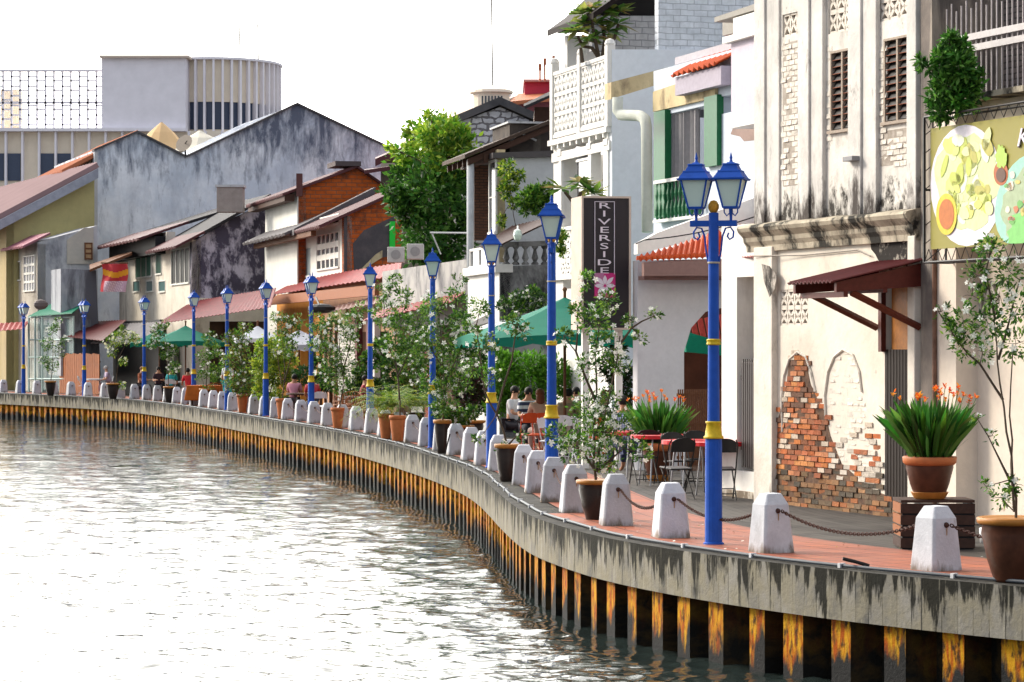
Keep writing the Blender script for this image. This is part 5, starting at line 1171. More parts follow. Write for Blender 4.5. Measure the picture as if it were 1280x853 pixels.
# lattice screen
mb = MB(); x = -40; k = 0
while x < 127: 
    pr(mb,x,88,x+2.4,160,Y+.5,.3); x += 10.6
    k += 1
    for j in range(6): yy = 95+j*12+(5 if k%2 else 0); pr(mb,x-10.6,yy,x,yy+2.0,Y+.5,.3)
pr(mb,-60,87,127,89.5,Y+.3,.8); pr(mb,-60,127,127,130,Y+.5,.3); mb.build('lattice_screen', MW, bm)
mb = MB(); pr(mb,0,112,22,160,Y+8,3); mb.build('roof_room', MBG, bm)
for x in (300,323): mb = MB(); mb.tube([P(x,74,Y+6), P(x-1,30,Y+6)], .07, 4); mb.build('mast', IRON, bm)
# white tents behind the warehouse gable
for i, (x, y, w_, yb, colr, lb) in enumerate(((202,153,26,190,(.62,.42,.22),'peach pointed canopy roof rising behind the warehouse gable valley'),(250,163,32,192,(.64,.60,.50),'cream pointed canopy roof right of the peach one behind the warehouse'))):
    t = thing('canopy_tent', lb, 'tent', tuple(P(x,yb,190))); mb = MB(); ap = P(x,y,190); rb_ = P(x+w_,yb,190).x-ap.x; zb_ = P(x,yb,190).z
    mb.lathe([(rb_*1.5, zb_-ap.z),(rb_*1.05, (zb_-ap.z)*.72),(rb_*.62,(zb_-ap.z)*.36),(rb_*.25,-.25),(.05,.0)], tuple(ap), 12); mb.build('canopy', simple('tent_cloth_%s' % ('peach' if i == 0 else 'cream'), colr, .8, var=.08), t)
    mb = MB(); mb.tube([Vector((ap.x,ap.y,0)), ap], .08, 5); mb.build('pole', IRON, t)
# ------------------------------------------------------------------ far background right of centre
br = thing('house', 'white rubble-brick gable house with dark verge behind the big tree', 'house', tuple(P(620,434,125)))
FR = F(560,125,10); STB = brickmat('rubble_white', (.62,.62,.66), (.52,.52,.56), (.13,.12,.13), 10, w=.55, rh=.28, ms=.05)
mb = MB(); FR.spoly(mb, [(560,434),(560,158),(625,134),(668,153),(700,170),(700,434)], 0, 8); mb.build('gable_wall', STB, br)
edge([(548,163),(625,131),(668,150),(705,170)], .35, 0, -.3, 8, COP, 'verge', br, FR)
mb = MB(); FR.spoly(mb, [(646,175),(646,150),(668,155),(705,176),(705,190)], -.2, .3); mb.build('grey_render', DKS, br)
t = thing('house', 'cream house with small round corner tower behind the rubble-brick gable', 'house', tuple(P(600,434,170)))
mb = MB(); pol(mb, [(560,158,170),(500,180,190),(573,130,190),(645,120,170)], .3); mb.build('roof', simple('pale_peach_roof', (.55,.42,.34), .8, var=.1), t)
mb = MB(); a = P(614,118,168); mb.lathe([(1.1,-4),(1.1,0),(1.35,.05),(1.3,.2),(.3,.5)], tuple(a), 16); mb.build('tower', MBG, t)

for k in range(7): mb = MB(); x = 602+k*4; pr(mb, x, 120, x+2.2, 131, 166.5, .1); mb.build('window', GLASS, t); mb = MB(); mb.tube([P(616,118,168), P(614,-30,168)], .045, 4); mb.build('mast', IRON, t)
mb = MB(); mb.box(P(628,118,172).x, P(640,118,172).x, 172, 176, 0, P(0,114,172).z); mb.build('white_wall', MW, t)
t = thing('house', 'crimson-red house with parapet between the small tower and the townhouse balcony', 'house', tuple(P(670,434,150)))
CR = simple('crimson_wall', (.50,.045,.085), .7, var=.1); mb = MB(); pr(mb,656,101,720,434,150,6); mb.build('upper_block', CR, t)
mb = MB(); pr(mb,654,99,722,102,149.6,7); mb.build('parapet', simple('pale_rose', (.60,.35,.33), .7), t)
mb = MB(); pr(mb,640,124,700,434,148,3); mb.build('lower_block', simple('maroon_pink', (.33,.12,.14), .7, var=.2), t)
mb = MB(); pol(mb, [(638,127,147),(700,121,147),(700,113,151),(648,117,151)], .2); mb.build('roof', OT, t)
for x, y in ((675,82),(681,75),(692,72)): mb = MB(); mb.tube([P(x,101,149), P(x,y,149)], .06, 5); mb.box(P(x-2,0,149).x, P(x+2,0,149).x, 148.9, 149.1, P(x,y+6,149).z, P(x,y-2,149).z); mb.build('vent_mast', OT, t)
t = thing('house', 'low dark house with black eave and brown shaded wall directly left of the townhouse', 'house', tuple(P(675,434,84)))
mb = MB(); pr(mb,668,134,700,434,84,4); mb.build('wall', simple('brown_shade_wall', (.07,.035,.025), .8, s=3, var=.7), t)
mb = MB(); mb.sheet(P(655,133,82), P(655,131,87), P(705,107,87), P(705,111,82), 6, .03, .06); mb.build('roof', DKR, t)
t = thing('house', 'small olive house corner with maroon eave just left of the big tree top', 'house', tuple(P(490,434,118)))
mb = MB(); pr(mb,478,194,560,434,118,5); mb.build('wall', OL, t); mb = MB(); pol(mb, [(469,199,115),(469,197,122),(560,158,122),(560,160,115)], .3); pol(mb, [(455,213,112),(455,212,118),(560,196,118),(560,197,112)], .15); mb.build('roof', M6, t)
mb = MB(); pr(mb,476,204,560,434,114,2); mb.build('lower_wall', pmat('tan_wall', (.42,.38,.30)), t)
# ------------------------------------------------------------------ plants
def leafcloud(mb, blobs, n, size, cols, rng, shell=.35, w=.42, droop=0):
    tot = sum(b[1]**2 for b in blobs)
    for c, r, *rest in blobs:
        c = Vector(c); sc = rest[0] if rest else (1,1,1); k = int(n*r*r/tot); tint = rng.uniform(.75,1.2)
        subs = [(Vector((rng.gauss(0,1),rng.gauss(0,1),rng.gauss(0,1))).normalized()*r*rng.uniform(.45,.95), r*rng.uniform(.22,.42), rng.uniform(.7,1.3)) for _ in range(max(3, k//22))]
        for i in range(k):
            if rng.random() < .8: q, sr, st = rng.choice(subs); d = q + Vector((rng.gauss(0,.5),rng.gauss(0,.5),rng.gauss(0,.5)))*sr
            else: d = Vector((rng.gauss(0,1),rng.gauss(0,1),rng.gauss(0,1))).normalized()*r*rng.uniform(shell,1.05); st = 1
            p = c + Vector((d.x*sc[0], d.y*sc[1], d.z*sc[2])); s = size*rng.uniform(.6,1.3)
            a = (d.normalized()+Vector((rng.gauss(0,.7),rng.gauss(0,.7),rng.gauss(0,.6)+.15-droop))).normalized()
            b = a.cross(Vector((rng.gauss(0,1),rng.gauss(0,1),rng.gauss(0,1)))).normalized(); n_ = a.cross(b)
            col = rng.choice(cols); f = tint*st*rng.uniform(.8,1.2); col = tuple(min(.9, x*f) for x in col)
            mb.face([p, p+a*s*.45+b*s*w*.5+n_*s*.05, p+a*s, p+a*s*.45-b*s*w*.5+n_*s*.05], c=col)
def blossoms(mb, blobs, n, size, rng, cols=((.85,.85,.78),)):
    tot = sum(b[1]**2 for b in blobs)
    for c, r, *rest in blobs:
        c = Vector(c)
        for i in range(max(1, int(n*r*r/tot+.5))):
            d = Vector((rng.gauss(0,1),-abs(rng.gauss(0,1))*.6,rng.gauss(0,.9))).normalized()*r*rng.uniform(.7,1.12); p = c+d; s = size*rng.uniform(.7,1.25)
            m = (d.normalized()+Vector((rng.gauss(0,.4),-.8+rng.gauss(0,.4),.3+rng.gauss(0,.4)))).normalized(); x = m.orthogonal().normalized(); y = m.cross(x); a0 = rng.uniform(0,6); col = rng.choice(cols)
            for k in range(5):
                a = a0+k*1.2566; u = x*math.cos(a)+y*math.sin(a); v = x*math.cos(a+.5)+y*math.sin(a+.5); w = x*math.cos(a-.5)+y*math.sin(a-.5)
                mb.face([p, p+(w*.62)*s+m*s*.12, p+u*s+m*s*.08, p+(v*.62)*s+m*s*.12], c=col)
def pot_mb(r, h, kind):
    if kind == 't': prof = [(r*.62,0),(r*.66,h*.04),(r*.86,h*.6),(r*.93,h*.82),(r*.94,h*.85),(r*1.04,h*.86),(r*1.05,h*.98),(r*1.0,h),(r*.88,h),(r*.86,h*.9),(.01,h*.9)]
    else: prof = [(r*.55,0),(r*.6,h*.04),(r*.8,h*.35),(r*.98,h*.75),(r*.95,h*.9),(r*1.08,h*.95),(r*1.1,h),(r*.93,h),(r*.9,h*.92),(.01,h*.92)]
    mb = MB(); mb.lathe(prof, n=20); return mb
GLAZE = simple('dark_glazed_pot', (.035,.025,.022), .3, s=9, var=.5); GLB = simple('brown_glazed_pot', (.085,.03,.016), .4, s=9, var=.7); RIMM = simple('amber_rim', (.40,.16,.03), .45, s=9, var=.5)
GR1 = [(.04,.13,.015),(.08,.20,.02),(.02,.07,.01),(.17,.29,.035)]
GRY_ = [(.30,.40,.03),(.18,.30,.02),(.40,.46,.05)]
GRD = [(.02,.07,.012),(.035,.10,.02),(.015,.05,.01)]
def shrub(label, x, yb, r, h, kind, stems, blobs, nl, nf, ls=.07, fs=.045, cols=GR1, seed=0, name='potted_shrub', cat='potted plant', Y=None, z=0, fcols=((.85,.85,.78),), depth=.6, trunk=.02, dens=1.6, fd=.6, grp='potted shrubs along the quay', rim=None):
    rng = random.Random(seed*17+5)
    base = G(x, yb, z) if Y is None else Vector(((x-CX)/FPX*Y, Y, z)); Y = base.y
    t = thing(name, label, cat, tuple(base), grp)
    if r:
        mb = pot_mb(r, h, kind); mb.v = [v+base for v in mb.v]; po = mb.build('pot', TERRA if kind == 't' else (GLAZE if kind == 'd' else GLB), t, smooth=True)
        if kind != 't' or rim:
            mb = MB(); mb.lathe([(r*1.03,h*.90),(r*1.115,h*.93),(r*1.125,h*1.0),(r*1.06,h*1.015),(r*.94,h*1.0)], tuple(base), 20); mb.build('rim', RIMM, po, smooth=True)
    B = [(P(bx, by, Y+rng.uniform(-depth,depth)*br/FPX*Y), br/FPX*Y) for bx, by, br in blobs]
    mb = MB(); allst = list(stems)
    for s in allst:
        pts = [P(a, b, Y+rng.uniform(-.05,.05)) for a, b in s]
        if len(pts) > 2:
            q = []
            for a, b in zip(pts, pts[1:]): q += [a, a.lerp(b, .5)+Vector((rng.uniform(-1,1),0,rng.uniform(-1,1)))*.02]
            pts = q+[pts[-1]]
        m = len(pts); mb.tube(pts, [trunk*(1-.6*i/(m-1)) for i in range(m)], 5)
    top = P(*stems[0][-1], Y) if stems else base+Vector((0,0,h))
    for c, rr in B:
        # twigs reaching into each clump
        near = min(((P(*pt, Y)) for s in allst for pt in s), key=lambda q: (q-c).length) if allst else top
        mb.tube([near, near.lerp(c, .5)+Vector((0,0,-.05*rr)), c], [trunk*.45, trunk*.35, trunk*.2], 4)
        for _ in range(3):
            d = Vector((rng.gauss(0,1),rng.gauss(0,1),rng.gauss(0,1))).normalized()*rr*.9; mb.tube([c, c+d*.6+Vector((0,0,.1*rr)), c+d], [trunk*.25, trunk*.2, trunk*.1], 3)
    if mb.v: mb.build('trunk', BARK, t)
    mb = MB(); leafcloud(mb, B, int(nl*dens), ls, cols, rng); mb.build('foliage', LEAF, t)
    if nf: mb = MB(); blossoms(mb, B, int(nf*fd), fs, rng, fcols); mb.build('blossom', PETAL, t)
    return t
shrub('white-flowering shrub in a big banded brown pot at the right edge', 1266,727,.30,.59,'b',[[(1270,650),(1266,600),(1258,540),(1250,480),(1246,430),(1242,380)],[(1254,500),(1225,455),(1200,430),(1172,388)],[(1248,450),(1262,400),(1275,350)],[(1244,400),(1232,340),(1240,300)],[(1268,640),(1264,580),(1262,520),(1266,440)],[(1262,600),(1235,545)]],
  [(1240,312,20),(1222,345,18),(1262,340,22),(1205,402,22),(1176,390,11),(1236,405,24),(1270,430,20),(1205,432,16),(1228,440,16),(1272,385,18),(1190,418,14),(1216,370,14),(1250,370,18),(1240,545,8),(1252,622,16),(1272,606,12),(1232,608,8),(1222,524,6)], 1900, 90, ls=.055, fs=.036, seed=1, trunk=.014, rim=1, dens=1.2, fd=.8)
shrub('white-flowering shrub with low and high crowns in a dark glazed pot before the RIVERSIDE sign', 746,650,.235,.50,'d',[[(745,600),(743,560),(746,500),(744,440),(750,400)],[(746,590),(752,540),(765,480),(775,420)],[(744,500),(720,440),(722,390)],[(760,450),(790,410),(818,395)],[(745,590),(725,560)],[(746,590),(780,560)]],
  [(745,545,30),(718,560,22),(770,540,24),(800,566,15),(700,545,17),(735,510,22),(762,505,20),(742,405,26),(760,376,17),(722,386,13),(790,402,11),(816,392,10),(757,435,22),(735,462,18),(772,455,16),(705,420,12),(800,420,10),(735,350,14),(755,580,15)], 3400, 190, ls=.06, fs=.042, seed=2, rim=1, dens=1.3, fd=.75)
shrub('thin leaning shrub in a dark glazed pot, left of the second lamp', 634,602,.19,.60,'d',[[(634,558),(622,520),(606,490),(600,440),(596,405)],[(620,520),(640,450),(648,405)],[(634,558),(650,540)]],
  [(608,430,15),(590,460,13),(640,405,16),(600,385,14),(628,560,9),(600,548,8),(615,470,12),(655,415,12),(590,410,11),(650,545,8)], 1100, 90, ls=.065, fs=.042, seed=3, rim=1)
shrub('dense white-flowering shrub in a tall dark pot, left of the third lamp', 553,567,.17,.68,'d',[[(553,528),(556,490),(552,440),(548,390)],[(555,480),(575,440)],[(553,460),(530,420)]],
  [(550,420,22),(540,382,18),(566,452,20),(578,402,15),(528,442,16),(560,490,18),(585,432,14),(572,372,14),(552,505,16),(535,480,14),(575,480,14),(575,350,8)], 2600, 150, ls=.075, fs=.05, seed=4, rim=1)
shrub('tall white-flowering shrub in a terracotta pot between the fourth and fifth lamps', 497,552,.19,.60,'t',[[(500,520),(498,480),(494,440),(496,400)],[(499,500),(496,460),(482,420),(480,385)],[(498,470),(515,430),(522,395)]],
  [(500,402,20),(480,392,16),(512,440,20),(490,432,18),(522,402,18),(503,372,14),(522,470,14),(478,362,12),(492,350,10),(538,380,12),(535,430,14)], 2600, 160, ls=.08, fs=.052, seed=5)
shrub('round white-flowering shrub in a terracotta pot left of the fifth lamp', 422,536,.18,.56,'t',[[(424,512),(430,480),(425,440),(422,410)],[(428,470),(405,430)],[(428,470),(445,400)]],
  [(420,412,20),(400,422,17),(440,402,15),(410,442,18),(430,452,16),(393,402,11),(447,388,10),(424,474,17),(408,470,14),(440,430,12)], 2400, 170, ls=.085, fs=.055, seed=6)
shrub('slim sparse shrub with red-brown stems in a terracotta pot right of the seventh lamp', 353,524,.20,.62,'t',[[(353,498),(356,460),(352,410)],[(355,480),(366,440),(364,410)],[(352,480),(346,440)]],
  [(352,405,14),(364,412,11),(345,395,8),(372,400,9),(358,432,12),(366,440,9)], 900, 60, ls=.085, fs=.06, seed=7)
shrub('feathery yellow-green bamboo clump around the seventh lamp', 336,519,.22,.55,'b',[[(336,495),(332,460),(340,425)],[(337,495),(345,460),(350,430)]],
  [(345,440,20),(330,462,18),(350,470,19),(342,498,14),(328,435,10),(325,490,9),(360,455,10)], 3000, 0, ls=.13, cols=GRY_+[(.10,.2,.03)], seed=8, cat='potted plant')
shrub('mixed leafy shrub in a terracotta pot right of the eighth lamp', 303,516,.19,.62,'t',[[(303,494),(302,450),(304,420)],[(303,480),(315,450)]],
  [(300,430,15),(290,452,15),(312,457,15),(302,480,16),(286,422,9),(315,482,11),(290,478,11),(305,410,8)], 2000, 80, ls=.10, fs=.06, cols=GR1+[(.2,.2,.04),(.12,.10,.02)], seed=9)
shrub('tall leafy shrub in a brown pot between the eighth and ninth lamps', 257,508,.22,.64,'b',[[(257,490),(260,450),(262,420)]],
  [(263,425,10),(256,448,11),(270,466,12),(262,488,9),(270,440,9),(252,470,8)], 1100, 50, ls=.10, fs=.06, seed=10)
shrub('round-headed white-flowering shrub in a dark pot left of the ninth lamp', 211,504,.2,.64,'d',[[(211,486),(208,450),(206,420)]],
  [(200,424,10),(211,440,11),(216,460,9),(194,412,7),(206,405,7),(190,430,7)], 1000, 70, ls=.10, fs=.065, seed=11)
shrub('clipped yellow-white flowering standard tree in a dark pot left of the tenth lamp', 141,499,.26,.66,'d',[[(145,480),(148,455),(147,430)],[(147,450),(160,425)]],
  [(147,424,10),(163,421,8),(136,428,7),(153,414,6),(170,424,6),(140,440,6),(154,452,6),(152,482,6)], 1100, 110, ls=.10, fs=.075, cols=GRY_+GR1, fcols=((.85,.82,.5),(.85,.85,.7)), seed=12)
shrub('pale loose flowering shrub in a dark pot before the glass porch', 63,495,.24,.66,'d',[[(63,480),(66,450),(66,415)]],
  [(66,412,8),(60,430,9),(74,440,8),(66,458,9),(80,426,6),(55,450,7),(72,402,6)], 900, 100, ls=.10, fs=.07, seed=13)
shrub('low white-flowering bush in the planter on the stained terrace wall', 660,390,.0,0,'t',[[(660,392),(660,375)]], [(645,374,11),(664,369,12),(681,379,11),(628,380,8),(650,385,9),(670,385,9)], 1500, 60, ls=.08, fs=.05, cols=GRD+GR1, seed=14, Y=64.5, z=2.95, name='terrace_bush', cat='bush', grp=None)
shrub('dark purple-leaved potted shrub behind the third and fourth lamps', 588,545,.3,.55,'d',[[(588,520),(588,480)]], [(588,470,13),(578,488,12),(598,492,11),(585,505,10)], 1500, 26, ls=.11, fs=.05, cols=[(.06,.02,.03),(.10,.04,.04),(.03,.04,.02),(.05,.09,.02)], seed=15, Y=62, z=0)
shrub('low flowering plant in a wooden planter just left of the third lamp', 575,548,.28,.5,'b',[[(570,530),(570,515)]], [(562,520,11),(578,522,10),(550,512,9),(590,515,8)], 1000, 50, ls=.09, fs=.05, seed=16, Y=60, z=0)
shrub('bright green leafy hedge behind the diners under the green umbrella', 660,520,.0,0,'t',[[(660,520),(660,470)]], [(630,470,24),(660,462,24),(690,470,22),(645,500,22),(675,500,20),(620,500,18),(712,480,18),(625,450,14),(735,470,16),(760,480,16)], 5200, 0, ls=.12, cols=[(.08,.24,.015),(.12,.30,.02),(.05,.16,.01)], seed=17, Y=63, z=0, name='hedge', cat='hedge', grp=None)
shrub('dark leafy potted shrubbery left of the white porch wall', 780,560,.25,.6,'d',[[(780,540),(778,500)]], [(775,480,16),(790,470,13),(762,460,14),(785,500,13),(770,440,12)], 1300, 30, ls=.09, cols=GRD+[(.06,.03,.02)], seed=18, Y=55, z=0)
shrub('dark shrub behind the tables between the seventh and eighth lamps', 395,500,.0,0,'t',[[(395,505),(395,470)]], [(395,482,13),(380,470,12),(410,478,12),(400,458,11)], 1100, 0, ls=.13, cols=GRD, seed=19, Y=88, z=0)
shrub('leafy shrub growing against the salmon house behind the wicker chairs', 530,500,.0,0,'t',[[(530,520),(530,440)]], [(520,450,16),(545,470,16),(530,490,14),(560,440,14),(510,480,13)], 2000, 40, ls=.12, cols=GR1+[(.16,.12,.03)], seed=20, Y=70, z=0)
shrub('dark green mass of potted plants behind the fourth and fifth lamps', 505,520,.0,0,'t',[[(505,525),(505,470)]], [(490,460,18),(512,440,16),(530,425,14),(500,490,18),(480,430,12)], 2400, 30, ls=.12, cols=GRD+GR1, seed=41, Y=73, z=0)
shrub('dark climbing greenery on the wall left of the large green parasol', 590,520,.0,0,'t',[[(592,525),(592,440)]], [(585,430,14),(595,455,16),(582,480,14),(600,500,16),(575,400,10)], 2200, 30, ls=.11, cols=GRD+GR1, seed=42, Y=66, z=0)
shrub('dark potted shrubbery below the salmon house between the fifth and sixth lamps', 455,510,.0,0,'t',[[(455,515),(455,470)]], [(450,470,12),(462,450,12),(440,490,12),(468,485,12)], 1500, 20, ls=.13, cols=GRD+GR1, seed=43, Y=86, z=0)
# ferny palm beside the terracotta pot
def fronds(label, x, yb, Y, n, ln, z0, cols, seed, r=0, h=0, kind='t', name='potted_palm', w=.02):
    rng = random.Random(seed); base = Vector(((x-CX)/FPX*Y, Y, 0)); t = thing(name, label, 'potted plant', tuple(base), 'potted shrubs along the quay')
    mb = pot_mb(r, h, kind); mb.v = [v+base for v in mb.v]; mb.build('pot', TERRA if kind == 't' else GLAZE, t, smooth=True)
    mb = MB(); o = base+Vector((0,0,z0))
    for i in range(n):
        a = rng.uniform(0,6.28); L_ = ln*rng.uniform(.6,1.1); up = rng.uniform(.35,1.3); pts = []
        for k in range(7):
            f = k/6; pts.append(o + Vector((math.cos(a)*L_*f, math.sin(a)*L_*f, up*L_*f - .75*L_*f*f)))
        for k in range(1,7):
            d = (pts[k]-pts[k-1]).normalized(); s = d.cross(Vector((0,0,1))).normalized()
            for q in range(3):
                c = pts[k-1].lerp(pts[k], q/3)
                for sg in (-1,1):
                    tip = c + s*sg*L_*.26*(1.1-k/7)+d*L_*.10-Vector((0,0,.03)); mb.face([c, c+d*w, tip], c=tuple(x_*rng.uniform(.8,1.2) for x_ in rng.choice(cols)))
    mb.build('foliage', LEAF, t); return t
fronds('arching ferny palm in a terracotta pot left of the fifth lamp base', 484, 545, 66.5, 80, 1.05, .75, GRY_+GRY_+GR1, 3, .22, .6)
fronds('small ferny palm in a dark pot behind the fourth lamp', 520, 545, 67.5, 60, 1.0, .75, GRY_+GR1, 4, .22, .6, 'd')
# blade plants with orange flowers
def blades(label, base, z0, n, ln, sp, seed, r, h, kind, name='potted_canna', nf=16, grp='orange-flowered pot plants'):
    rng = random.Random(seed); base = Vector(base); t = thing(name, label, 'potted plant', tuple(base), grp)
    mb = pot_mb(r, h, kind); mb.v = [v+base for v in mb.v]; po = mb.build('pot', GLB if kind != 't' else TERRA, t, smooth=True)
    mb = MB(); mb.lathe([(r*.98,h*.80),(r*1.09,h*.86),(r*1.115,h*.98),(r*1.07,h*1.005),(r*.92,h*1.0)], tuple(base), 24); mb.build('rim', TERRA, po, smooth=True)
    mb = MB(); mb.lathe([(r*.60,h*.005),(r*.64,h*.03),(r*.77,h*.16),(r*.775,h*.17)], tuple(base), 24); mb.build('foot_band', RIMM, po, smooth=True)
    mb = MB(); o = base+Vector((0,0,h*.95)); tips = []
    for i in range(n):
        a = rng.uniform(0,6.28); rr = r*.8*math.sqrt(rng.random()); p0 = o+Vector((math.cos(a)*rr, math.sin(a)*rr, rng.uniform(-.02,.25)*ln)); L_ = ln*rng.uniform(.45,1.0); out = (rr/r)*sp*rng.uniform(.5,1.3)
        d = Vector((math.cos(a)*out, math.sin(a)*out, 1)).normalized(); s = d.cross(Vector((rng.gauss(0,1),rng.gauss(0,1),0))).normalized(); w = ln*.030*rng.uniform(.7,1.3); pts = []
        for k in range(5):
            f = k/4; pts.append((p0+d*L_*f+Vector((math.cos(a),math.sin(a),-.35))*out*.22*L_*f*f, w*(.5+1.1*math.sin(math.pi*(f*.8+.12)))*(1 if k < 4 else 0)))
        col = tuple(x*rng.uniform(.7,1.3) for x in rng.choice([(.04,.15,.02),(.07,.22,.03),(.03,.11,.015),(.11,.26,.04)]))
        for (a1,w1),(a2,w2) in zip(pts, pts[1:]): mb.face([a1-s*w1, a1+s*w1, a2+s*w2, a2-s*w2], c=col)
        tips.append(pts[-1][0])
    mb.build('foliage', LEAF, t); mb = MB(); tips.sort(key=lambda q: -q.z)
    for i in range(nf):
        q = tips[int(i*3.3)] + Vector((0,0,ln*rng.uniform(.02,.18))); mb.tube([Vector((o.x+(q.x-o.x)*.5,o.y+(q.y-o.y)*.5,o.z+.2*ln)), q], .004, 3, c=(.10,.18,.04))
        for k in range(9):
            a = rng.uniform(0,6.28); d = Vector((math.cos(a)*.8, math.sin(a)*.8, rng.uniform(.3,1.3))).normalized()*ln*rng.uniform(.05,.10); s = d.cross(Vector((0,.3,1))).normalized()*ln*.022
            p = q+Vector((0,0,rng.uniform(-.04,.04)*ln)); mb.face([p-s*.4, p+d*.5-s, p+d, p+d*.5+s], c=rng.choice([(.85,.17,.02),(.80,.28,.03),(.85,.40,.05),(.75,.09,.03)]))
    mb.build('blossom', PETAL, t); return t
cz_ = CZ-(624-HY)/FPX*30.3; cb = P(1162,624,30.3)
blades('orange-flowered canna in a brown banded pot standing on the wooden crate', (cb.x,cb.y,cb.z), 0, 560, .60, .80, 11, .265, .46, 'b', nf=24)
c2 = Vector(((824-CX)/FPX*45.5, 45.5, 0)); blades('orange-flowered canna behind the red café tables before the porch', tuple(c2), 0, 480, .66, .85, 12, .28, .62, 'b', nf=20)
# crate
cr = thing('wooden_crate', 'dark slatted wooden crate carrying the orange-flowered pot', 'crate', (cb.x+.05, 30.5, 0)); CH = cz_-.0; DKW = simple('crate_wood', (.055,.028,.02), .75, s=16, var=.6)
x0, x1, y0, y1 = cb.x-.34, cb.x+.46, 30.1, 30.75
for k in range(4):
    z0 = .02+(CH-.04)*k/4; mb = MB(); mb.box(x0,x1,y0,y0+.02,z0,z0+CH/4-.03); mb.build('slat', DKW, cr)
    mb = MB(); mb.box(x0,x0+.02,y0+.021,y1-.021,z0,z0+CH/4-.03); mb.build('slat', simple('crate_side_wood', (.25,.09,.03), .75, s=16) if k else DKW, cr)
mb = MB(); mb.box(x0+.003,x1-.003,y0+.003,y1,CH-.03,CH-.001); mb.build('top_board', DKW, cr)
mb = MB(); mb.box(x0+.02,x1-.02,y0+.025,y0+.05,.0,CH-.04); mb.box(x1-.03,x1-.002,y0+.022,y1,.01,CH-.04); mb.build('inner_panel', DARK, cr)
mb = MB(); p = P(1226,640,31.5); mb.ball((p.x+.25,p.y,.09), .17, 12, sc=(1.2,.8,.55)); mb.lathe([(.08,0),(.09,.16),(.07,.17)], (p.x+.02,p.y-.3,0), 14); tag(mb.build('rag_bundle', simple('white_plastic', (.65,.66,.68), .5), loc=(p.x,p.y,0), smooth=True), 'white plastic bundle on the floor between the crate and the big pot', 'bundle')
# frangipani on the roof terrace and beside the sign; climbers; shrub over the food sign
def rosettes(label, Y, stems, ros, size, name, cat, seed, pot=None):
    rng = random.Random(seed); b0_ = P(*stems[0][0], Y); t = thing(name, label, cat, tuple(b0_))
    mb = MB()
    for s in stems: pts = [P(a,b,Y+rng.uniform(-.1,.1)) for a,b in s]; mb.tube(pts, [.05*(1-.5*i/len(pts)) for i in range(len(pts))], 6)
    mb.build('trunk', BARK, t); mb = MB()
    for x, y in ros:
        c = P(x,y,Y+rng.uniform(-.15,.15))
        for k in range(15):
            a = rng.uniform(0,6.28); d = Vector((math.cos(a), math.sin(a), rng.uniform(-.35,.8))).normalized(); s = d.cross(Vector((0,0,1))).normalized()*size*.17; l = size*rng.uniform(.7,1.1)
            col = tuple(q*rng.uniform(.7,1.3) for q in rng.choice([(.10,.20,.03),(.22,.30,.06),(.05,.12,.02),(.35,.36,.10)])); dn = Vector((0,0,-.12*size))
            mb.face([c, c+d*l*.5+s, c+d*l+dn, c+d*l*.5-s], c=col)
    mb.build('foliage', LEAF, t)
    if pot: m2 = pot_mb(*pot, 't'); m2.v = [v+b0_-Vector((0,0,pot[1])) for v in m2.v]; m2.build('pot', STW, t)
    return t
rosettes('frangipani tree in a pot on the roof terrace behind the lattice balcony', 61.5, [[(752,78),(756,50),(752,25)],[(752,78),(740,60),(728,58),(722,45)],[(754,60),(768,48),(773,30)],[(748,70),(742,40),(738,15)],[(728,78),(726,60)]],
   [(752,15),(738,10),(745,30),(765,12),(772,30),(722,38),(730,30),(742,45),(735,52),(775,15),(760,40),(728,18)], .5, 'frangipani', 'plant', 5, (.35,.5))
rosettes('small frangipani at the left edge of the RIVERSIDE sign', 53, [[(722,275),(718,255),(706,240)],[(720,262),(726,240)]], [(702,236),(724,228),(732,236),(744,242)], .42, 'frangipani', 'plant', 6)
shrub('climbing vine hanging over the upper terrace wall beside the brick pier', 640,280,0,0,'t',[[(645,285),(640,250),(635,215)],[(640,250),(625,275)]], [(633,212,10),(640,228,10),(630,240,8),(648,218,7),(626,275,7),(642,255,7)], 900, 0, ls=.11, cols=GR1+GRY_, seed=30, Y=71, z=P(640,285,71).z, name='climbing_vine', cat='vine', grp=None, trunk=.012)
shrub('leafy green bush on the upper terrace left of the townhouse', 670,285,0,0,'t',[[(668,268),(668,250)]], [(668,246,13),(682,240,11),(655,250,9),(675,258,11),(690,250,8),(660,262,8)], 1700, 0, ls=.12, cols=GR1+[(.14,.28,.03)], seed=31, Y=70.5, z=P(640,275,70.5).z, name='terrace_bush', cat='bush', grp=None)
shrub('dark green bush growing on the ledge above the food sign', 1195,150,0,0,'t',[[(1198,128),(1195,100),(1190,70)],[(1196,110),(1170,90),(1155,80)],[(1197,120),(1215,95)]], [(1190,62,14),(1200,85,19),(1178,72,11),(1160,82,9),(1212,100,15),(1185,108,17),(1200,125,18),(1170,118,11),(1222,118,9),(1175,140,12),(1150,76,5),(1205,58,9),(1186,48,8)], 2300, 0, ls=.10, cols=[(.04,.16,.02),(.08,.24,.03),(.14,.32,.05),(.03,.10,.015)], seed=32, Y=33.6, z=P(1198,150,33.6).z, name='ledge_bush', cat='bush', grp=None)
shrub('trailing green vine on the balcony left of the RIVERSIDE sign', 700,305,0,0,'t',[[(705,305),(698,290)]], [(700,292,7),(697,305,6),(703,315,5)], 330, 0, ls=.1, cols=GRY_+GR1, seed=33, Y=58.5, z=P(700,320,58.5).z, name='climbing_vine', cat='vine', grp=None, trunk=.01)
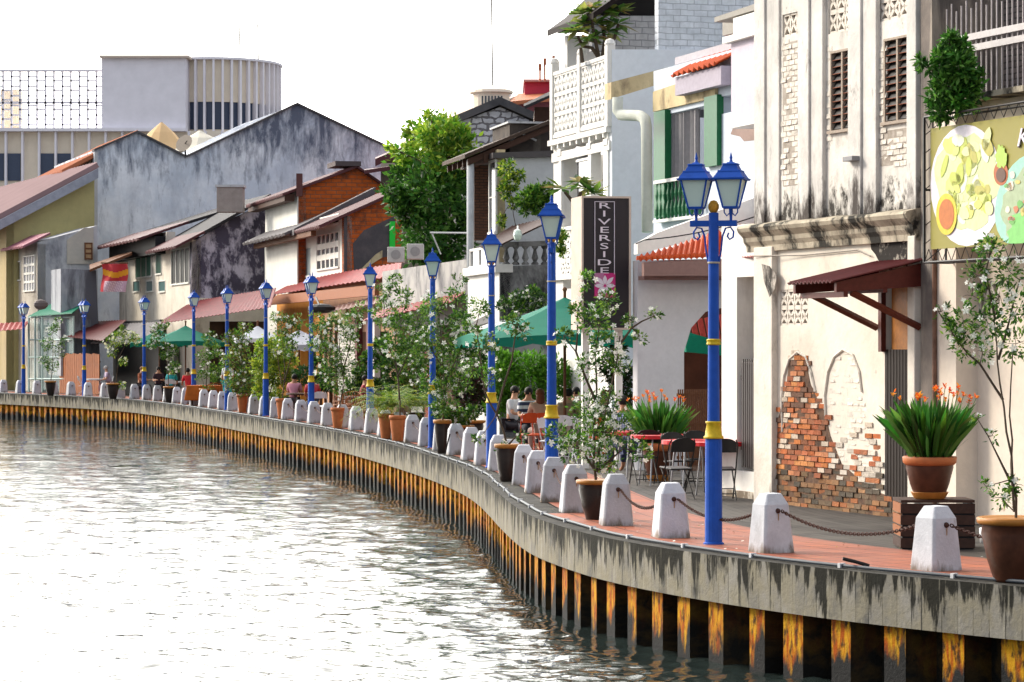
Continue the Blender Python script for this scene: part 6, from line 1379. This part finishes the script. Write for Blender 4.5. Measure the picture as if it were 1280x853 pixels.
# big street tree
def bigtree():
    Y = 86; rng = random.Random(8); b0_ = Vector(((556-CX)/FPX*Y, Y, 0)); t = thing('street_tree', 'big dense green tree with sunlit yellow-green top rising behind the lamps', 'tree', tuple(b0_))
    bl = [(543,172,24),(528,198,30),(562,196,30),(504,226,20),(545,240,36),(498,250,17),(578,248,26),(530,290,30),(568,300,26),(550,332,24),(500,190,12),(560,160,17),(590,182,11),(518,165,12),(486,240,10),(512,268,18),(590,215,16),(585,275,18),(540,150,12),(572,345,20),(520,320,14),(497,272,10),(575,172,12)]
    B = [(P(x,y,Y+rng.uniform(-1,1)), r/FPX*Y*1.08) for x,y,r in bl]
    mb = MB(); trunk = [b0_, b0_+Vector((.1,0,2)), b0_+Vector((-.1,0,4)), P(548,290,Y), P(545,230,Y)]; mb.tube(trunk, [.3,.24,.2,.15,.08], 8); mb.build('trunk', BARK, t)
    for c, r in B[::2]:
        s = min(trunk[2:], key=lambda q: (q-c).length+max(0,q.z-c.z)*2); mb = MB(); mb.tube([s, s.lerp(c,.5)+Vector((0,0,.2)), c], [.09,.06,.03], 5); mb.build('limb', BARK, t)
    mb = MB()
    for (x,y,r),b_ in zip(bl,B):
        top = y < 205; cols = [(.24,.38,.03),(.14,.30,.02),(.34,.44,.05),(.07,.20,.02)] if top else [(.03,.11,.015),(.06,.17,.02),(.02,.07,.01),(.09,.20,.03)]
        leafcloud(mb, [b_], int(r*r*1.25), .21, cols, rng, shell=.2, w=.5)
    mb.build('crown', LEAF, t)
bigtree()
# ------------------------------------------------------------------ umbrellas
def umbrella(label, x, Y, half, zap, zev, mat, rz=0, val=.18, nm='parasol', word=None, n=4, polem=BROWNW):
    b = Vector(((x-CX)/FPX*Y, Y, 0)); t = thing(nm, label, 'parasol', tuple(b), 'parasols over the tables'); mb = MB(); ring = []
    seg = 12
    pts = [(half*(1 if k in (0,3) else -1), half*(1 if k < 2 else -1)) for k in range(4)] if n == 4 else [(half*math.cos(k*math.pi/4), half*math.sin(k*math.pi/4)) for k in range(8)]
    rot = lambda p: Vector((p[0]*math.cos(rz)-p[1]*math.sin(rz), p[0]*math.sin(rz)+p[1]*math.cos(rz), 0))
    m = len(pts); ap = b+Vector((0,0,zap))
    for k in range(m):
        a, c = rot(pts[k]), rot(pts[(k+1)%m])
        for i in range(seg):
            for j in range(4):
                def q(f, g):
                    e = a.lerp(c, f); sag = .05*half*math.sin(math.pi*f)*g; return b+e*g+Vector((0,0,zap+(zev-zap)*(g**.85)+sag))
                mb.face([q(i/seg,j/4), q((i+1)/seg,j/4), q((i+1)/seg,(j+1)/4), q(i/seg,(j+1)/4)])
            e0, e1 = q(i/seg,1), q((i+1)/seg,1); w0 = Vector((0,0,-val*(.85+.15*math.cos(i*3)))); w1 = Vector((0,0,-val*(.85+.15*math.cos((i+1)*3)))); mb.face([e0, e1, e1+w1, e0+w0])
    cano = mb.build('canopy', mat, t); mb = MB(); mb.tube([b, ap+Vector((0,0,.12))], .03, 8); mb.ball(ap+Vector((0,0,.15)), .05, 8); mb.build('pole', polem, t)
    mb = MB()
    for k in range(m):
        a = rot(pts[k]); mb.tube([ap-Vector((0,0,.08)), b+a*.98+Vector((0,0,zev-.03))], .012, 4)
    mb.build('rib', polem, t)
    mb = MB(); mb.lathe([(.25,0),(.25,.06),(.05,.09),(.05,.3)], tuple(b), 14); mb.build('base', IRON, t)
    if word:
        a, c = rot(pts[1 if n == 4 else 4]), rot(pts[2 if n == 4 else 5])
        f = (a+c)*.5; xd = (c-a).normalized(); o_ = b+f*.72+Vector((0,0,zap+(zev-zap)*(.72**.85)+.07)); zd = ((ap-(b+f+Vector((0,0,zev))))).normalized(); nrm = xd.cross(zd)
        if nrm.dot(CAM-o_) < 0: xd = -xd
        text(word, cano, o_+xd.cross(zd)*.03, xd, zd, half*.26, simple('white_lettering', (.78,.8,.78), .6), shear=.2)
        v_ = b+f*1.005+Vector((0,0,zev-val*.4)); text(word, cano, v_+xd.cross(Vector((0,0,1)))*.015, xd, (0,0,1), val*.55, simple('white_lettering', (.78,.8,.78), .6))
    return t
def clothm(name, c):
    m, nt, b = nmat(name); v = mapped(nt, (1,1,1)); col = mix(nt, ramp(nt, noise(nt, v, 4, 5), .3, .7, 0, .3), c, tuple(k*.6 for k in c)); L(nt, col, b.inputs['Base Color']); b.inputs['Roughness'].default_value = .8
    t = N(nt, 'ShaderNodeBsdfTranslucent'); L(nt, col, t.inputs['Color']); mx_ = N(nt, 'ShaderNodeMixShader'); mx_.inputs[0].default_value = .3; out = nt.nodes['Material Output']
    L(nt, b.outputs[0], mx_.inputs[1]); L(nt, t.outputs[0], mx_.inputs[2]); L(nt, mx_.outputs[0], out.inputs['Surface']); return m
GCL = clothm('green_parasol_cloth', (.0,.21,.135)); WCL = clothm('white_parasol_cloth', (.55,.58,.66))
umbrella('large green parasol with white lettering over the diners, left of the RIVERSIDE sign', 706, 56, 1.95, 3.18, 2.33, GCL, R(9), .22, word='Carlsberg')
umbrella('green parasol with white lettering at the ninth lamp', 232, 113, 1.5, 3.05, 2.35, GCL, R(10), .2, word='Carlsberg')
umbrella('smaller green parasol just left of the lettered one, farther along the quay', 199, 120, 1.1, 2.95, 2.35, GCL, R(0), .2)
umbrella('grey-white patterned parasol at the sixth lamp', 374, 93, 1.15, 2.75, 2.20, WCL, R(15), .22)
umbrella('plain white parasol at the seventh lamp', 322, 101, .85, 2.95, 2.45, clothm('plain_white_cloth', (.70,.74,.80)), R(10), .15)
rl_ = random.Random(77); mb = MB()
for k in range(420):
    i = rl_.randrange(8, 150); p = off(i, rl_.uniform(-.35, 1.6), .013); a = rl_.uniform(0, 6.28); s = rl_.uniform(.02,.05); d = Vector((math.cos(a), math.sin(a), rl_.uniform(0,.3)))*s; e = Vector((-d.y, d.x, .002))*.4
    mb.face([p, p+d*.5+e, p+d, p+d*.5-e], c=rl_.choice([(.25,.12,.03),(.30,.22,.05),(.7,.68,.6),(.10,.12,.03),(.15,.07,.03)]))
tag(mb.build('leaf_litter', attrmat('dry_leaves', .8), loc=(0,30,0)), 'fallen leaves and petals scattered over the terracotta paving', 'leaf litter', kind='stuff')
# ------------------------------------------------------------------ people
def skinned(verts, edges, rad, root=0, sub=1, name='x'):
    me = bpy.data.meshes.new(name); me.from_pydata(verts, edges, []); o = bpy.data.objects.new(name, me); COL.objects.link(o)
    sk = o.modifiers.new('s', 'SKIN'); sk.use_smooth_shade = True
    lay = me.skin_vertices[0].data
    for i, r in enumerate(rad): lay[i].radius = (r, r) if not isinstance(r, tuple) else r
    lay[root].use_root = True
    ss = o.modifiers.new('u', 'SUBSURF'); ss.levels = sub; ss.render_levels = sub
    dg = bpy.context.evaluated_depsgraph_get(); m2 = bpy.data.meshes.new_from_object(o.evaluated_get(dg)); bpy.data.objects.remove(o)
    mb = MB(); mb.add([v.co.copy() for v in m2.vertices], [tuple(p.vertices) for p in m2.polygons]); bpy.data.meshes.remove(m2); return mb
SKIN = simple('skin', (.36,.17,.095), .55, var=.12, s=6); SKIN2 = simple('fair_skin', (.50,.27,.17), .55, var=.1, s=6)
BLK = simple('black_hair', (.012,.010,.009), .6); AUB = simple('auburn_hair', (.16,.05,.02), .6, var=.4)
def person(label, x, Y, rz, pose='sit', shirt=(.5,.5,.5), legs=(.03,.03,.04), hair=BLK, lean=.05, long=False, skin=SKIN, z=0, arms=0, sc=1, stripe=None, trou_skin=False, head=0):
    b = Vector(((x-CX)/FPX*Y, Y, z)); t = thing('person', label, 'person', tuple(b))
    l = lean
    if pose == 'sit':
        pel = (0,0,.52); sp = (0,-l*.4,.74); ch = (0,-l,.96); nk = (0,-l*1.15,1.10); hd = (head,-l*1.3-.02,1.22); tp = (head,-l*1.3,1.32)
        hip = (.09,.0,.50); kn = (.13,-.42,.50); an = (.12,-.44,.10); to = (.13,-.60,.035)
    else:
        pel = (0,0,.93); sp = (0,0,1.13); ch = (0,-l,1.33); nk = (0,-l,1.47); hd = (head,-l-.02,1.60); tp = (head,-l,1.70); hip = (.09,0,.88); kn = (.11,-.03,.48); an = (.11,.02,.09); to = (.13,-.13,.035)
    shz = ch[2]+.05; sh = (.17, ch[1], shz); el = (.22, ch[1]-.08-.05*arms, shz-.26); wr = (.17-.06*arms, ch[1]-.28-.08*arms, shz-.30+.10*arms)
    if pose != 'sit': el = (.23, ch[1]+.01, shz-.28); wr = (.24, ch[1]-.06-.1*arms, shz-.53+.1*arms)
    V = [pel, sp, ch, nk, hd, tp]; E = [(0,1),(1,2),(2,3),(3,4),(4,5)]; Rr = [.13,.115,.13,.05,(.078,.09),.05]
    def chain_(p0, pts, rs):
        k = p0
        for p, r in zip(pts, rs): V.append(p); Rr.append(r); E.append((k, len(V)-1)); k = len(V)-1
        return k
    for s in (-1, 1):
        mrr = lambda p: (p[0]*s, p[1], p[2])
        chain_(0, [mrr(hip), mrr(kn), mrr(an), mrr(to)], [.085,.058,.036,.03])
        palm = Vector(mrr(wr)) + (Vector(mrr(wr))-Vector(mrr(el))).normalized()*.07
        w = chain_(2, [mrr(sh), mrr(el), mrr(wr), tuple(palm)], [.058,.042,.028,.030])
        d = (Vector(mrr(wr))-Vector(mrr(el))).normalized(); sd = d.cross(Vector((0,0,1))).normalized()
        for q in range(4):
            o_ = palm+sd*(q-1.5)*.02; ln = (.07,.08,.075,.06)[q]; chain_(w, [tuple(o_+d*.03), tuple(o_+d*(.03+ln*.5)-Vector((0,0,.008))), tuple(o_+d*(.03+ln*.9)-Vector((0,0,.03)))], [.010,.009,.007])
        th = palm - sd*s*.0 + sd*(-.035 if s > 0 else .035)-d*.03; chain_(w, [tuple(th), tuple(th+d*.04)], [.011,.009])
    def put(mb, name, mat, sm=True): mb.v = [Matrix.Rotation(rz,3,'Z') @ (v*sc) + b for v in mb.v]; return mb.build(name, mat, t, smooth=sm)
    body = skinned(V, E, Rr, 0, 1)
    body.ball((hd[0], hd[1]-.088, hd[2]-.005), .016, 6, sc=(.8,1.3,1.5))
    for s in (-1, 1): body.ball((hd[0]+s*.078, hd[1]+.01, hd[2]), .02, 6, sc=(.5,1,1.4))
    put(body, 'body', skin)
    mb = MB()
    for s in (-1,1): mb.ball((hd[0]+s*.03, hd[1]-.080, hd[2]+.02), .010, 6)
    put(mb, 'eyes', IRON); mb = MB(); mb.ball((hd[0], hd[1]-.079, hd[2]-.045), .02, 6, sc=(1,.35,.3)); put(mb, 'mouth', simple('lips', (.35,.08,.07), .6))
    # shirt
    V2 = [pel, sp, ch, (nk[0], nk[1], nk[2]-.06)]; E2 = [(0,1),(1,2),(2,3)]; R2 = [.15,.138,.15,.075]
    for s in (-1,1):
        e2 = tuple(Vector((sh[0]*s,sh[1],sh[2])).lerp(Vector((el[0]*s,el[1],el[2])), .8)); V2 += [(sh[0]*s,sh[1],sh[2]), e2]; R2 += [.075,.062]; E2 += [(2,len(V2)-2),(len(V2)-2,len(V2)-1)]
    put(skinned(V2, E2, R2, 0, 1), 'shirt', stripe or simple('shirt_cloth', shirt, .85, var=.3, s=8))
    if not trou_skin:
        V3 = [pel]; E3 = []; R3 = [.155]
        for s in (-1,1):
            p3 = [(hip[0]*s,hip[1],hip[2]),(kn[0]*s,kn[1],kn[2]),tuple(Vector((kn[0]*s,kn[1],kn[2])).lerp(Vector((an[0]*s,an[1],an[2])), .85))]; k = 0
            for p_, r_ in zip(p3, (.10,.075,.06)): V3.append(p_); R3.append(r_); E3.append((k, len(V3)-1)); k = len(V3)-1
        put(skinned(V3, E3, R3, 0, 1), 'trousers', simple('trouser_cloth', legs, .85, var=.3, s=8))
    mb = MB(); mb.ball((hd[0], hd[1]+.018, hd[2]+.035), .102, 12, sc=(.92,1.0,.95))
    if long: mb.ball((hd[0], hd[1]+.06, hd[2]-.10), .095, 10, sc=(1,.7,1.9))
    put(mb, 'hair', hair); return t
def stripem(name, a, b_, s, chk=False):
    m, nt, bs = nmat(name); v = mapped(nt, (1,1,1), obj=True); w = N(nt, 'ShaderNodeTexWave', wave_type='BANDS', bands_direction='Z'); w.inputs['Scale'].default_value = s; w.inputs['Distortion'].default_value = .6; L(nt, v, w.inputs['Vector'])
    f = ramp(nt, w.outputs['Fac'], .45, .55)
    if chk: w2 = N(nt, 'ShaderNodeTexWave', wave_type='BANDS', bands_direction='X'); w2.inputs['Scale'].default_value = s; L(nt, v, w2.inputs['Vector']); f = math2(nt, 'MULTIPLY', math2(nt,'ADD', f, ramp(nt, w2.outputs['Fac'], .45, .55)), .5)
    L(nt, mix(nt, f, a, b_), bs.inputs['Base Color']); bs.inputs['Roughness'].default_value = .85; return m
person('dark-haired man in navy and white shirt facing us at the umbrella table', 659, 58.5, R(15), shirt=(.03,.04,.08), skin=SKIN2, lean=.08, arms=.6, stripe=stripem('navy_white_shirt', (.03,.04,.09), (.6,.62,.66), 2.2))
person('auburn-haired woman seen from behind on the orange folding chair', 676, 56.4, R(190), shirt=(.50,.30,.22), hair=AUB, long=True, skin=SKIN2, lean=.06, legs=(.5,.35,.3))
person('person in a tan shirt leaning over the table right of the second lamp', 706, 56.3, R(160), shirt=(.30,.20,.13), hair=BLK, lean=.18, skin=SKIN2, legs=(.45,.32,.28))
person('person in black and white striped top bending forward before the sign', 738, 54.5, R(120), shirt=(.5,.5,.5), stripe=stripem('black_white_stripes', (.02,.02,.025), (.65,.65,.65), 9), lean=.26, hair=AUB, arms=.5)
person('person in blue checked shirt sitting with back to us behind the dark pot shrub', 783, 48.2, R(200), shirt=(.2,.25,.5), stripe=stripem('blue_white_check', (.06,.08,.22), (.50,.54,.66), 8, True), lean=.10, legs=(.03,.04,.09))
person('person in pale green top seated between the second lamp and the tan-shirted person', 722, 59, R(-20), shirt=(.25,.40,.25), skin=SKIN2, lean=.08, arms=.5)
person('person in white top seated far back under the green hedge', 640, 60.5, R(60), shirt=(.6,.6,.62), lean=.05, skin=SKIN2, arms=.4)
person('person in dark red top seated among the wicker chairs', 452, 83.5, R(100), shirt=(.3,.04,.05), lean=.08, skin=SKIN2)
person('woman in orange-brown top seated left of the tenth lamp', 176, 121, R(60), shirt=(.30,.10,.05), hair=AUB, lean=.05, skin=SKIN2, arms=.6)
person('grey-haired person in pale violet shirt seated beside the white café table', 137, 125.5, R(-70), shirt=(.42,.34,.44), hair=simple('grey_hair', (.4,.38,.36), .7), lean=.12, skin=SKIN2, legs=(.4,.2,.2))
person('person in teal patterned shirt seated with back to us under the green parasol', 214, 114.2, R(175), shirt=(.0,.30,.34), lean=.05, stripe=stripem('teal_pattern', (.0,.22,.26), (.05,.45,.48), 5, True))
person('person in bright red shirt seated right of the teal shirt', 236, 111, R(200), shirt=(.60,.03,.04), lean=.12, legs=(.45,.3,.3))
person('dark-haired person in a dark top at the far side of the parasol table', 198, 119, R(10), shirt=(.05,.03,.04), lean=.10, skin=SKIN2, arms=.7)
person('standing person in white and teal clothes beside the eighth lamp', 284, 101, R(150), pose='stand', shirt=(.50,.52,.55), legs=(.0,.30,.30), hair=simple('pale_hair', (.45,.40,.38), .7), lean=.03)
person('person in red top seated at the dark table behind the sixth lamp', 391, 84, R(190), shirt=(.42,.05,.06), lean=.05)
person('person in pink top seated between the sixth and seventh lamps', 367, 87, R(170), shirt=(.50,.22,.28), lean=.08)
# ------------------------------------------------------------------ tables and chairs
def table(mat, rim, r=.42, h=.78, leg=None, round_=True):
    t = thing('cafe_table', 'x', 'table', (0,0,0), 'cafe tables along the quay'); mb = MB(); mb.lathe([(.01,h-.065),(r*.97,h-.065),(r,h-.06),(r,h-.006),(r*.97,h),(.01,h)], n=24); mb.build('tabletop', mat, t)
    for k in range(4):
        a = k*math.pi/2+.78; mb = MB(); mb.tube([(math.cos(a)*r*.62, math.sin(a)*r*.62, h-.03), (math.cos(a)*r*.80, math.sin(a)*r*.80, 0)], .013, 6); mb.build('leg', leg or IRON, t)
    return t
def folding_chair(mat, seatm, nm='folding_chair'):
    t = thing(nm, 'x', 'chair', (0,0,0), 'folding chairs at the tables')
    for s in (-1,1):
        mb = MB(); mb.tube([(s*.20,-.22,0),(s*.20,.06,.48),(s*.20,.20,.80),(s*.17,.225,.86)], .011, 6); mb.build('leg', mat, t)
        mb = MB(); mb.tube([(s*.175,.24,0),(s*.175,-.17,.45)], .011, 6); mb.build('leg', mat, t)
    mb = MB(); mb.hexa([(-.19,-.20,.44),(.19,-.20,.44),(.17,.18,.42),(-.17,.18,.42)],[(-.19,-.20,.465),(.19,-.20,.465),(.17,.18,.445),(-.17,.18,.445)]); mb.build('seat', seatm, t, bevel=.008)
    mb = MB(); pts = [(-.19,.16,.66),(-.17,.215,.80),(-.12,.235,.875),(0,.24,.895),(.12,.235,.875),(.17,.215,.80),(.19,.16,.66)]
    n = 10
    for i in range(n):
        a0, a1 = -1+2*i/n, -1+2*(i+1)/n
        def q(a, z): return (a*.18, .19+.02*(1-a*a)+(z-.7)*.2, z - (.06*abs(a)**3 if z > .7 else -.0))
        mb.hexa([q(a0,.68),q(a1,.68),(q(a1,.68)[0],q(a1,.68)[1]+.015,.68),(q(a0,.68)[0],q(a0,.68)[1]+.015,.68)],[q(a0,.88),q(a1,.88),(q(a1,.88)[0],q(a1,.88)[1]+.015,q(a1,.88)[2]),(q(a0,.88)[0],q(a0,.88)[1]+.015,q(a0,.88)[2])])
    mb.build('backrest', seatm, t); mb = MB(); mb.tube([(-.2,-.13,.15),(.2,-.13,.15)], .008, 5); mb.tube([(-.175,.16,.09),(.175,.16,.09)], .008, 5); mb.build('stretcher', mat, t); return t
def atp(x, Y): return ((x-CX)/FPX*Y, Y, 0)
REDT = simple('red_laminate', (.50,.02,.025), .3, var=.1); STEEL = simple('steel_leg', (.30,.30,.31), .35, metal=.8)
tb = table(REDT, None, .48, .80, STEEL)
for x, Y, lb in ((867,41.6,'round red-topped café table directly left of the nearest lamp'),(900,41.0,'round red-topped café table half behind the nearest lamp'),(826,44.2,'round red-topped café table before the orange canna'),(796,46.0,'red-topped café table beside the person in the blue checked shirt')):
    place(tb, atp(x,Y), .3, lb)
BCH = folding_chair(IRON, simple('black_vinyl', (.02,.02,.022), .4))
for x, Y, a, lb in ((846,40.2,200,'black folding chair with its back to us, left of the nearest lamp'),(902,40.0,185,'black folding chair hidden partly behind the nearest lamp'),(927,42.0,110,'black folding chair at the right end of the red tables'),(848,42.6,20,'black folding chair behind the near red table, its back just above the top'),(874,43.4,10,'black folding chair behind the red tables, second from their left'),(820,45.6,5,'black folding chair farthest back at the red tables'),(806,44.3,190,'black folding chair at the left red table')):
    place(BCH, atp(x,Y), R(a), lb)
st = thing('folding_stool', 'low black folding stool against the bare brick wall beside the gate', 'stool', atp(955,41.2)); mb = MB(); o = Vector(atp(955,41.2))
mb.box(o.x-.22,o.x+.22,o.y-.18,o.y+.18,.42,.445); mb.build('seat', IRON, st)
for s in (-1,1):
    mb = MB(); mb.tube([o+Vector((-.2,s*.16,0)), o+Vector((.18,s*.16,.42))], .012, 5); mb.build('leg', IRON, st); mb = MB(); mb.tube([o+Vector((.2,s*.14,0)), o+Vector((-.18,s*.14,.42))], .012, 5); mb.build('leg', IRON, st)
OCH = folding_chair(simple('orange_red_metal', (.55,.06,.015), .4), simple('orange_red_seat', (.60,.08,.02), .4))
for x, Y, a, lb in ((663,55.6,185,'orange-red folding chair left of the second lamp'),(679,55.6,175,'orange-red folding chair carrying the auburn-haired woman'),(745,53.5,160,'orange-red folding chair beside the striped person')):
    place(OCH, atp(x,Y), R(a), lb)
WM = simple('white_metal', (.62,.64,.66), .4); WCH = folding_chair(WM, WM)
for x, Y, a, lb in ((706,53.6,170,'white metal chair directly right of the second lamp'),(727,52.6,200,'white metal chair before the striped person'),(690,52.0,150,'white metal chair directly behind the second lamp foot'),(762,50.5,210,'white metal chair left of the blue checked person'),(104,126,90,'white chair left of the far white table'),(135,125.4,-80,'white chair carrying the grey-haired person'),(214,113.9,175,'white chair under the person in teal'),(402,82.0,170,'white chair below the sixth lamp')):
    place(WCH, atp(x,Y), R(a), lb)
wt = table(WM, None, .45, .76, WM); place(wt, atp(119,125.5), 0, 'white round table at the far left before the orange fence', group='white cafe tables')
place(wt, atp(700,57.3), 0, 'white table under the large green parasol', group='white cafe tables'); place(wt, atp(222,116), 0, 'white table under the far green parasol', group='white cafe tables')
bt = table(WOODD, None, .5, .76, WOODD)
for x, Y, lb in ((378,86.5,'dark wooden table behind the sixth lamp'),(452,80,'dark wooden table among the wicker chairs'),(256,106,'dark wooden table between the eighth and ninth lamps')): place(bt, atp(x,Y), 0, lb, group='dark wooden tables')
def wicker():
    t = thing('wicker_chair', 'x', 'chair', (0,0,0), 'wicker chairs between the fifth and sixth lamps'); m = simple('wicker', (.26,.085,.02), .6, s=40, var=.8)
    mb = MB(); mb.box(-.25,.25,-.25,.25,.40,.45); mb.build('seat', m, t, bevel=.02)
    mb = MB()
    for k in range(13):
        a = math.pi*k/12; x, y = .28*math.cos(a), .22+.0*k; y = -.2+.46*math.sin(a); mb.tube([(x,y,.42),(x*1.08,y*1.08,.66),(x*1.1,y*1.12,.70+.18*math.sin(a))], .012, 4)
    for z, q in ((.52,1.04),(.62,1.07),(.69,1.09)): mb.tube([(.28*math.cos(math.pi*k/12)*q,(-.2+.46*math.sin(math.pi*k/12))*q,z+.0+(.0 if z < .65 else .17*math.sin(math.pi*k/12))) for k in range(13)], .016, 5)
    mb.build('backrest', m, t)
    for sx in (-1,1):
        for sy in (-1,1): mb = MB(); mb.tube([(sx*.22,sy*.22,.4),(sx*.24,sy*.24,0)], .02, 5); mb.build('leg', m, t)
    return t
wk = wicker()
for x, Y, a, lb in ((428,80.5,60,'wicker armchair nearest the sixth lamp'),(446,76.5,180,'wicker armchair right of the terracotta pot with its back to us'),(462,77.5,200,'wicker armchair behind the fifth lamp'),(478,76,190,'wicker armchair farthest right of the wicker group'),(440,83,0,'wicker armchair at the back of the wicker group'),(268,103.2,190,'wicker armchair left of the eighth lamp')): place(wk, atp(x,Y), R(a), lb)
tc = thing('draped_table', 'table draped with an orange cloth left of the eighth lamp', 'table', atp(260,104)); mb = MB(); o = Vector(atp(260,104)); mb.hexa([o+Vector(q) for q in ((-.85,-.4,.2),(.85,-.4,.2),(.85,.4,.2),(-.85,.4,.2))],[o+Vector(q) for q in ((-.75,-.35,.76),(.75,-.35,.76),(.75,.35,.76),(-.75,.35,.76))]); mb.build('cloth', simple('orange_cloth', (.55,.14,.02), .8, s=4, var=.6), tc, bevel=.03)
for sx in (-1,1): mb = MB(); mb.tube([o+Vector((sx*.6,0,0)), o+Vector((sx*.6,0,.7))], .03, 5); mb.build('leg', WOODD, tc)
# ------------------------------------------------------------------ sky, sun, camera
GLOW = 66.0
w = bpy.data.worlds.new('World'); S.world = w; w.use_nodes = True; nt = w.node_tree; bg = nt.nodes['Background']
SUN_AZ, SUN_EL = R(-64), R(30)                       # azimuth from +Y towards +X
sk = nt.nodes.new('ShaderNodeTexSky'); sk.sky_type = 'NISHITA'; sk.sun_disc = False; sk.sun_elevation = SUN_EL; sk.sun_rotation = SUN_AZ
sk.air_density = 1.2; sk.dust_density = 4; sk.ozone_density = 1
mx = nt.nodes.new('ShaderNodeMix'); mx.data_type = 'RGBA'; mx.inputs[0].default_value = .72; nt.links.new(sk.outputs[0], mx.inputs[6]); mx.inputs[7].default_value = (7.8, 8.2, 9.0, 1)
tc = nt.nodes.new('ShaderNodeTexCoord'); dp = nt.nodes.new('ShaderNodeVectorMath'); dp.operation = 'DOT_PRODUCT'; nt.links.new(tc.outputs['Generated'], dp.inputs[0])
dp.inputs[1].default_value = (math.sin(R(-25))*math.cos(R(24)), math.cos(R(-25))*math.cos(R(24)), math.sin(R(24)))      # bright veil of haze on the sun's side of the sky
def mth(op, a, b):
    m = nt.nodes.new('ShaderNodeMath'); m.operation = op
    for v, i in ((a, 0), (b, 1)):
        if isinstance(v, (int, float)): m.inputs[i].default_value = v
        else: nt.links.new(v, m.inputs[i])
    return m.outputs[0]
gl = mth('MULTIPLY', mth('POWER', mth('MAXIMUM', dp.outputs['Value'], 0.0), 5.0), GLOW)
vm = nt.nodes.new('ShaderNodeVectorMath'); vm.operation = 'SCALE'; vm.inputs[0].default_value = (1, .96, .88); nt.links.new(gl, vm.inputs['Scale'])
ad = nt.nodes.new('ShaderNodeVectorMath'); ad.operation = 'ADD'; nt.links.new(mx.outputs[2], ad.inputs[0]); nt.links.new(vm.outputs[0], ad.inputs[1])
nt.links.new(ad.outputs[0], bg.inputs['Color']); bg.inputs['Strength'].default_value = .12
sl = bpy.data.lights.new('sun', 'SUN'); sl.energy = 3.6; sl.angle = R(14); sl.color = (1, .91, .78)
so = bpy.data.objects.new('sun', sl); COL.objects.link(so)
d = Vector((math.sin(SUN_AZ+R(0))*math.cos(SUN_EL), math.cos(SUN_AZ)*math.cos(SUN_EL), math.sin(SUN_EL)))
so.rotation_euler = d.to_track_quat('Z', 'Y').to_euler(); so.location = (0, 0, 40)
cam = bpy.data.cameras.new('camera'); co = bpy.data.objects.new('camera', cam); COL.objects.link(co)
co.location = CAM; co.rotation_euler = (R(90), 0, 0); cam.sensor_width = 36; cam.lens = 36*FPX/1280
cam.shift_y = (HY-426.5)/1280; cam.clip_start = .5; cam.clip_end = 4000; S.camera = co
S.view_settings.view_transform = 'Standard'; S.view_settings.look = 'None'; S.view_settings.exposure = 0.12; S.view_settings.gamma = 1
S.render.resolution_x = 1024; S.render.resolution_y = 682
S.cycles.max_bounces = 5; S.cycles.use_denoising = True
